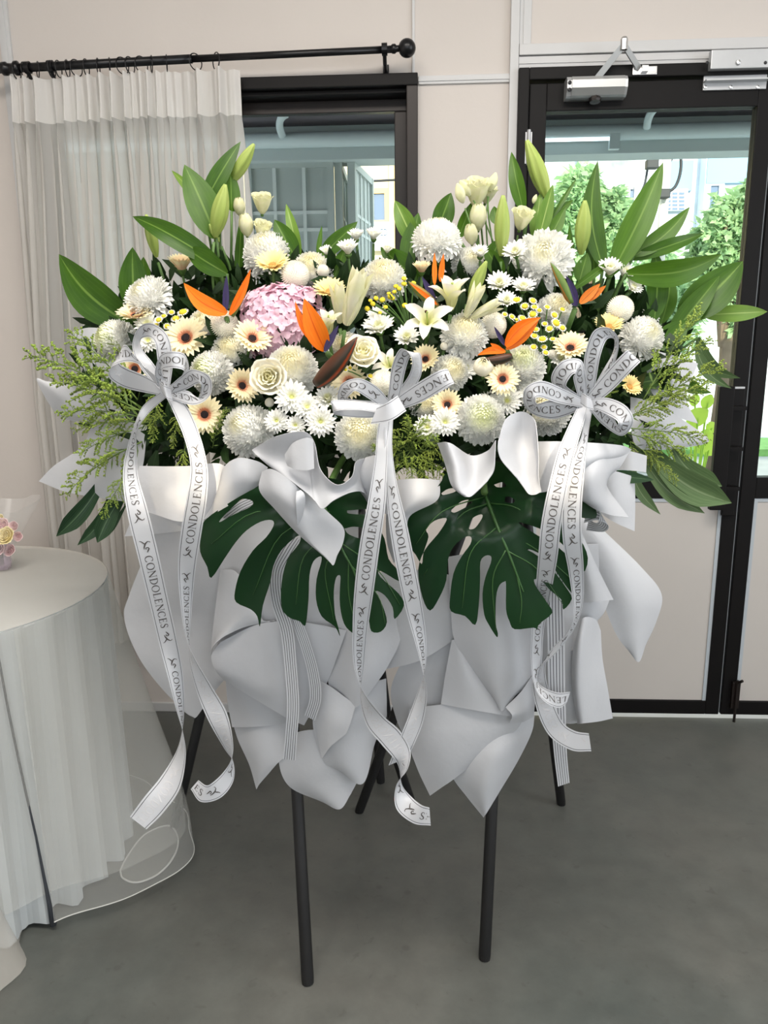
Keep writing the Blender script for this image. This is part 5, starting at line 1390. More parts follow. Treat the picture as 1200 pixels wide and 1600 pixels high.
# ------------------------------------------------------------------ monstera leaves
mat('monstera_skin', C(10, 44, 22), 0.36, trans=0.08, tcol=C(60, 110, 30), col2=C(18, 54, 22), vscale=3.5, spec=0.35, bump=0.05, bscale=25)
mat('monstera_vein', C(58, 96, 48), 0.4)
def inside(p, poly):
    c = False; n = len(poly)
    for i in range(n):
        a, b_ = poly[i], poly[i - 1]
        if (a[1] > p[1]) != (b_[1] > p[1]) and p[0] < (b_[0] - a[0]) * (p[1] - a[1]) / (b_[1] - a[1]) + a[0]: c = not c
    return c
def traced(name, outline, holes, yfun, m, parent, grid_px=11, smooth_n=3):
    """thin shaped sheet from an outline and holes, its depth given by yfun(px, py)"""
    ol = [tuple(p) for p in crom([Vector(p) for p in outline + [outline[0]]], smooth_n)[:-1]]
    hs = [[tuple(p) for p in crom([Vector(p) for p in h + [h[0]]], 4)[:-1]] for h in holes]
    pts = list(ol); cons = [(i, (i + 1) % len(ol)) for i in range(len(ol))]
    for h in hs:
        n = len(pts); pts += h; cons += [(n + i, n + (i + 1) % len(h)) for i in range(len(h))]
    x0, x1 = min(p[0] for p in ol), max(p[0] for p in ol); y0, y1 = min(p[1] for p in ol), max(p[1] for p in ol)
    gx = x0; r_ = 0
    while gx < x1:
        gy = y0 + (r_ % 2) * grid_px / 2
        while gy < y1:
            if inside((gx, gy), ol) and not any(inside((gx, gy), h) for h in hs): pts.append((gx, gy))
            gy += grid_px
        gx += grid_px * .87; r_ += 1
    V, E, Fc, *_ = delaunay_2d_cdt([Vector(p) for p in pts], cons, [], 0, 1e-4)
    fs = []
    for f in Fc:
        c = (sum(V[i].x for i in f) / len(f), sum(V[i].y for i in f) / len(f))
        if inside(c, ol) and not any(inside(c, h) for h in hs): fs.append(tuple(f))
    vs = [at(v.x, v.y, yfun(v.x, v.y)) for v in V]
    return wobj(name, vs, fs, m, parent)
def vein(parent, pts, r_, yfun, off=-.0012):
    w = crom([at(x, y, yfun(x, y) + off) for x, y in pts], 5); n = len(w)
    MB().tube(w, [r_ * (1 - .7 * i / (n - 1)) for i in range(n)], 5).build('vein', 'monstera_vein', parent, smooth=True)
zl = lambda L_: [(300 + a / 3.158, 740 + b_ / 3.158) for a, b_ in L_]
zr = lambda L_: [(620 + a / 3.75, 720 + b_ / 3.75) for a, b_ in L_]
def seg_d(p, a, b_):
    p, a, b_ = Vector(p), Vector(a), Vector(b_); ab = b_ - a; t = max(0, min(1, (p - a).dot(ab) / ab.dot(ab)))
    return (p - a - ab * t).length, t
def mon_y(mid0, mid1, Y0, drop, curl, rip, lift=.046):
    def f(x, y):
        d, t = seg_d((x, y), mid0, mid1)
        a = math.atan2(y - mid0[1], x - mid0[0])
        return Y0 - lift * min(1, (Vector((x, y)) - Vector(mid0)).length / 75.0) + drop * t + curl * (d / 150.0) ** 2 + rip * math.sin(a * 9) * min(1, d / 70.0)
    return f
fL = mon_y((505, 782), (572, 985), -1.312, .01, .016, .006)
mo = thing('monstera_leaf', at(505, 782, -1.335), 'dark green split monstera leaf hanging under the left papers', 'leaf', 'large monstera leaves')
traced('blade', zl([(600, 15), (450, 20), (335, 60), (190, 140), (62, 232), (45, 300), (40, 385), (75, 460), (95, 515), (160, 420), (215, 340), (270, 280), (340, 237), (395, 230), (402, 258), (365, 315), (300, 380), (240, 480), (212, 580), (218, 635), (290, 670), (322, 705), (335, 755), (350, 650), (385, 540), (402, 455), (440, 380), (500, 322), (533, 306), (528, 345), (470, 425), (442, 540), (442, 660), (480, 710), (530, 728), (560, 748), (575, 620), (580, 500), (600, 432), (635, 408), (638, 435), (615, 520), (612, 620), (640, 705), (705, 755), (730, 803), (722, 760), (705, 690), (700, 580), (712, 512), (732, 505), (730, 560), (730, 650), (750, 740), (790, 785), (835, 798), (840, 760), (852, 700), (872, 720), (885, 778), (932, 780), (962, 732), (940, 650), (905, 580), (950, 600), (990, 660), (1000, 718), (1046, 652), (1020, 592), (930, 510), (930, 480), (1030, 535), (1018, 480), (970, 420), (950, 320), (905, 240), (870, 150), (800, 60), (700, 25)]),
       [zl([(215, 152), (250, 125), (297, 135), (290, 162), (200, 205), (135, 240), (160, 205)]), zl([(752, 272), (800, 262), (852, 275), (840, 320), (775, 300)]), zl([(765, 182), (865, 176), (860, 200), (775, 197)])], fL, 'monstera_skin', mo)
vein(mo, [(500, 775), (534, 857), (556, 901), (574, 975)], .003, fL)
for pts in ([(515, 800), (400, 800), (330, 850)], [(518, 812), (440, 835), (395, 930)], [(524, 830), (475, 870), (462, 945)], [(532, 852), (508, 890), (522, 970)], [(545, 875), (545, 930), (558, 985)], [(545, 880), (590, 930), (602, 975)], [(535, 850), (590, 890), (625, 945)]): vein(mo, pts, .0014, fL)
MB().tube(bez(at(505, 785, -1.33), at(515, 745, -1.28), at(560, 680, -1.1), 8), .006, 8).build('stalk', 'stem_green', mo, smooth=True)
fR = mon_y((757, 765), (818, 925), -1.28, .0, .018, .006, .074)
mo = thing('monstera_leaf', at(757, 765, -1.345), 'larger dark green split monstera leaf hanging under right papers', 'leaf', 'large monstera leaves')
traced('blade', zr([(450, 0), (300, 60), (240, 150), (90, 280), (60, 350), (72, 490), (110, 550), (146, 605), (156, 540), (186, 445), (172, 402), (220, 352), (287, 335), (285, 362), (240, 430), (165, 522), (125, 640), (150, 800), (195, 878), (250, 800), (290, 700), (300, 580), (335, 500), (400, 447), (436, 448), (430, 490), (380, 560), (332, 660), (312, 800), (318, 882), (400, 910), (460, 962), (480, 850), (488, 700), (490, 592), (520, 556), (552, 560), (550, 600), (520, 680), (502, 780), (512, 900), (540, 962), (585, 1032), (592, 1010), (580, 950), (582, 800), (600, 732), (630, 708), (640, 722), (640, 870), (660, 940), (690, 987), (800, 978), (822, 988), (835, 955), (910, 892), (880, 830), (820, 742), (805, 695), (850, 705), (900, 760), (965, 815), (976, 872), (1026, 808), (990, 740), (930, 660), (830, 560), (754, 514), (830, 540), (900, 600), (960, 690), (1020, 770), (1050, 790), (1097, 690), (1040, 602), (950, 510), (830, 440), (715, 366), (760, 370), (880, 420), (1000, 520), (1085, 655), (1120, 570), (1070, 455), (960, 350), (900, 300), (1050, 328), (1166, 335), (1150, 262), (1040, 210), (900, 180), (700, 50), (600, 8)]),
       [zr([(260, 190), (300, 165), (342, 162), (340, 182), (275, 200)]), zr([(320, 288), (380, 237), (436, 230), (430, 255), (350, 300), (322, 300)]), zr([(420, 392), (440, 340), (490, 314), (502, 330), (462, 390), (430, 402)]), zr([(635, 212), (660, 210), (692, 230), (680, 247), (635, 242)]), zr([(570, 140), (620, 125), (640, 150), (590, 155)])], fR, 'monstera_skin', mo)
vein(mo, [(757, 770), (778, 825), (795, 865), (812, 910), (818, 925)], .0036, fR)
for pts in ([(764, 786), (715, 810), (662, 900)], [(775, 825), (735, 865), (722, 950)], [(790, 860), (770, 905), (775, 985)], [(764, 786), (810, 795), (860, 840)], [(782, 828), (840, 860), (905, 915)], [(795, 862), (840, 890), (880, 945)], [(808, 900), (815, 940), (812, 975)], [(760, 775), (690, 800), (650, 850)]): vein(mo, pts, .0015, fR)
MB().tube(bez(at(757, 770, -1.34), at(752, 735, -1.28), at(760, 690, -1.1), 8), .006, 8).build('stalk', 'stem_green', mo, smooth=True)
# narrow fingers of split leaves at both ends
def fingers(lab, root, fl, m='droop_leaf'):
    p0 = at(*root); o = thing('split_leaf', p0, lab, 'leaf', 'split leaves at both ends')
    for (x0, y0, x1, y1, w, kw) in fl:
        vs, fs, uv = blade(at(x0, y0, root[2]), at(x1, y1, root[2] - .04), w * mpp(p0), **kw); wobj('finger', vs, fs, m, o, uvs=uv)
        MB().tube([at(x0, y0, root[2]), p0], .003, 5).build('stalk', 'stem_green', o)
leaf_mat('split_leaf', C(30, 58, 36), C(56, 84, 54), C(84, 110, 78), trans=.12)
FP = lambda t: min(1, .35 + t * 1.2) * (1 if t < .72 else max(.02, 1 - ((t - .72) / .28) ** 1.3))
fingers('narrow dark leaf fingers hanging at lower left before the curtain', (215, 745, -1.08), [
    (165, 742, 88, 838, 27, dict(side_bend=-.05, bend=.08, prof=FP, fold=.5)), (178, 760, 121, 852, 20, dict(side_bend=-.1, bend=.06, prof=FP, fold=.4)), (192, 775, 152, 848, 28, dict(side_bend=.04, bend=.06, prof=FP, fold=.5)), (196, 790, 168, 838, 8, dict(prof=FP))], 'split_leaf')
fingers('split leaf with hanging fingers in front of the door rail', (985, 695, -1.06), [
    (1010, 695, 1143, 786, 46, dict(side_bend=.1, bend=.08, prof=FP, fold=.45)), (1000, 705, 1101, 802, 26, dict(side_bend=.1, bend=.06, prof=FP, fold=.5)), (985, 705, 1032, 804, 17, dict(side_bend=.12, bend=.05, prof=FP)), (1050, 698, 1128, 760, 34, dict(side_bend=.12, prof=FP, fold=.3))])
fingers('flat dark leaf end beside the right paper fold', (930, 742, -1.22), [(950, 742, 1022, 750, 20, dict(bend=.05))], 'split_leaf')
# ================================================================== WRAPPING PAPER
mat('wrap_paper', C(204, 206, 210), 0.6, trans=0.15, var=0.025, vscale=5, spec=0.25, bump=0.35, bscale=11)
def sheet(lab, rows_, n=8, m='wrap_paper', name='wrapping_paper', th=.0010):
    """smooth sheet through rows of (px, py, Y) points"""
    W = [crom([at(*p) for p in r], n) for r in rows_]
    cols_ = len(W[0])
    C_ = [crom([W[i][k] for i in range(len(W))], n) for k in range(cols_)]
    nr = len(C_[0]); vs = [C_[k][i] for i in range(nr) for k in range(cols_)]
    fs = [(i * cols_ + k, i * cols_ + k + 1, (i + 1) * cols_ + k + 1, (i + 1) * cols_ + k) for i in range(nr - 1) for k in range(cols_ - 1)]
    o = wobj(name, vs, fs, m)
    so = o.modifiers.new('thickness', 'SOLIDIFY'); so.thickness = th
    es = o.modifiers.new('crisp', 'EDGE_SPLIT'); es.split_angle = R(50)
    return tag(o, lab, 'paper', 'white wrapping papers')
B0 = -1.20    # plane of the lower papers
# --- lower drape, from the back to the front
sheet('large pale paper sheet at far left of the hanging drape', [
    [(255, 800, -1.17), (300, 790, -1.19), (370, 780, -1.2)],
    [(204, 925, -1.13), (285, 910, -1.18), (365, 900, -1.19)],
    [(195, 968, -1.12), (275, 975, -1.16), (362, 980, -1.18)],
    [(218, 1028, -1.13), (280, 1050, -1.16), (355, 1050, -1.18)],
    [(262, 1085, -1.14), (298, 1110, -1.155), (342, 1072, -1.17)],
    [(300, 1116, -1.15), (306, 1121, -1.155), (318, 1105, -1.16)]])
sheet('white paper panel behind the left striped ribbons', [
    [(330, 800, -1.2), (420, 780, -1.21), (560, 790, -1.21)],
    [(345, 900, -1.2), (430, 890, -1.235), (560, 900, -1.22)],
    [(338, 985, -1.21), (440, 975, -1.24), (560, 980, -1.22)],
    [(350, 1060, -1.21), (440, 1060, -1.225), (550, 1050, -1.21)]])
sheet('rounded folded paper flap with curled left edge at centre left', [
    [(344, 895, -1.215), (352, 890, -1.225), (375, 900, -1.235), (412, 972, -1.25), (430, 970, -1.25)],
    [(333, 985, -1.225), (352, 968, -1.245), (378, 955, -1.26), (404, 968, -1.26), (418, 972, -1.255)],
    [(330, 1024, -1.23), (334, 1010, -1.255), (350, 995, -1.265), (380, 980, -1.262), (405, 974, -1.258)]])
sheet('broad bluish white paper crossed by the striped ribbons', [
    [(345, 1003, -1.25), (405, 975, -1.26), (470, 972, -1.262), (541, 985, -1.25)],
    [(331, 1024, -1.248), (400, 1020, -1.272), (460, 1020, -1.268), (527, 1025, -1.25)],
    [(336, 1045, -1.25), (400, 1065, -1.27), (455, 1075, -1.265), (510, 1068, -1.245)],
    [(350, 1062, -1.245), (402, 1094, -1.255), (450, 1122, -1.25), (475, 1133, -1.24)]])
sheet('narrow paper strip peeking out under the broad bluish paper', [
    [(352, 1040, -1.225), (410, 1060, -1.235), (470, 1090, -1.23)],
    [(355, 1090, -1.22), (410, 1100, -1.23), (465, 1115, -1.225)],
    [(363, 1136, -1.215), (405, 1135, -1.225), (458, 1129, -1.22)]])
sheet('hanging paper with a pointed tip at lower left', [
    [(362, 1120, -1.205), (400, 1115, -1.215), (465, 1110, -1.22)],
    [(372, 1155, -1.205), (410, 1160, -1.225), (462, 1150, -1.225)],
    [(390, 1195, -1.205), (412, 1195, -1.225), (448, 1180, -1.23)],
    [(401, 1233, -1.205), (408, 1222, -1.215), (436, 1190, -1.23)]])
sheet('large square paper corner at the bottom centre left', [
    [(445, 1150, -1.225), (490, 1140, -1.235), (560, 1150, -1.215)],
    [(436, 1190, -1.225), (500, 1185, -1.24), (565, 1180, -1.215)],
    [(453, 1229, -1.22), (495, 1222, -1.235), (560, 1215, -1.21)],
    [(505, 1253, -1.215), (531, 1264, -1.22), (548, 1240, -1.21)]])
sheet('folded paper with sharp corner left of the middle ribbon crossing', [
    [(500, 1080, -1.235), (550, 1075, -1.235), (603, 1060, -1.2)],
    [(489, 1130, -1.24), (545, 1120, -1.255), (604, 1105, -1.205)],
    [(505, 1188, -1.24), (540, 1165, -1.25), (602, 1125, -1.205)],
    [(530, 1203, -1.23), (567, 1224, -1.225), (585, 1160, -1.205)]])
sheet('raised fold lying over the pointed paper at centre', [
    [(495, 1060, -1.25), (520, 1075, -1.258), (556, 1102, -1.262)],
    [(491, 1110, -1.252), (520, 1125, -1.266), (548, 1128, -1.264)],
    [(503, 1186, -1.246), (518, 1165, -1.262), (541, 1146, -1.264)]])
sheet('V-shaped paper between the two middle ribbon tails', [
    [(520, 930, -1.235), (580, 920, -1.25), (640, 920, -1.24)],
    [(525, 1010, -1.24), (570, 1000, -1.26), (625, 1000, -1.245)],
    [(513, 1066, -1.245), (560, 1060, -1.268), (606, 1040, -1.245)],
    [(535, 1085, -1.25), (558, 1104, -1.262), (596, 1056, -1.245)]])
sheet('wide centre paper spanning behind both middle tails', [
    [(560, 900, -1.23), (640, 890, -1.24), (715, 900, -1.23)],
    [(575, 980, -1.23), (640, 965, -1.25), (715, 960, -1.235)],
    [(600, 1046, -1.225), (655, 1032, -1.245), (706, 1002, -1.235)]])
sheet('tall curved paper left of the lower right drape', [
    [(640, 1010, -1.205), (700, 990, -1.215), (720, 990, -1.215)],
    [(612, 1072, -1.2), (660, 1060, -1.225), (720, 1060, -1.22)],
    [(618, 1118, -1.2), (660, 1115, -1.225), (720, 1110, -1.22)],
    [(640, 1170, -1.205), (670, 1165, -1.225), (720, 1150, -1.22)]])
sheet('broad hanging paper at lower centre right with pointed end', [
    [(640, 1108, -1.235), (700, 1100, -1.25), (760, 1104, -1.25), (818, 1118, -1.235)],
    [(636, 1150, -1.23), (690, 1150, -1.255), (750, 1145, -1.255), (810, 1136, -1.235)],
    [(652, 1200, -1.228), (690, 1190, -1.25), (735, 1180, -1.25), (785, 1158, -1.235)],
    [(672, 1243, -1.225), (690, 1230, -1.235), (710, 1216, -1.24), (776, 1165, -1.235)]])
sheet('lowest diamond-shaped paper tip above right front leg', [
    [(700, 1180, -1.225), (770, 1140, -1.235), (835, 1118, -1.215)],
    [(706, 1212, -1.225), (770, 1180, -1.255), (830, 1145, -1.215)],
    [(730, 1245, -1.222), (762, 1225, -1.25), (808, 1190, -1.215)],
    [(756, 1277, -1.222), (760, 1270, -1.23), (778, 1240, -1.217)]])
sheet('triangular fold in the middle of the right drape', [
    [(706, 1000, -1.25), (712, 1000, -1.252), (722, 1012, -1.255)],
    [(696, 1055, -1.25), (730, 1060, -1.268), (760, 1068, -1.258)],
    [(689, 1100, -1.25), (745, 1110, -1.266), (812, 1122, -1.25)]])
sheet('large smooth paper under the right monstera leaf', [
    [(700, 870, -1.235), (770, 860, -1.25), (840, 870, -1.24)],
    [(705, 960, -1.245), (770, 950, -1.275), (838, 955, -1.245)],
    [(712, 1004, -1.255), (775, 1010, -1.285), (836, 1010, -1.245)],
    [(746, 1058, -1.26), (780, 1070, -1.28), (832, 1062, -1.245)],
    [(778, 1100, -1.258), (785, 1110, -1.265), (806, 1085, -1.25)]])
sheet('rolled paper edge below the right monstera leaf', [
    [(832, 1055, -1.25), (815, 1080, -1.262), (790, 1105, -1.268)],
    [(836, 1090, -1.24), (822, 1108, -1.262), (800, 1118, -1.272)],
    [(834, 1120, -1.235), (818, 1128, -1.25), (796, 1130, -1.262)]])
sheet('shaded paper behind the right striped ribbon', [
    [(820, 860, -1.19), (870, 850, -1.2), (935, 850, -1.19)],
    [(826, 980, -1.19), (880, 970, -1.205), (935, 960, -1.19)],
    [(838, 1070, -1.185), (885, 1060, -1.2), (915, 1060, -1.19)],
    [(848, 1118, -1.18), (885, 1130, -1.19), (908, 1128, -1.185)]])
sheet('straight paper panel with curled left side at lower right', [
    [(905, 985, -1.215), (912, 965, -1.23), (930, 968, -1.215), (938, 985, -1.2)],
    [(896, 1015, -1.215), (906, 1010, -1.238), (925, 1012, -1.215), (941, 1030, -1.2)],
    [(894, 1070, -1.21), (904, 1070, -1.232), (930, 1070, -1.21), (949, 1075, -1.195)],
    [(903, 1131, -1.2), (910, 1130, -1.22), (935, 1127, -1.2), (957, 1122, -1.185)]])
sheet('kite-shaped paper wing sticking out at far right', [
    [(895, 800, -1.17), (915, 812, -1.165), (935, 822, -1.15)],
    [(915, 870, -1.165), (955, 865, -1.17), (1001, 886, -1.13)],
    [(940, 935, -1.16), (985, 930, -1.165), (1033, 928, -1.11)],
    [(962, 990, -1.15), (995, 985, -1.15), (1026, 968, -1.115)],
    [(985, 1020, -1.14), (998, 1034, -1.14), (1008, 1008, -1.125)]])
sheet('narrow triangular paper over the right wing', [
    [(893, 815, -1.23), (900, 815, -1.235), (907, 830, -1.23)],
    [(900, 880, -1.225), (915, 880, -1.24), (932, 885, -1.225)],
    [(905, 942, -1.22), (930, 940, -1.232), (958, 937, -1.215)]])
sheet('pale blue paper corner under the triangular one', [
    [(895, 930, -1.2), (925, 928, -1.205), (953, 935, -1.19)],
    [(893, 975, -1.2), (918, 975, -1.21), (940, 962, -1.195)],
    [(890, 1020, -1.2), (900, 1010, -1.21), (912, 985, -1.2)]])
# --- upper cuffs that hold the flowers
sheet('sunlit paper cuff under the left bow', [
    [(219, 728, -1.22), (260, 729, -1.25), (300, 728, -1.28), (340, 724, -1.3), (360, 735, -1.28)],
    [(207, 758, -1.23), (250, 765, -1.27), (290, 770, -1.3), (330, 765, -1.31), (360, 765, -1.29)],
    [(197, 790, -1.235), (240, 803, -1.28), (283, 815, -1.31), (320, 806, -1.31), (350, 795, -1.3)]])
sheet('rolled grey-white paper between left cuff and central roll', [
    [(345, 775, -1.3), (348, 735, -1.335), (370, 716, -1.345), (400, 720, -1.335), (418, 730, -1.32)],
    [(330, 795, -1.31), (345, 765, -1.34), (375, 748, -1.35), (400, 748, -1.34), (412, 748, -1.325)],
    [(318, 813, -1.315), (345, 797, -1.335), (375, 779, -1.34), (398, 762, -1.335), (409, 754, -1.325)]])
sheet('big swirling paper roll at centre left like a petal', [
    [(394, 703, -1.34), (428, 683, -1.375), (472, 674, -1.385), (491, 690, -1.38), (501, 733, -1.395), (526, 757, -1.405), (549, 745, -1.39), (556, 721, -1.36), (573, 715, -1.32)],
    [(402, 712, -1.355), (440, 720, -1.366), (480, 735, -1.366), (489, 745, -1.376), (503, 762, -1.392), (528, 770, -1.397), (552, 758, -1.377), (562, 738, -1.342), (578, 735, -1.31)],
    [(420, 727, -1.36), (455, 752, -1.39), (484, 775, -1.395), (492, 783, -1.4), (504, 795, -1.405), (522, 782, -1.41), (548, 770, -1.395), (568, 770, -1.36), (586, 790, -1.32)]])
sheet('inner curl of the central paper roll', [
    [(489, 686, -1.392), (478, 684, -1.398), (458, 692, -1.392), (445, 710, -1.38)],
    [(490, 705, -1.394), (478, 708, -1.4), (458, 712, -1.396), (446, 720, -1.384)],
    [(491, 732, -1.4), (478, 735, -1.402), (460, 733, -1.398), (449, 728, -1.386)]])
sheet('pointed paper tongue hanging over the left monstera leaf', [
    [(410, 737, -1.365), (425, 733, -1.385), (450, 748, -1.395), (470, 766, -1.385), (478, 770, -1.36)],
    [(406, 766, -1.37), (430, 770, -1.395), (456, 785, -1.4), (475, 792, -1.38), (517, 805, -1.36)],
    [(430, 795, -1.375), (448, 803, -1.39), (466, 810, -1.39), (500, 818, -1.375), (537, 826, -1.365)],
    [(464, 832, -1.375), (475, 838, -1.38), (488, 846, -1.38), (512, 852, -1.375), (536, 848, -1.37)],
    [(502, 865, -1.375), (508, 870, -1.377), (514, 876, -1.378), (521, 883, -1.378), (527, 868, -1.376)]])
sheet('rolled inner flap inside the pointed paper tongue', [
    [(470, 766, -1.4), (476, 775, -1.402), (474, 800, -1.395), (466, 818, -1.39)],
    [(463, 768, -1.405), (462, 785, -1.415), (463, 805, -1.405), (464, 820, -1.393)]])
sheet('shaded paper fold right of the central roll', [
    [(572, 715, -1.33), (590, 712, -1.35), (606, 722, -1.345)],
    [(558, 750, -1.34), (580, 755, -1.365), (608, 760, -1.35)],
    [(578, 795, -1.33), (594, 800, -1.345), (612, 805, -1.335)]])
sheet('sunlit paper under the central green tufts', [
    [(606, 752, -1.32), (650, 748, -1.355), (687, 750, -1.345)],
    [(604, 790, -1.325), (645, 780, -1.37), (683, 781, -1.355)],
    [(605, 845, -1.33), (625, 815, -1.36), (640, 806, -1.355)],
    [(616, 880, -1.335), (628, 860, -1.35), (637, 842, -1.35)]])
sheet('cup-shaped paper with scooped top at centre right', [
    [(684, 692, -1.349), (702, 692, -1.384), (735, 712, -1.324), (762, 705, -1.334), (775, 688, -1.384)],
    [(696, 725, -1.366), (714, 730, -1.396), (740, 738, -1.349), (762, 728, -1.362), (774, 712, -1.390)],
    [(706, 758, -1.384), (718, 765, -1.406), (738, 765, -1.389), (758, 748, -1.390), (772, 735, -1.394)],
    [(722, 773, -1.396), (728, 776, -1.404), (736, 776, -1.402), (748, 766, -1.400), (762, 752, -1.398)]])
sheet('tall conical paper roll right of the cup-shaped paper', [
    [(778, 690, -1.375), (790, 655, -1.362), (815, 643, -1.348), (835, 655, -1.362), (840, 680, -1.385)],
    [(778, 705, -1.38), (795, 690, -1.365), (818, 690, -1.35), (838, 700, -1.372), (842, 715, -1.392)],
    [(785, 722, -1.382), (802, 730, -1.375), (820, 735, -1.37), (836, 740, -1.385), (842, 745, -1.396)],
    [(810, 750, -1.385), (818, 762, -1.388), (826, 772, -1.39), (836, 773, -1.395), (846, 768, -1.395)]])
sheet('broad cream-lit paper behind the right ribbon tails', [
    [(838, 690, -1.33), (870, 690, -1.35), (920, 692, -1.34), (970, 696, -1.3), (986, 702, -1.27)],
    [(835, 735, -1.345), (875, 730, -1.375), (920, 718, -1.365), (958, 714, -1.32), (978, 712, -1.28)],
    [(830, 772, -1.35), (865, 765, -1.38), (895, 745, -1.37), (935, 728, -1.33), (965, 722, -1.29)]])
sheet('blue-shaded folded paper funnel at right', [
    [(897, 732, -1.36), (930, 712, -1.35), (960, 706, -1.31), (985, 702, -1.27)],
    [(895, 755, -1.365), (925, 745, -1.37), (948, 735, -1.34), (968, 730, -1.3)],
    [(896, 776, -1.355), (925, 780, -1.365), (945, 772, -1.345), (946, 755, -1.31)],
    [(905, 778, -1.34), (930, 795, -1.35), (955, 805, -1.335), (982, 809, -1.3)]])
sheet('square paper corner behind the right funnel', [
    [(925, 735, -1.25), (955, 735, -1.26), (991, 745, -1.24)],
    [(930, 775, -1.25), (960, 780, -1.265), (992, 785, -1.245)],
    [(935, 800, -1.255), (962, 817, -1.265), (991, 830, -1.25)]])
sheet('small white paper edge above the flat dark leaf', [
    [(960, 700, -1.2), (985, 705, -1.215), (1010, 712, -1.19)],
    [(958, 733, -1.2), (985, 735, -1.215), (1009, 738, -1.195)]])
# --- side wings behind the sprays
sheet('grey-white paper wing at far left below the long spray', [
    [(70, 596, -1.02), (110, 600, -1.06), (170, 605, -1.08)],
    [(58, 594, -1.02), (110, 625, -1.07), (190, 640, -1.1)],
    [(80, 635, -1.03), (125, 650, -1.075), (200, 662, -1.11)],
    [(100, 655, -1.035), (140, 662, -1.07), (210, 690, -1.11)]])
sheet('curved grey paper wing at left above the hanging leaf fingers', [
    [(146, 652, -1.06), (180, 655, -1.1), (230, 665, -1.12)],
    [(130, 696, -1.05), (170, 705, -1.1), (225, 720, -1.13)],
    [(86, 727, -1.04), (140, 745, -1.09), (215, 755, -1.14)],
    [(61, 752, -1.03), (110, 770, -1.07), (205, 785, -1.13)]])
sheet('pale paper edge behind the greenish chrysanthemum', [
    [(115, 518, -1.0), (140, 512, -1.02), (175, 515, -1.04)],
    [(125, 560, -1.01), (150, 560, -1.04), (185, 565, -1.06)],
    [(145, 605, -1.03), (165, 610, -1.06), (195, 615, -1.08)]])
sheet('paper corner just below the left sunlit cuff', [
    [(215, 790, -1.17), (250, 795, -1.19), (300, 800, -1.2)],
    [(195, 838, -1.15), (235, 835, -1.18), (282, 830, -1.19)]])
sheet('upright paper edge behind the right sprays', [
    [(1010, 545, -1.03), (1050, 555, -1.03), (1090, 568, -1.0)],
    [(1010, 590, -1.05), (1045, 600, -1.05), (1072, 620, -1.03)],
    [(1010, 640, -1.07), (1050, 650, -1.06), (1090, 662, -1.03)]])
sheet('peach-tipped paper wing pointing right under the level spray', [
    [(985, 620, -1.1), (1020, 628, -1.1), (1040, 640, -1.08)],
    [(985, 660, -1.11), (1030, 662, -1.11), (1075, 662, -1.06)],
    [(990, 690, -1.11), (1040, 688, -1.1), (1107, 686, -1.04)],
    [(1000, 702, -1.105), (1045, 702, -1.09), (1096, 695, -1.045)]])
# ================================================================== RIBBONS
def ribbon_mat(name, stripes):
    m = bpy.data.materials.new(name); m.use_nodes = True
    N, L = m.node_tree.nodes, m.node_tree.links
    b_ = N['Principled BSDF']; b_.inputs['Roughness'].default_value = .32; b_.inputs['Specular IOR Level'].default_value = .5; b_.inputs['Sheen Weight'].default_value = .2
    uv = N.new('ShaderNodeUVMap'); uv.uv_map = 'uv'; sp = N.new('ShaderNodeSeparateXYZ'); L.new(uv.outputs[0], sp.inputs[0])
    last = None
    for (c, w) in stripes:
        d = N.new('ShaderNodeMath'); d.operation = 'SUBTRACT'; L.new(sp.outputs[1], d.inputs[0]); d.inputs[1].default_value = c
        a = N.new('ShaderNodeMath'); a.operation = 'ABSOLUTE'; L.new(d.outputs[0], a.inputs[0])
        lt = N.new('ShaderNodeMath'); lt.operation = 'LESS_THAN'; L.new(a.outputs[0], lt.inputs[0]); lt.inputs[1].default_value = w
        if last is None: last = lt.outputs[0]
        else:
            mx = N.new('ShaderNodeMath'); mx.operation = 'MAXIMUM'; L.new(last, mx.inputs[0]); L.new(lt.outputs[0], mx.inputs[1]); last = mx.outputs[0]
    cm = N.new('ShaderNodeMix'); cm.data_type = 'RGBA'; L.new(last, cm.inputs[0]); cm.inputs[6].default_value = C(222, 224, 228); cm.inputs[7].default_value = C(72, 74, 84)
    L.new(cm.outputs[2], b_.inputs['Base Color'])
    t = N.new('ShaderNodeBsdfTranslucent'); L.new(cm.outputs[2], t.inputs[0]); ms = N.new('ShaderNodeMixShader'); ms.inputs[0].default_value = .3
    L.new(b_.outputs[0], ms.inputs[1]); L.new(t.outputs[0], ms.inputs[2]); L.new(ms.outputs[0], N['Material Output'].inputs['Surface']); MATS[name] = m
ribbon_mat('printed_ribbon', [(.09, .014), (.91, .014)])
ribbon_mat('striped_ribbon', [(.14 + .18 * k, .022) for k in range(5)])
mat('ribbon_print', C(84, 80, 78), 0.5)
mat('ribbon_show', C(214, 214, 216), 0.5)

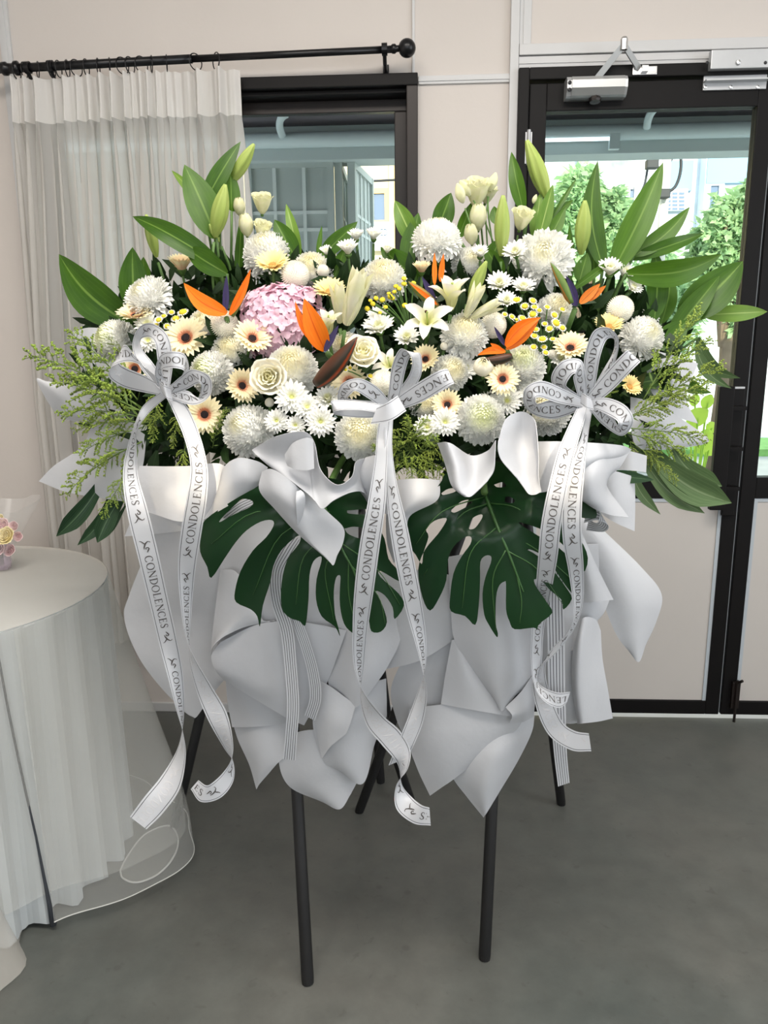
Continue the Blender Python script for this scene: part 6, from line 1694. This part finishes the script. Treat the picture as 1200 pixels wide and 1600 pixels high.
# letter shapes: strokes of (x, y, half width) in a box of height 1
def arc(cx, cy, rx, ry, a0, a1, thick, thin, n=16):
    o = []
    for i in range(n + 1):
        a = R(a0 + (a1 - a0) * i / n); o.append((cx + rx * math.cos(a), cy + ry * math.sin(a), thin + (thick - thin) * abs(math.cos(a)) ** 1.5))
    return o
TK, TN, SR = .075, .03, .022
def bar_(x0, y0, x1, y1, w): return [(x0, y0, w), (x1, y1, w)]
GLY = {
    'C': (.86, [arc(.46, .5, .40, .48, 48, 318, TK, TN), bar_(.74, .93, .74, .68, SR), bar_(.76, .06, .78, .26, SR)]),
    'O': (1.0, [arc(.5, .5, .43, .48, 0, 360, TK, TN, 24)]),
    'N': (.98, [bar_(.16, .02, .16, .98, TN), bar_(.14, .97, .84, .03, TK), bar_(.84, .02, .84, .98, TN), bar_(.02, .98, .24, .98, SR), bar_(.04, .02, .3, .02, SR), bar_(.7, .98, .97, .98, SR)]),
    'D': (.95, [bar_(.2, .02, .2, .98, TK), arc(.34, .5, .5, .47, -90, 90, TK, TN), bar_(.06, .97, .36, .97, TN), bar_(.06, .03, .36, .03, TN)]),
    'L': (.74, [bar_(.2, .02, .2, .98, TK), bar_(.06, .98, .36, .98, SR), bar_(.06, .03, .66, .03, TN), bar_(.66, .02, .69, .24, SR)]),
    'E': (.76, [bar_(.2, .02, .2, .98, TK), bar_(.06, .97, .64, .97, TN), bar_(.2, .52, .52, .52, TN), bar_(.06, .03, .66, .03, TN), bar_(.64, .97, .64, .78, SR), bar_(.52, .62, .52, .42, SR), bar_(.66, .03, .69, .24, SR)]),
    'S': (.66, [[(.56, .84, .03), (.46, .95, .035), (.3, .97, .045), (.14, .87, .06), (.14, .68, .07), (.3, .54, .075), (.47, .43, .075), (.55, .26, .065), (.48, .1, .055), (.32, .03, .04), (.16, .06, .03), (.1, .18, .03)], bar_(.57, .92, .57, .74, SR), bar_(.1, .06, .1, .28, SR)]),
}
def scroll(mirror):
    a = [(.05, .5, .03), (.25, .62, .07), (.42, .72, .08), (.55, .66, .06), (.56, .5, .05), (.46, .44, .05), (.4, .52, .05)]
    b_ = [(.42, .3, .03), (.6, .34, .06), (.8, .42, .085), (1.0, .52, .08), (1.18, .72, .05), (1.14, .9, .03), (1.04, .92, .04)]
    c_ = [(.92, .46, .05), (1.1, .34, .06), (1.28, .2, .04), (1.34, .06, .025)]
    S = [a, b_, c_]
    return [[((1.75 - x * 1.25) if mirror else x * 1.25, .5 + (y - .5) * 1.45, w * 1.2) for x, y, w in s] for s in S]
def text_layout():
    """strokes for the printed repeat: scroll, the word, scroll"""
    out = []; x = 0
    for s in scroll(True): out.append([(px_, py_, w) for px_, py_, w in s])
    x = 2.15
    for ch in 'CONDOLENCES':
        adv, st = GLY[ch]
        for s in st: out.append([(x + px_, py_, w) for px_, py_, w in s])
        x += adv + .1
    x += .4
    for s in scroll(False): out.append([(x + px_, py_, w) for px_, py_, w in s])
    return out, x + 1.75
STROKES, TLEN = text_layout()

class Strip:
    def __init__(s, pts, n=9):
        """pts: (px, py, Y, dx, dy, dY): centre and the pixel vector from one edge to the other"""
        Cn = crom([at(p[0], p[1], p[2]) for p in pts], n)
        Wd = []
        for p in pts:
            Y = p[2]; e = p[5] if len(p) > 5 else 0.0
            Wd.append(at(p[0] + p[3] / 2, p[1] + p[4] / 2, Y + e / 2) - at(p[0] - p[3] / 2, p[1] - p[4] / 2, Y - e / 2))
        s.c = Cn; s.w = crom(Wd, n)
        s.u = [0]
        for a, b_ in zip(Cn, Cn[1:]): s.u.append(s.u[-1] + (b_ - a).length)
        s.L = s.u[-1]
    def at(s, u, v, off=0.0):
        u = max(0, min(s.L - 1e-6, u))
        lo, hi = 0, len(s.u) - 1
        while hi - lo > 1:
            m = (lo + hi) // 2
            if s.u[m] <= u: lo = m
            else: hi = m
        f = (u - s.u[lo]) / max(1e-9, s.u[hi] - s.u[lo])
        c = s.c[lo].lerp(s.c[hi], f); w = s.w[lo].lerp(s.w[hi], f)
        t = (s.c[hi] - s.c[lo]); n = t.cross(w)
        if off and n.length > 1e-12: c = c + n.normalized() * off
        return c + w * v
    def build(s, name, m, parent):
        vs = []; uv = []; K = 5
        for i in range(len(s.c)):
            for k in range(K): vs.append(s.c[i] + s.w[i] * (k / (K - 1) - .5)); uv.append((s.u[i], k / (K - 1)))
        fs = [(i * K + k, i * K + k + 1, (i + 1) * K + k + 1, (i + 1) * K + k) for i in range(len(s.c) - 1) for k in range(K - 1)]
        o = wobj(name, vs, fs, m, parent, uvs=uv)
        so = o.modifiers.new('thickness', 'SOLIDIFY'); so.thickness = .0003; so.offset = 0
        es = o.modifiers.new('crisp', 'EDGE_SPLIT'); es.split_angle = R(50)
        return o
    def letters(s, parent, u0, hgt, rev, side, period=.215, ghost=True, umax=None):
        """side +1: printed on the +normal face; rev: read against the run of the strip"""
        sc = hgt; width = None
        u = u0
        while u < (umax or s.L) - .01:
            for off, mn, nm in ((side * .0006, 'ribbon_print', 'lettering'),) + (((-side * .0006, 'ribbon_show', 'show_through_lettering'),) if ghost else ()):
                vs = []; fs = []
                for st in STROKES:
                    pts = [Vector((a, b_)) for a, b_, w in st]; ok = True; row = []
                    for i, (a, b_, w) in enumerate(st):
                        d = (pts[min(i + 1, len(pts) - 1)] - pts[max(0, i - 1)]); d = d.normalized() if d.length > 0 else Vector((1, 0)); nn = Vector((-d.y, d.x)) * w
                        for sg in (1, -1):
                            x, y = a + nn.x * sg, b_ + nn.y * sg
                            uu = u + x * sc if not rev else u + (TLEN - x) * sc
                            if uu < 0 or uu > (umax or s.L): ok = False
                            row.append((uu, (y - .5)))
                    if not ok: continue
                    n0 = len(vs)
                    for uu, y in row:
                        k = s.at(uu, 0); wl_ = (s.at(uu, .5) - s.at(uu, -.5)).length
                        yy = y * sc / max(.004, .034) * 1.0
                        yv = (-yy if rev else yy) * side
                        vs.append(s.at(uu, yv, off))
                    for i in range(len(row) // 2 - 1): fs.append((n0 + 2 * i, n0 + 2 * i + 1, n0 + 2 * i + 3, n0 + 2 * i + 2))
                if fs: wobj(nm, vs, fs, mn, parent, smooth=False)
            u += period
LH = .0135
def bow(lab, knot, Yk, loops, tails, wrap):
    p0 = at(knot[0], knot[1], Yk)
    o = thing('ribbon_bow', p0, lab, 'ribbon', 'printed ribbon bows')
    for pts, txt in loops:
        s = Strip(pts); l_ = s.build('loop', 'printed_ribbon', o)
        if txt: s.letters(l_, txt[0], LH, txt[1], txt[2])
    for pts, txt in tails:
        s = Strip(pts); l_ = s.build('tail', 'printed_ribbon', o)
        if txt: s.letters(l_, txt[0], LH, txt[1], -txt[2], period=txt[3] if len(txt) > 3 else .215)
    for pts in wrap:
        Strip(pts).build('knot', 'printed_ribbon', o)
    return o
YL, YM, YR = -1.33, -1.38, -1.31
# ------------------------------------------------------------------ left bow
bow('white ribbon bow at left printed with condolences', (259, 613), YL, [
    ([(258, 612, YL, 4, 14), (225, 600, YL + .01, -2, 26, .01), (195, 590, YL + .015, -6, 30, .01), (178, 577, YL, -16, 24, -.01), (184, 558, YL - .015, -12, 26, -.01), (203, 553, YL - .03, 10, 26, 0), (228, 575, YL - .03, 20, 16), (254, 606, YL - .01, 14, 4)], (.08, False, -1)),
    ([(256, 610, YL, 14, 4), (232, 575, YL + .01, 22, -4), (215, 545, YL + .02, 16, 4, .02), (218, 522, YL + .015, 4, 18, .02), (235, 516, YL, -4, 22, .01), (252, 530, YL - .015, -20, 12), (258, 562, YL - .015, -24, -2), (258, 606, YL - .01, -14, -4)], (.12, False, -1)),
    ([(260, 612, YL - .01, 14, -4), (250, 590, YL - .02, 16, 10, .02), (252, 567, YL - .04, 2, 24, .01), (271, 562, YL - .055, 0, 26), (289, 568, YL - .04, -2, 25, -.01), (285, 590, YL - .02, -18, 12, -.01), (264, 612, YL - .01, -14, 2)], (.002, False, -1)),
    ([(262, 612, YL - .015, -2, 14), (287, 598, YL - .03, 6, 22, .01), (306, 588, YL - .05, 10, 22), (321, 599, YL - .05, -14, 20, .01), (318, 620, YL - .04, -20, 4, .02), (298, 622, YL - .03, -8, -22, .02), (264, 614, YL - .015, 2, -14)], (.01, False, -1)),
], [
    ([(256, 616, YL, 12, 6), (228, 640, YL + .02, 10, 10), (212, 670, YL + .0, 6, 6, .02), (206, 705, -1.31, 16, 2, .03), (204, 745, -1.33, 24, -2, .02), (215, 800, -1.36, 32, -6), (231, 866, -1.36, 32, -6), (247, 935, -1.345, 30, -6), (262, 1000, -1.33, 29, -5), (274, 1055, -1.32, 24, -3, .02), (282, 1110, -1.31, 12, -1, .035), (285, 1145, -1.305, -2, 0, .04), (282, 1180, -1.305, -16, -6, .035), (266, 1223, -1.32, -30, -18, .015), (240, 1258, -1.335, -30, -24), (216, 1286, -1.345, -26, -20)], (.07, False, -1, .232)),
    ([(264, 616, YL - .01, 10, -6), (282, 640, YL - .03, 22, -8), (300, 682, YL - .05, 24, -6, .01), (311, 730, -1.4, 27, 2), (308, 775, -1.405, 31, 4), (299, 830, -1.395, 32, 4), (292, 885, -1.375, 28, 3), (291, 940, -1.35, 19, 2, .025), (293, 990, -1.33, 8, 1, .035), (300, 1030, -1.32, -8, 4, .035), (318, 1075, -1.315, -22, 10, .015), (340, 1120, -1.315, -29, 12), (357, 1165, -1.315, -14, 8, .03), (363, 1190, -1.31, 4, 4, .035), (356, 1215, -1.325, 16, 14, .02), (338, 1235, -1.345, 12, 24, .01), (318, 1240, -1.35, -8, 26), (304, 1226, -1.34, -12, 14)], (.105, True, -1, .232)),
], [[(250, 604, YL - .02, 8, 20), (258, 612, YL - .035, 6, 22), (268, 616, YL - .025, 4, 20)]])
# ------------------------------------------------------------------ middle bow
bow('white ribbon bow at the middle printed with condolences', (605, 635), YM, [
    ([(610, 640, YM + .01, 16, 4), (617, 610, YM, 19, 3), (623, 575, YM - .01, 22, 4), (634, 551, YM - .02, 16, 12, .02), (650, 556, YM - .015, 14, -6, .03), (649, 585, YM + .005, 18, 2, .01), (630, 615, YM + .01, 18, 6), (612, 638, YM + .005, 12, 8)], (.005, False, -1)),
    ([(618, 634, YM - .01, -12, -14), (655, 614, YM - .03, -14, -26), (690, 593, YM - .045, -12, -26), (705, 588, YM - .035, -10, -22, .02), (690, 598, YM - .01, -8, -22, .02), (650, 620, YM, -8, -18), (615, 636, YM + .005, -6, -12)], (.01, True, 1)),
    ([(604, 632, YM - .01, 6, -16), (580, 612, YM - .03, 14, -18), (558, 601, YM - .04, 4, -20), (541, 608, YM - .03, -16, -14, .01), (536, 625, YM - .01, -14, 6, .03), (556, 636, YM, -2, 22, .02), (585, 636, YM, 2, 18), (606, 636, YM - .005, 4, 12)], (.02, False, -1)),
    ([(600, 640, YM - .02, -2, -16), (565, 634, YM - .05, -2, -14, .03), (530, 633, YM - .06, -2, -16, .03), (519, 637, YM - .05, -4, -18, -.02), (535, 643, YM - .035, 2, -14), (570, 645, YM - .025, 2, -16), (600, 644, YM - .015, 2, -14)], None),
], [
    ([(603, 642, YM, 16, 4), (598, 680, YM - .01, 18, 2), (595, 725, -1.415, 20, 2), (588, 790, -1.425, 28, 4), (578, 850, -1.42, 31, 5), (569, 920, -1.405, 30, 4), (563, 980, -1.38, 24, 3, .01), (561, 1040, -1.35, 16, 1, .02), (566, 1085, -1.33, -6, 4, .035), (585, 1125, -1.325, -26, 14, .01), (610, 1152, -1.325, -30, 20), (628, 1178, -1.325, -26, 14), (630, 1200, -1.325, -14, -2, .025), (624, 1228, -1.32, 10, 0, .035), (632, 1255, -1.33, 26, -16, .01), (652, 1272, -1.345, 14, -28), (672, 1276, -1.345, -2, -28)], (.11, True, -1, .225)),
    ([(608, 642, YM + .01, 14, -2), (607, 700, -1.395, 12, 0, .015), (612, 760, -1.4, 18, -4), (622, 820, -1.405, 27, -6), (634, 885, -1.4, 29, -7), (647, 950, -1.385, 26, -6), (657, 1000, -1.365, 18, -3, .02), (662, 1045, -1.345, 5, 0, .035), (659, 1085, -1.33, -16, 2, .03), (647, 1130, -1.325, -30, 10), (633, 1165, -1.322, -32, 12), (622, 1190, -1.318, -30, 12)], (.12, False, -1, .225)),
], [[(584, 650, YM - .05, -10, 26), (608, 643, YM - .06, 4, 30), (628, 630, YM - .045, 14, 24)]])
# ------------------------------------------------------------------ right bow
bow('white ribbon bow at right printed with condolences', (917, 628), YR, [
    ([(916, 628, YR, 14, 2), (921, 595, YR - .02, 20, 2), (926, 555, YR - .035, 24, 4), (938, 524, YR - .04, 20, 14, .02), (956, 522, YR - .03, 8, 18, .025), (962, 543, YR - .01, -10, 18, .02), (948, 580, YR, -18, 8), (922, 625, YR, -12, 2)], (.012, False, -1)),
    ([(922, 626, YR - .01, 12, 14), (950, 598, YR - .025, 16, 22), (978, 568, YR - .04, 18, 22), (991, 556, YR - .035, 20, 18, .01), (978, 570, YR - .01, 12, 18, .02), (948, 602, YR, 10, 16), (922, 630, YR, 8, 12)], (.005, False, -1)),
    ([(912, 626, YR - .01, 12, -6), (906, 592, YR - .03, 20, -2), (903, 573, YR - .045, 8, -22, .01), (885, 576, YR - .05, -16, -22), (873, 596, YR - .04, -24, -8, .01), (884, 615, YR - .02, -10, 16, .02), (912, 628, YR - .01, 0, 12)], (.006, False, -1)),
    ([(910, 630, YR - .015, 0, -14), (875, 618, YR - .04, 4, -24), (845, 608, YR - .06, 0, -26), (828, 616, YR - .06, -18, -14, .01), (832, 636, YR - .045, -16, 10, .03), (862, 640, YR - .03, 2, 30, .02), (908, 632, YR - .015, 4, 16)], (.02, False, -1)),
    ([(924, 630, YR - .015, -2, -14), (948, 634, YR - .03, 6, -24), (970, 645, YR - .05, 18, -20), (978, 660, YR - .055, 24, -2, .01), (968, 672, YR - .045, 8, 18, .02), (948, 655, YR - .025, -12, 18, .02), (924, 634, YR - .015, -6, 12)], (.004, False, 1)),
], [
    ([(912, 632, YR - .01, 14, 4), (898, 670, YR - .05, 22, 4), (884, 710, -1.4, 26, 6), (871, 765, -1.42, 29, 6), (861, 820, -1.415, 31, 4), (856, 870, -1.395, 30, 3), (848, 930, -1.33, 24, 3), (840, 985, -1.31, 19, 2, .01), (838, 1035, -1.3, 17, 0, .01), (838, 1068, -1.3, 4, -14, .025), (850, 1085, -1.31, -4, -24, .01), (872, 1094, -1.31, -2, -24), (888, 1090, -1.3, 6, -18)], (.10, True, -1, .225)),
    ([(920, 632, YR - .01, 14, -2), (914, 680, YR - .035, 10, 2, .015), (902, 730, -1.39, 24, 4), (894, 785, -1.4, 31, 2), (894, 840, -1.395, 30, -2), (900, 890, -1.37, 24, -3), (903, 940, -1.34, 16, -1, .02), (897, 975, -1.32, 5, 8, .035), (876, 1006, -1.31, -10, 24, .005), (852, 1030, -1.3, -12, 22), (842, 1055, -1.29, -20, 6, .02), (850, 1098, -1.285, -26, 10), (868, 1138, -1.285, -22, 20), (895, 1157, -1.29, -6, 30), (922, 1160, -1.295, 4, 28)], (.05, False, -1, .225)),
    ([(918, 634, YR, 8, 0), (917, 665, YR - .01, 8, 0, .01), (912, 700, YR + .02, 9, 0, .01)], None),
], [[(908, 622, YR - .03, -2, 18), (917, 628, YR - .045, 0, 20), (926, 632, YR - .03, 4, 18)]])
# ------------------------------------------------------------------ striped ribbons
def striped(lab, pts):
    s = Strip(pts); vs = []
    o = s.build('striped_ribbon', 'striped_ribbon', None)
    tag(o, lab, 'ribbon', 'striped ribbons')
striped('longer striped ribbon hanging down behind the left monstera leaf', [(462, 838, -1.29, 16, 14), (446, 862, -1.3, 22, 10), (431, 895, -1.305, 22, 4), (434, 940, -1.305, 21, -2), (448, 985, -1.3, 20, -3), (454, 1040, -1.3, 19, -1), (458, 1100, -1.295, 19, 0), (455, 1150, -1.285, 19, 1), (452, 1187, -1.275, 20, 2)])
striped('shorter striped ribbon right of the longer one', [(452, 930, -1.285, 14, -6), (464, 970, -1.288, 15, -5), (478, 1010, -1.29, 16, -4), (489, 1050, -1.288, 17, -2), (493, 1090, -1.282, 18, 2), (484, 1122, -1.272, 16, 8)])
striped('wide striped ribbon trailing below the right monstera leaf', [(872, 880, -1.28, 26, 0), (868, 930, -1.275, 27, 0), (869, 1000, -1.27, 27, 0), (870, 1070, -1.265, 26, 0), (873, 1130, -1.26, 23, -1), (876, 1180, -1.255, 20, -2), (881, 1226, -1.25, 18, -6)])
striped('striped ribbon loop beside the right leaf end', [(915, 806, -1.3, -6, 22), (932, 800, -1.32, 6, 26), (944, 812, -1.32, 14, 20, .02), (938, 824, -1.3, 10, 14, .03), (918, 820, -1.27, -4, 18)])
striped('striped ribbon scrap seen through the left monstera hole', [(352, 812, -1.28, 16, 14), (375, 795, -1.285, 10, 18), (395, 785, -1.28, 8, 18)])
# ================================================================== TRIPOD STANDS
mat('black_wood', C(26, 26, 27), 0.55, var=0.35, vscale=14, stretch=(1, 1, .15), bump=0.1, bscale=30)
mat('foam_green', C(30, 54, 30), 0.95)
mat('red_tag', C(190, 40, 30), 0.6)
def stand(lab, apex, feet, foam):
    A = Vector(apex); o = thing('flower_stand', (A.x, A.y, 0), lab, 'stand', 'black tripod stands')
    for f in feet:
        f = Vector(f); d = (A - f).normalized(); q = MB()
        q.tube([f + Vector((0, 0, .0)) + d * .0, f + d * .012, A.lerp(f, .0)], [.0115, .0135, .0115], 12); q.build('leg', 'black_wood', o, smooth=True)
        MB().lathe([(0, 0), (.0125, .0), (.0135, .012)], f, d, 12).build('foot', 'black_wood', o)
    MB().lathe([(.03, -.05), (.034, -.03), (.034, .01), (.02, .03), (.0001, .03)], A, n=14).build('collar', 'black_wood', o)
    if foam:
        MB().box(A.x - .11, A.x + .11, A.y - .07, A.y + .03, foam - .05, foam + .05, bev=.01).build('foam_block', 'foam_green', o)
    return o
g = ground
aL = at(430, 620, -0.93); aR = at(800, 620, -0.95)
stand('black tripod stand carrying the left half, front leg nearest viewer', aL, [g(481, 1536), g(272, 1292), g(642, 1252)], aL.z)
stand('black tripod stand carrying the right half of the flowers', aR, [g(757, 1498), g(561, 1268), g(877, 1256)], aR.z)
aS = at(560, 760, -0.45)
sp_ = stand('spare black tripod stand behind, seen through the paper gap', aS, [g(595, 1222), g(607, 1126), g(500, 1120)], None)
rt_ = g(620, 1251); tag(MB().box(rt_.x - .008, rt_.x + .006, rt_.y - .004, rt_.y + .004, 0, .012, bev=.002).build('red_tag', 'red_tag'), 'tiny red tag on the floor beside a stand foot', 'tag')

# ================================================================== TABLES AT THE LEFT
mat('pleat_cloth', C(206, 212, 214), 0.85, trans=0.2, spec=0.1, sheen=.3, var=.04, vscale=4)
mat('tulle', C(228, 228, 222), 0.9, alpha=0.24, spec=0.05)
mat('tulle_top', C(224, 220, 212), 0.9, alpha=0.42, spec=0.05)
mat('tulle_hem', C(232, 232, 228), 0.9, alpha=0.7, spec=0.05)
mat('seam_dark', C(58, 62, 68), 0.9)
mat('table_wood', C(180, 160, 130), 0.6)
TZ = 0.74
# table top: right edge and front edge read off the picture on the plane z = TZ
e_r = ground(143, 925, TZ); e_f = ground(0, 985, TZ)
TR = 0.42
TC = Vector((e_r.x - TR * .995, e_r.y - .02, 0))
tb = thing('round_table', (TC.x, TC.y, 0), 'round side table under the white pleated cloth at left', 'table')
MB().lathe([(0, TZ - .028), (TR - .004, TZ - .028), (TR - .001, TZ - .014), (TR - .004, TZ - .004), (0, TZ - .004)], (TC.x, TC.y, 0), n=48).build('tabletop', 'table_wood', tb, smooth=False)
MB().lathe([(0, 0), (.2, 0), (.2, .02), (.04, .05), (.035, TZ - .03), (0, TZ - .03)], (TC.x, TC.y, 0), n=24).build('pedestal', 'table_wood', tb, smooth=True)
cl_ = thing('tablecloth', (TC.x, TC.y, 0), 'white pleated cloth hanging round the side table', 'tablecloth')
NP = 32; na = NP * 10
def cloth_r(a, t):
    ph = a * NP / (2 * math.pi)
    saw = abs((ph % 1.0) * 2 - 1)              # box-like pleats
    s = (saw - .5) * 2; s = max(-1, min(1, s * 2.2))
    return TR + .003 - .02 * t + (s * .5 + .5) * (.008 + .030 * t) + .006 * t * math.sin(a * 5 + 1)
rows_ = []
for i in range(13):
    t = i / 12; z = TZ + .001 - t * (TZ - .012)
    rows_.append([Vector((TC.x + cloth_r(2 * math.pi * k / na, t) * math.cos(2 * math.pi * k / na), TC.y + cloth_r(2 * math.pi * k / na, t) * math.sin(2 * math.pi * k / na), max(.004, z + (.006 * math.sin(k * .9) * t if i == 12 else 0)))) for k in range(na + 1)])
vs, fs = grid(rows_, 0, 12); wobj('pleated_skirt', vs, fs, 'pleat_cloth', cl_, smooth=False)
tp = MB(); n = 48
tp.lathe([(0, TZ + .001), (TR + .004, TZ + .001), (TR + .006, TZ - .004)], (TC.x, TC.y, 0), n=n); tp.build('top_cover', 'pleat_cloth', cl_, smooth=True)
# open seam in the skirt
a0 = math.atan2(ground(2, 1000, TZ).y - TC.y, ground(2, 1000, TZ).x - TC.x)
s0, s1 = at(3, 990, TC.y - TR * .8), None
seam = []
for i in range(13):
    t = i / 12; aa = a0 + .1 * t; rr = cloth_r(aa, t) + .010; seam.append(Vector((TC.x + rr * math.cos(aa), TC.y + rr * math.sin(aa), max(.008, TZ - t * (TZ - .012)))))
MB().tube(seam, [.0025] * 9 + [.003, .0035, .005, .008], 6).build('open_seam', 'seam_dark', cl_, smooth=True)
# tulle overlay: soft top and a flared skirt that billows to the right and trails on the floor
tu = thing('tulle_overlay', (TC.x, TC.y, 0), 'sheer tulle overlay spread over the pleated cloth', 'tulle')
tt = []
for i in range(9):
    r_ = (TR + .012) * i / 8
    tt.append([Vector((TC.x + r_ * math.cos(2 * math.pi * k / 60), TC.y + r_ * math.sin(2 * math.pi * k / 60), TZ + .006 + .006 * noise.noise(Vector((r_ * 9 * math.cos(2 * math.pi * k / 60), r_ * 9 * math.sin(2 * math.pi * k / 60), 0))) * (i < 8))) for k in range(61)])
vs, fs = grid(tt, 0, 8); wobj('top_veil', vs, fs, 'tulle_top', tu)
def veil_r(a, t):
    d = math.atan2(math.sin(a - R(-6)), math.cos(a - R(-6)))
    fl = math.exp(-(d / (.27 if d < 0 else .7)) ** 2)
    return TR + .014 + t * (.005 + .20 * fl) + (.003 + .009 * fl) * t * math.sin(a * 17 + 2 * t) + .008 * fl * t * math.sin(a * 9) - .03 * fl * max(0, t - .82) / .18
for layer, (a_0, a_1, zend, mm) in enumerate(((-130, 120, .09, 'tulle'), (-34, 75, .02, 'tulle'))):
    rws = []
    for i in range(15):
        t = i / 14
        row = []
        for k in range(121):
            a = R(a_0 + (a_1 - a_0) * k / 120); rr = veil_r(a, t) + (.018 * layer * t)
            row.append(Vector((TC.x + rr * math.cos(a), TC.y + rr * math.sin(a), max(.006 + .004 * layer, TZ + .004 - t * (TZ - .004 - zend)))))
        rws.append(row)
    vs, fs = grid(rws, 0, 14); wobj('veil_skirt', vs, fs, mm, tu)
    if layer == 1:
        MB().tube([v + Vector((0, 0, .002)) for v in rws[-1]], .0013, 5, cap=False).build('hem', 'tulle_hem', tu)
# the loose end of the veil lying on the floor
pz = [(188, 1360), (198, 1340), (225, 1305), (262, 1290), (277, 1305), (276, 1328), (262, 1352), (240, 1370), (212, 1379), (192, 1372)]
loop = crom([ground(x, y, .006) for x, y in pz + [pz[0]]], 5)
MB().tube(loop, .0025, 5, cap=False).build('trailing_hem', 'tulle_hem', tu, smooth=True)
c_ = sum((Vector(v) for v in loop[:-1]), Vector()) / (len(loop) - 1) + Vector((0, 0, .03)); vs = [c_] + loop[:-1]; fs = [(0, i + 1, (i + 1) % (len(loop) - 1) + 1) for i in range(len(loop) - 1)]
wobj('trailing_end', vs, fs, 'tulle', tu)
# second veil of another covered stand at the lower left corner
c2 = ground(0, 1500, .0); cx2 = c2.x - .17
v2 = thing('tulle_cover', (cx2, c2.y, 0), 'sheer white tulle hanging at the lower left corner', 'tulle')
rws = []
for i in range(10):
    t = i / 9; row = []
    for k in range(73):
        a = 2 * math.pi * k / 72; r_ = .12 + .11 * t + .012 * math.sin(a * 9) * t; row.append(Vector((cx2 + r_ * math.cos(a), c2.y - .06 + r_ * math.sin(a), .37 * (1 - t) + .004)))
    rws.append(row)
vs, fs = grid(rws, 0, 9); wobj('veil', vs, fs, 'tulle_top', v2)

# ------------------------------------------------------------------ small wrapped bouquet on the table
mat('rose_pink', C(252, 224, 226), 0.6, trans=0.2, rnd=.04)
mat('rose_butter', C(255, 242, 190), 0.6, trans=0.2)
mat('clear_film', C(236, 238, 238), 0.15, alpha=0.16, spec=0.8)
mat('vase_glass', C(214, 196, 214), 0.1, alpha=0.4, spec=0.8)
bq = ground(4, 888, TZ + .008)
bo = thing('wrapped_bouquet', bq, 'small pink and yellow rose bouquet in clear film on table', 'bouquet')
MB().lathe([(0, 0), (.022, 0), (.026, .02), (.02, .05), (.026, .075), (.03, .08)], bq, n=18).build('vase', 'vase_glass', bo, smooth=True)
def mini_rose(x, y, d, mm, dY):
    p = at(x, y, bq.y + dY); s = d * mpp(p) / 2; rt2 = face_rot(random.uniform(-.2, .3), random.uniform(.2, .6), random.uniform(0, 6))
    q = MB()
    for n_, me, ang in ROSE_LAYERS:
        for k in range(n_):
            Mx = Matrix.Rotation(R(ang) + 2 * math.pi * k / n_, 3, 'Z'); q.add([p + rt2 @ (Mx @ v.co * s) for v in me.vertices], [tuple(pp_.vertices) for pp_ in me.polygons])
    q.build('rose_head', mm, bo, smooth=True)
for (x, y, d, mm, dY) in ((10, 838, 30, 'rose_butter', -.03), (22, 822, 16, 'rose_pink', 0), (28, 838, 16, 'rose_pink', 0), (4, 820, 22, 'rose_pink', 0), (16, 860, 20, 'rose_pink', -.01), (-4, 856, 24, 'rose_pink', -.02), (0, 812, 18, 'rose_butter', .01), (-10, 838, 26, 'rose_pink', -.01)):
    mini_rose(x, y, d, mm, dY)
MB().tube([bq + Vector((0, 0, .01)), bq + Vector((0, 0, .1))], .006, 6).build('stems', 'stem_green', bo)
film = []
for i in range(7):
    t = i / 6; row = []
    for k in range(25):
        a = 2 * math.pi * k / 24; r_ = .02 + .085 * t + .012 * t * math.sin(a * 5); row.append(Vector((bq.x + r_ * math.cos(a), bq.y + r_ * math.sin(a), bq.z + .03 + .15 * t + .012 * t * math.sin(a * 3))))
    film.append(row)
vs, fs = grid(film, 0, 6); wobj('clear_film', vs, fs, 'clear_film', bo)
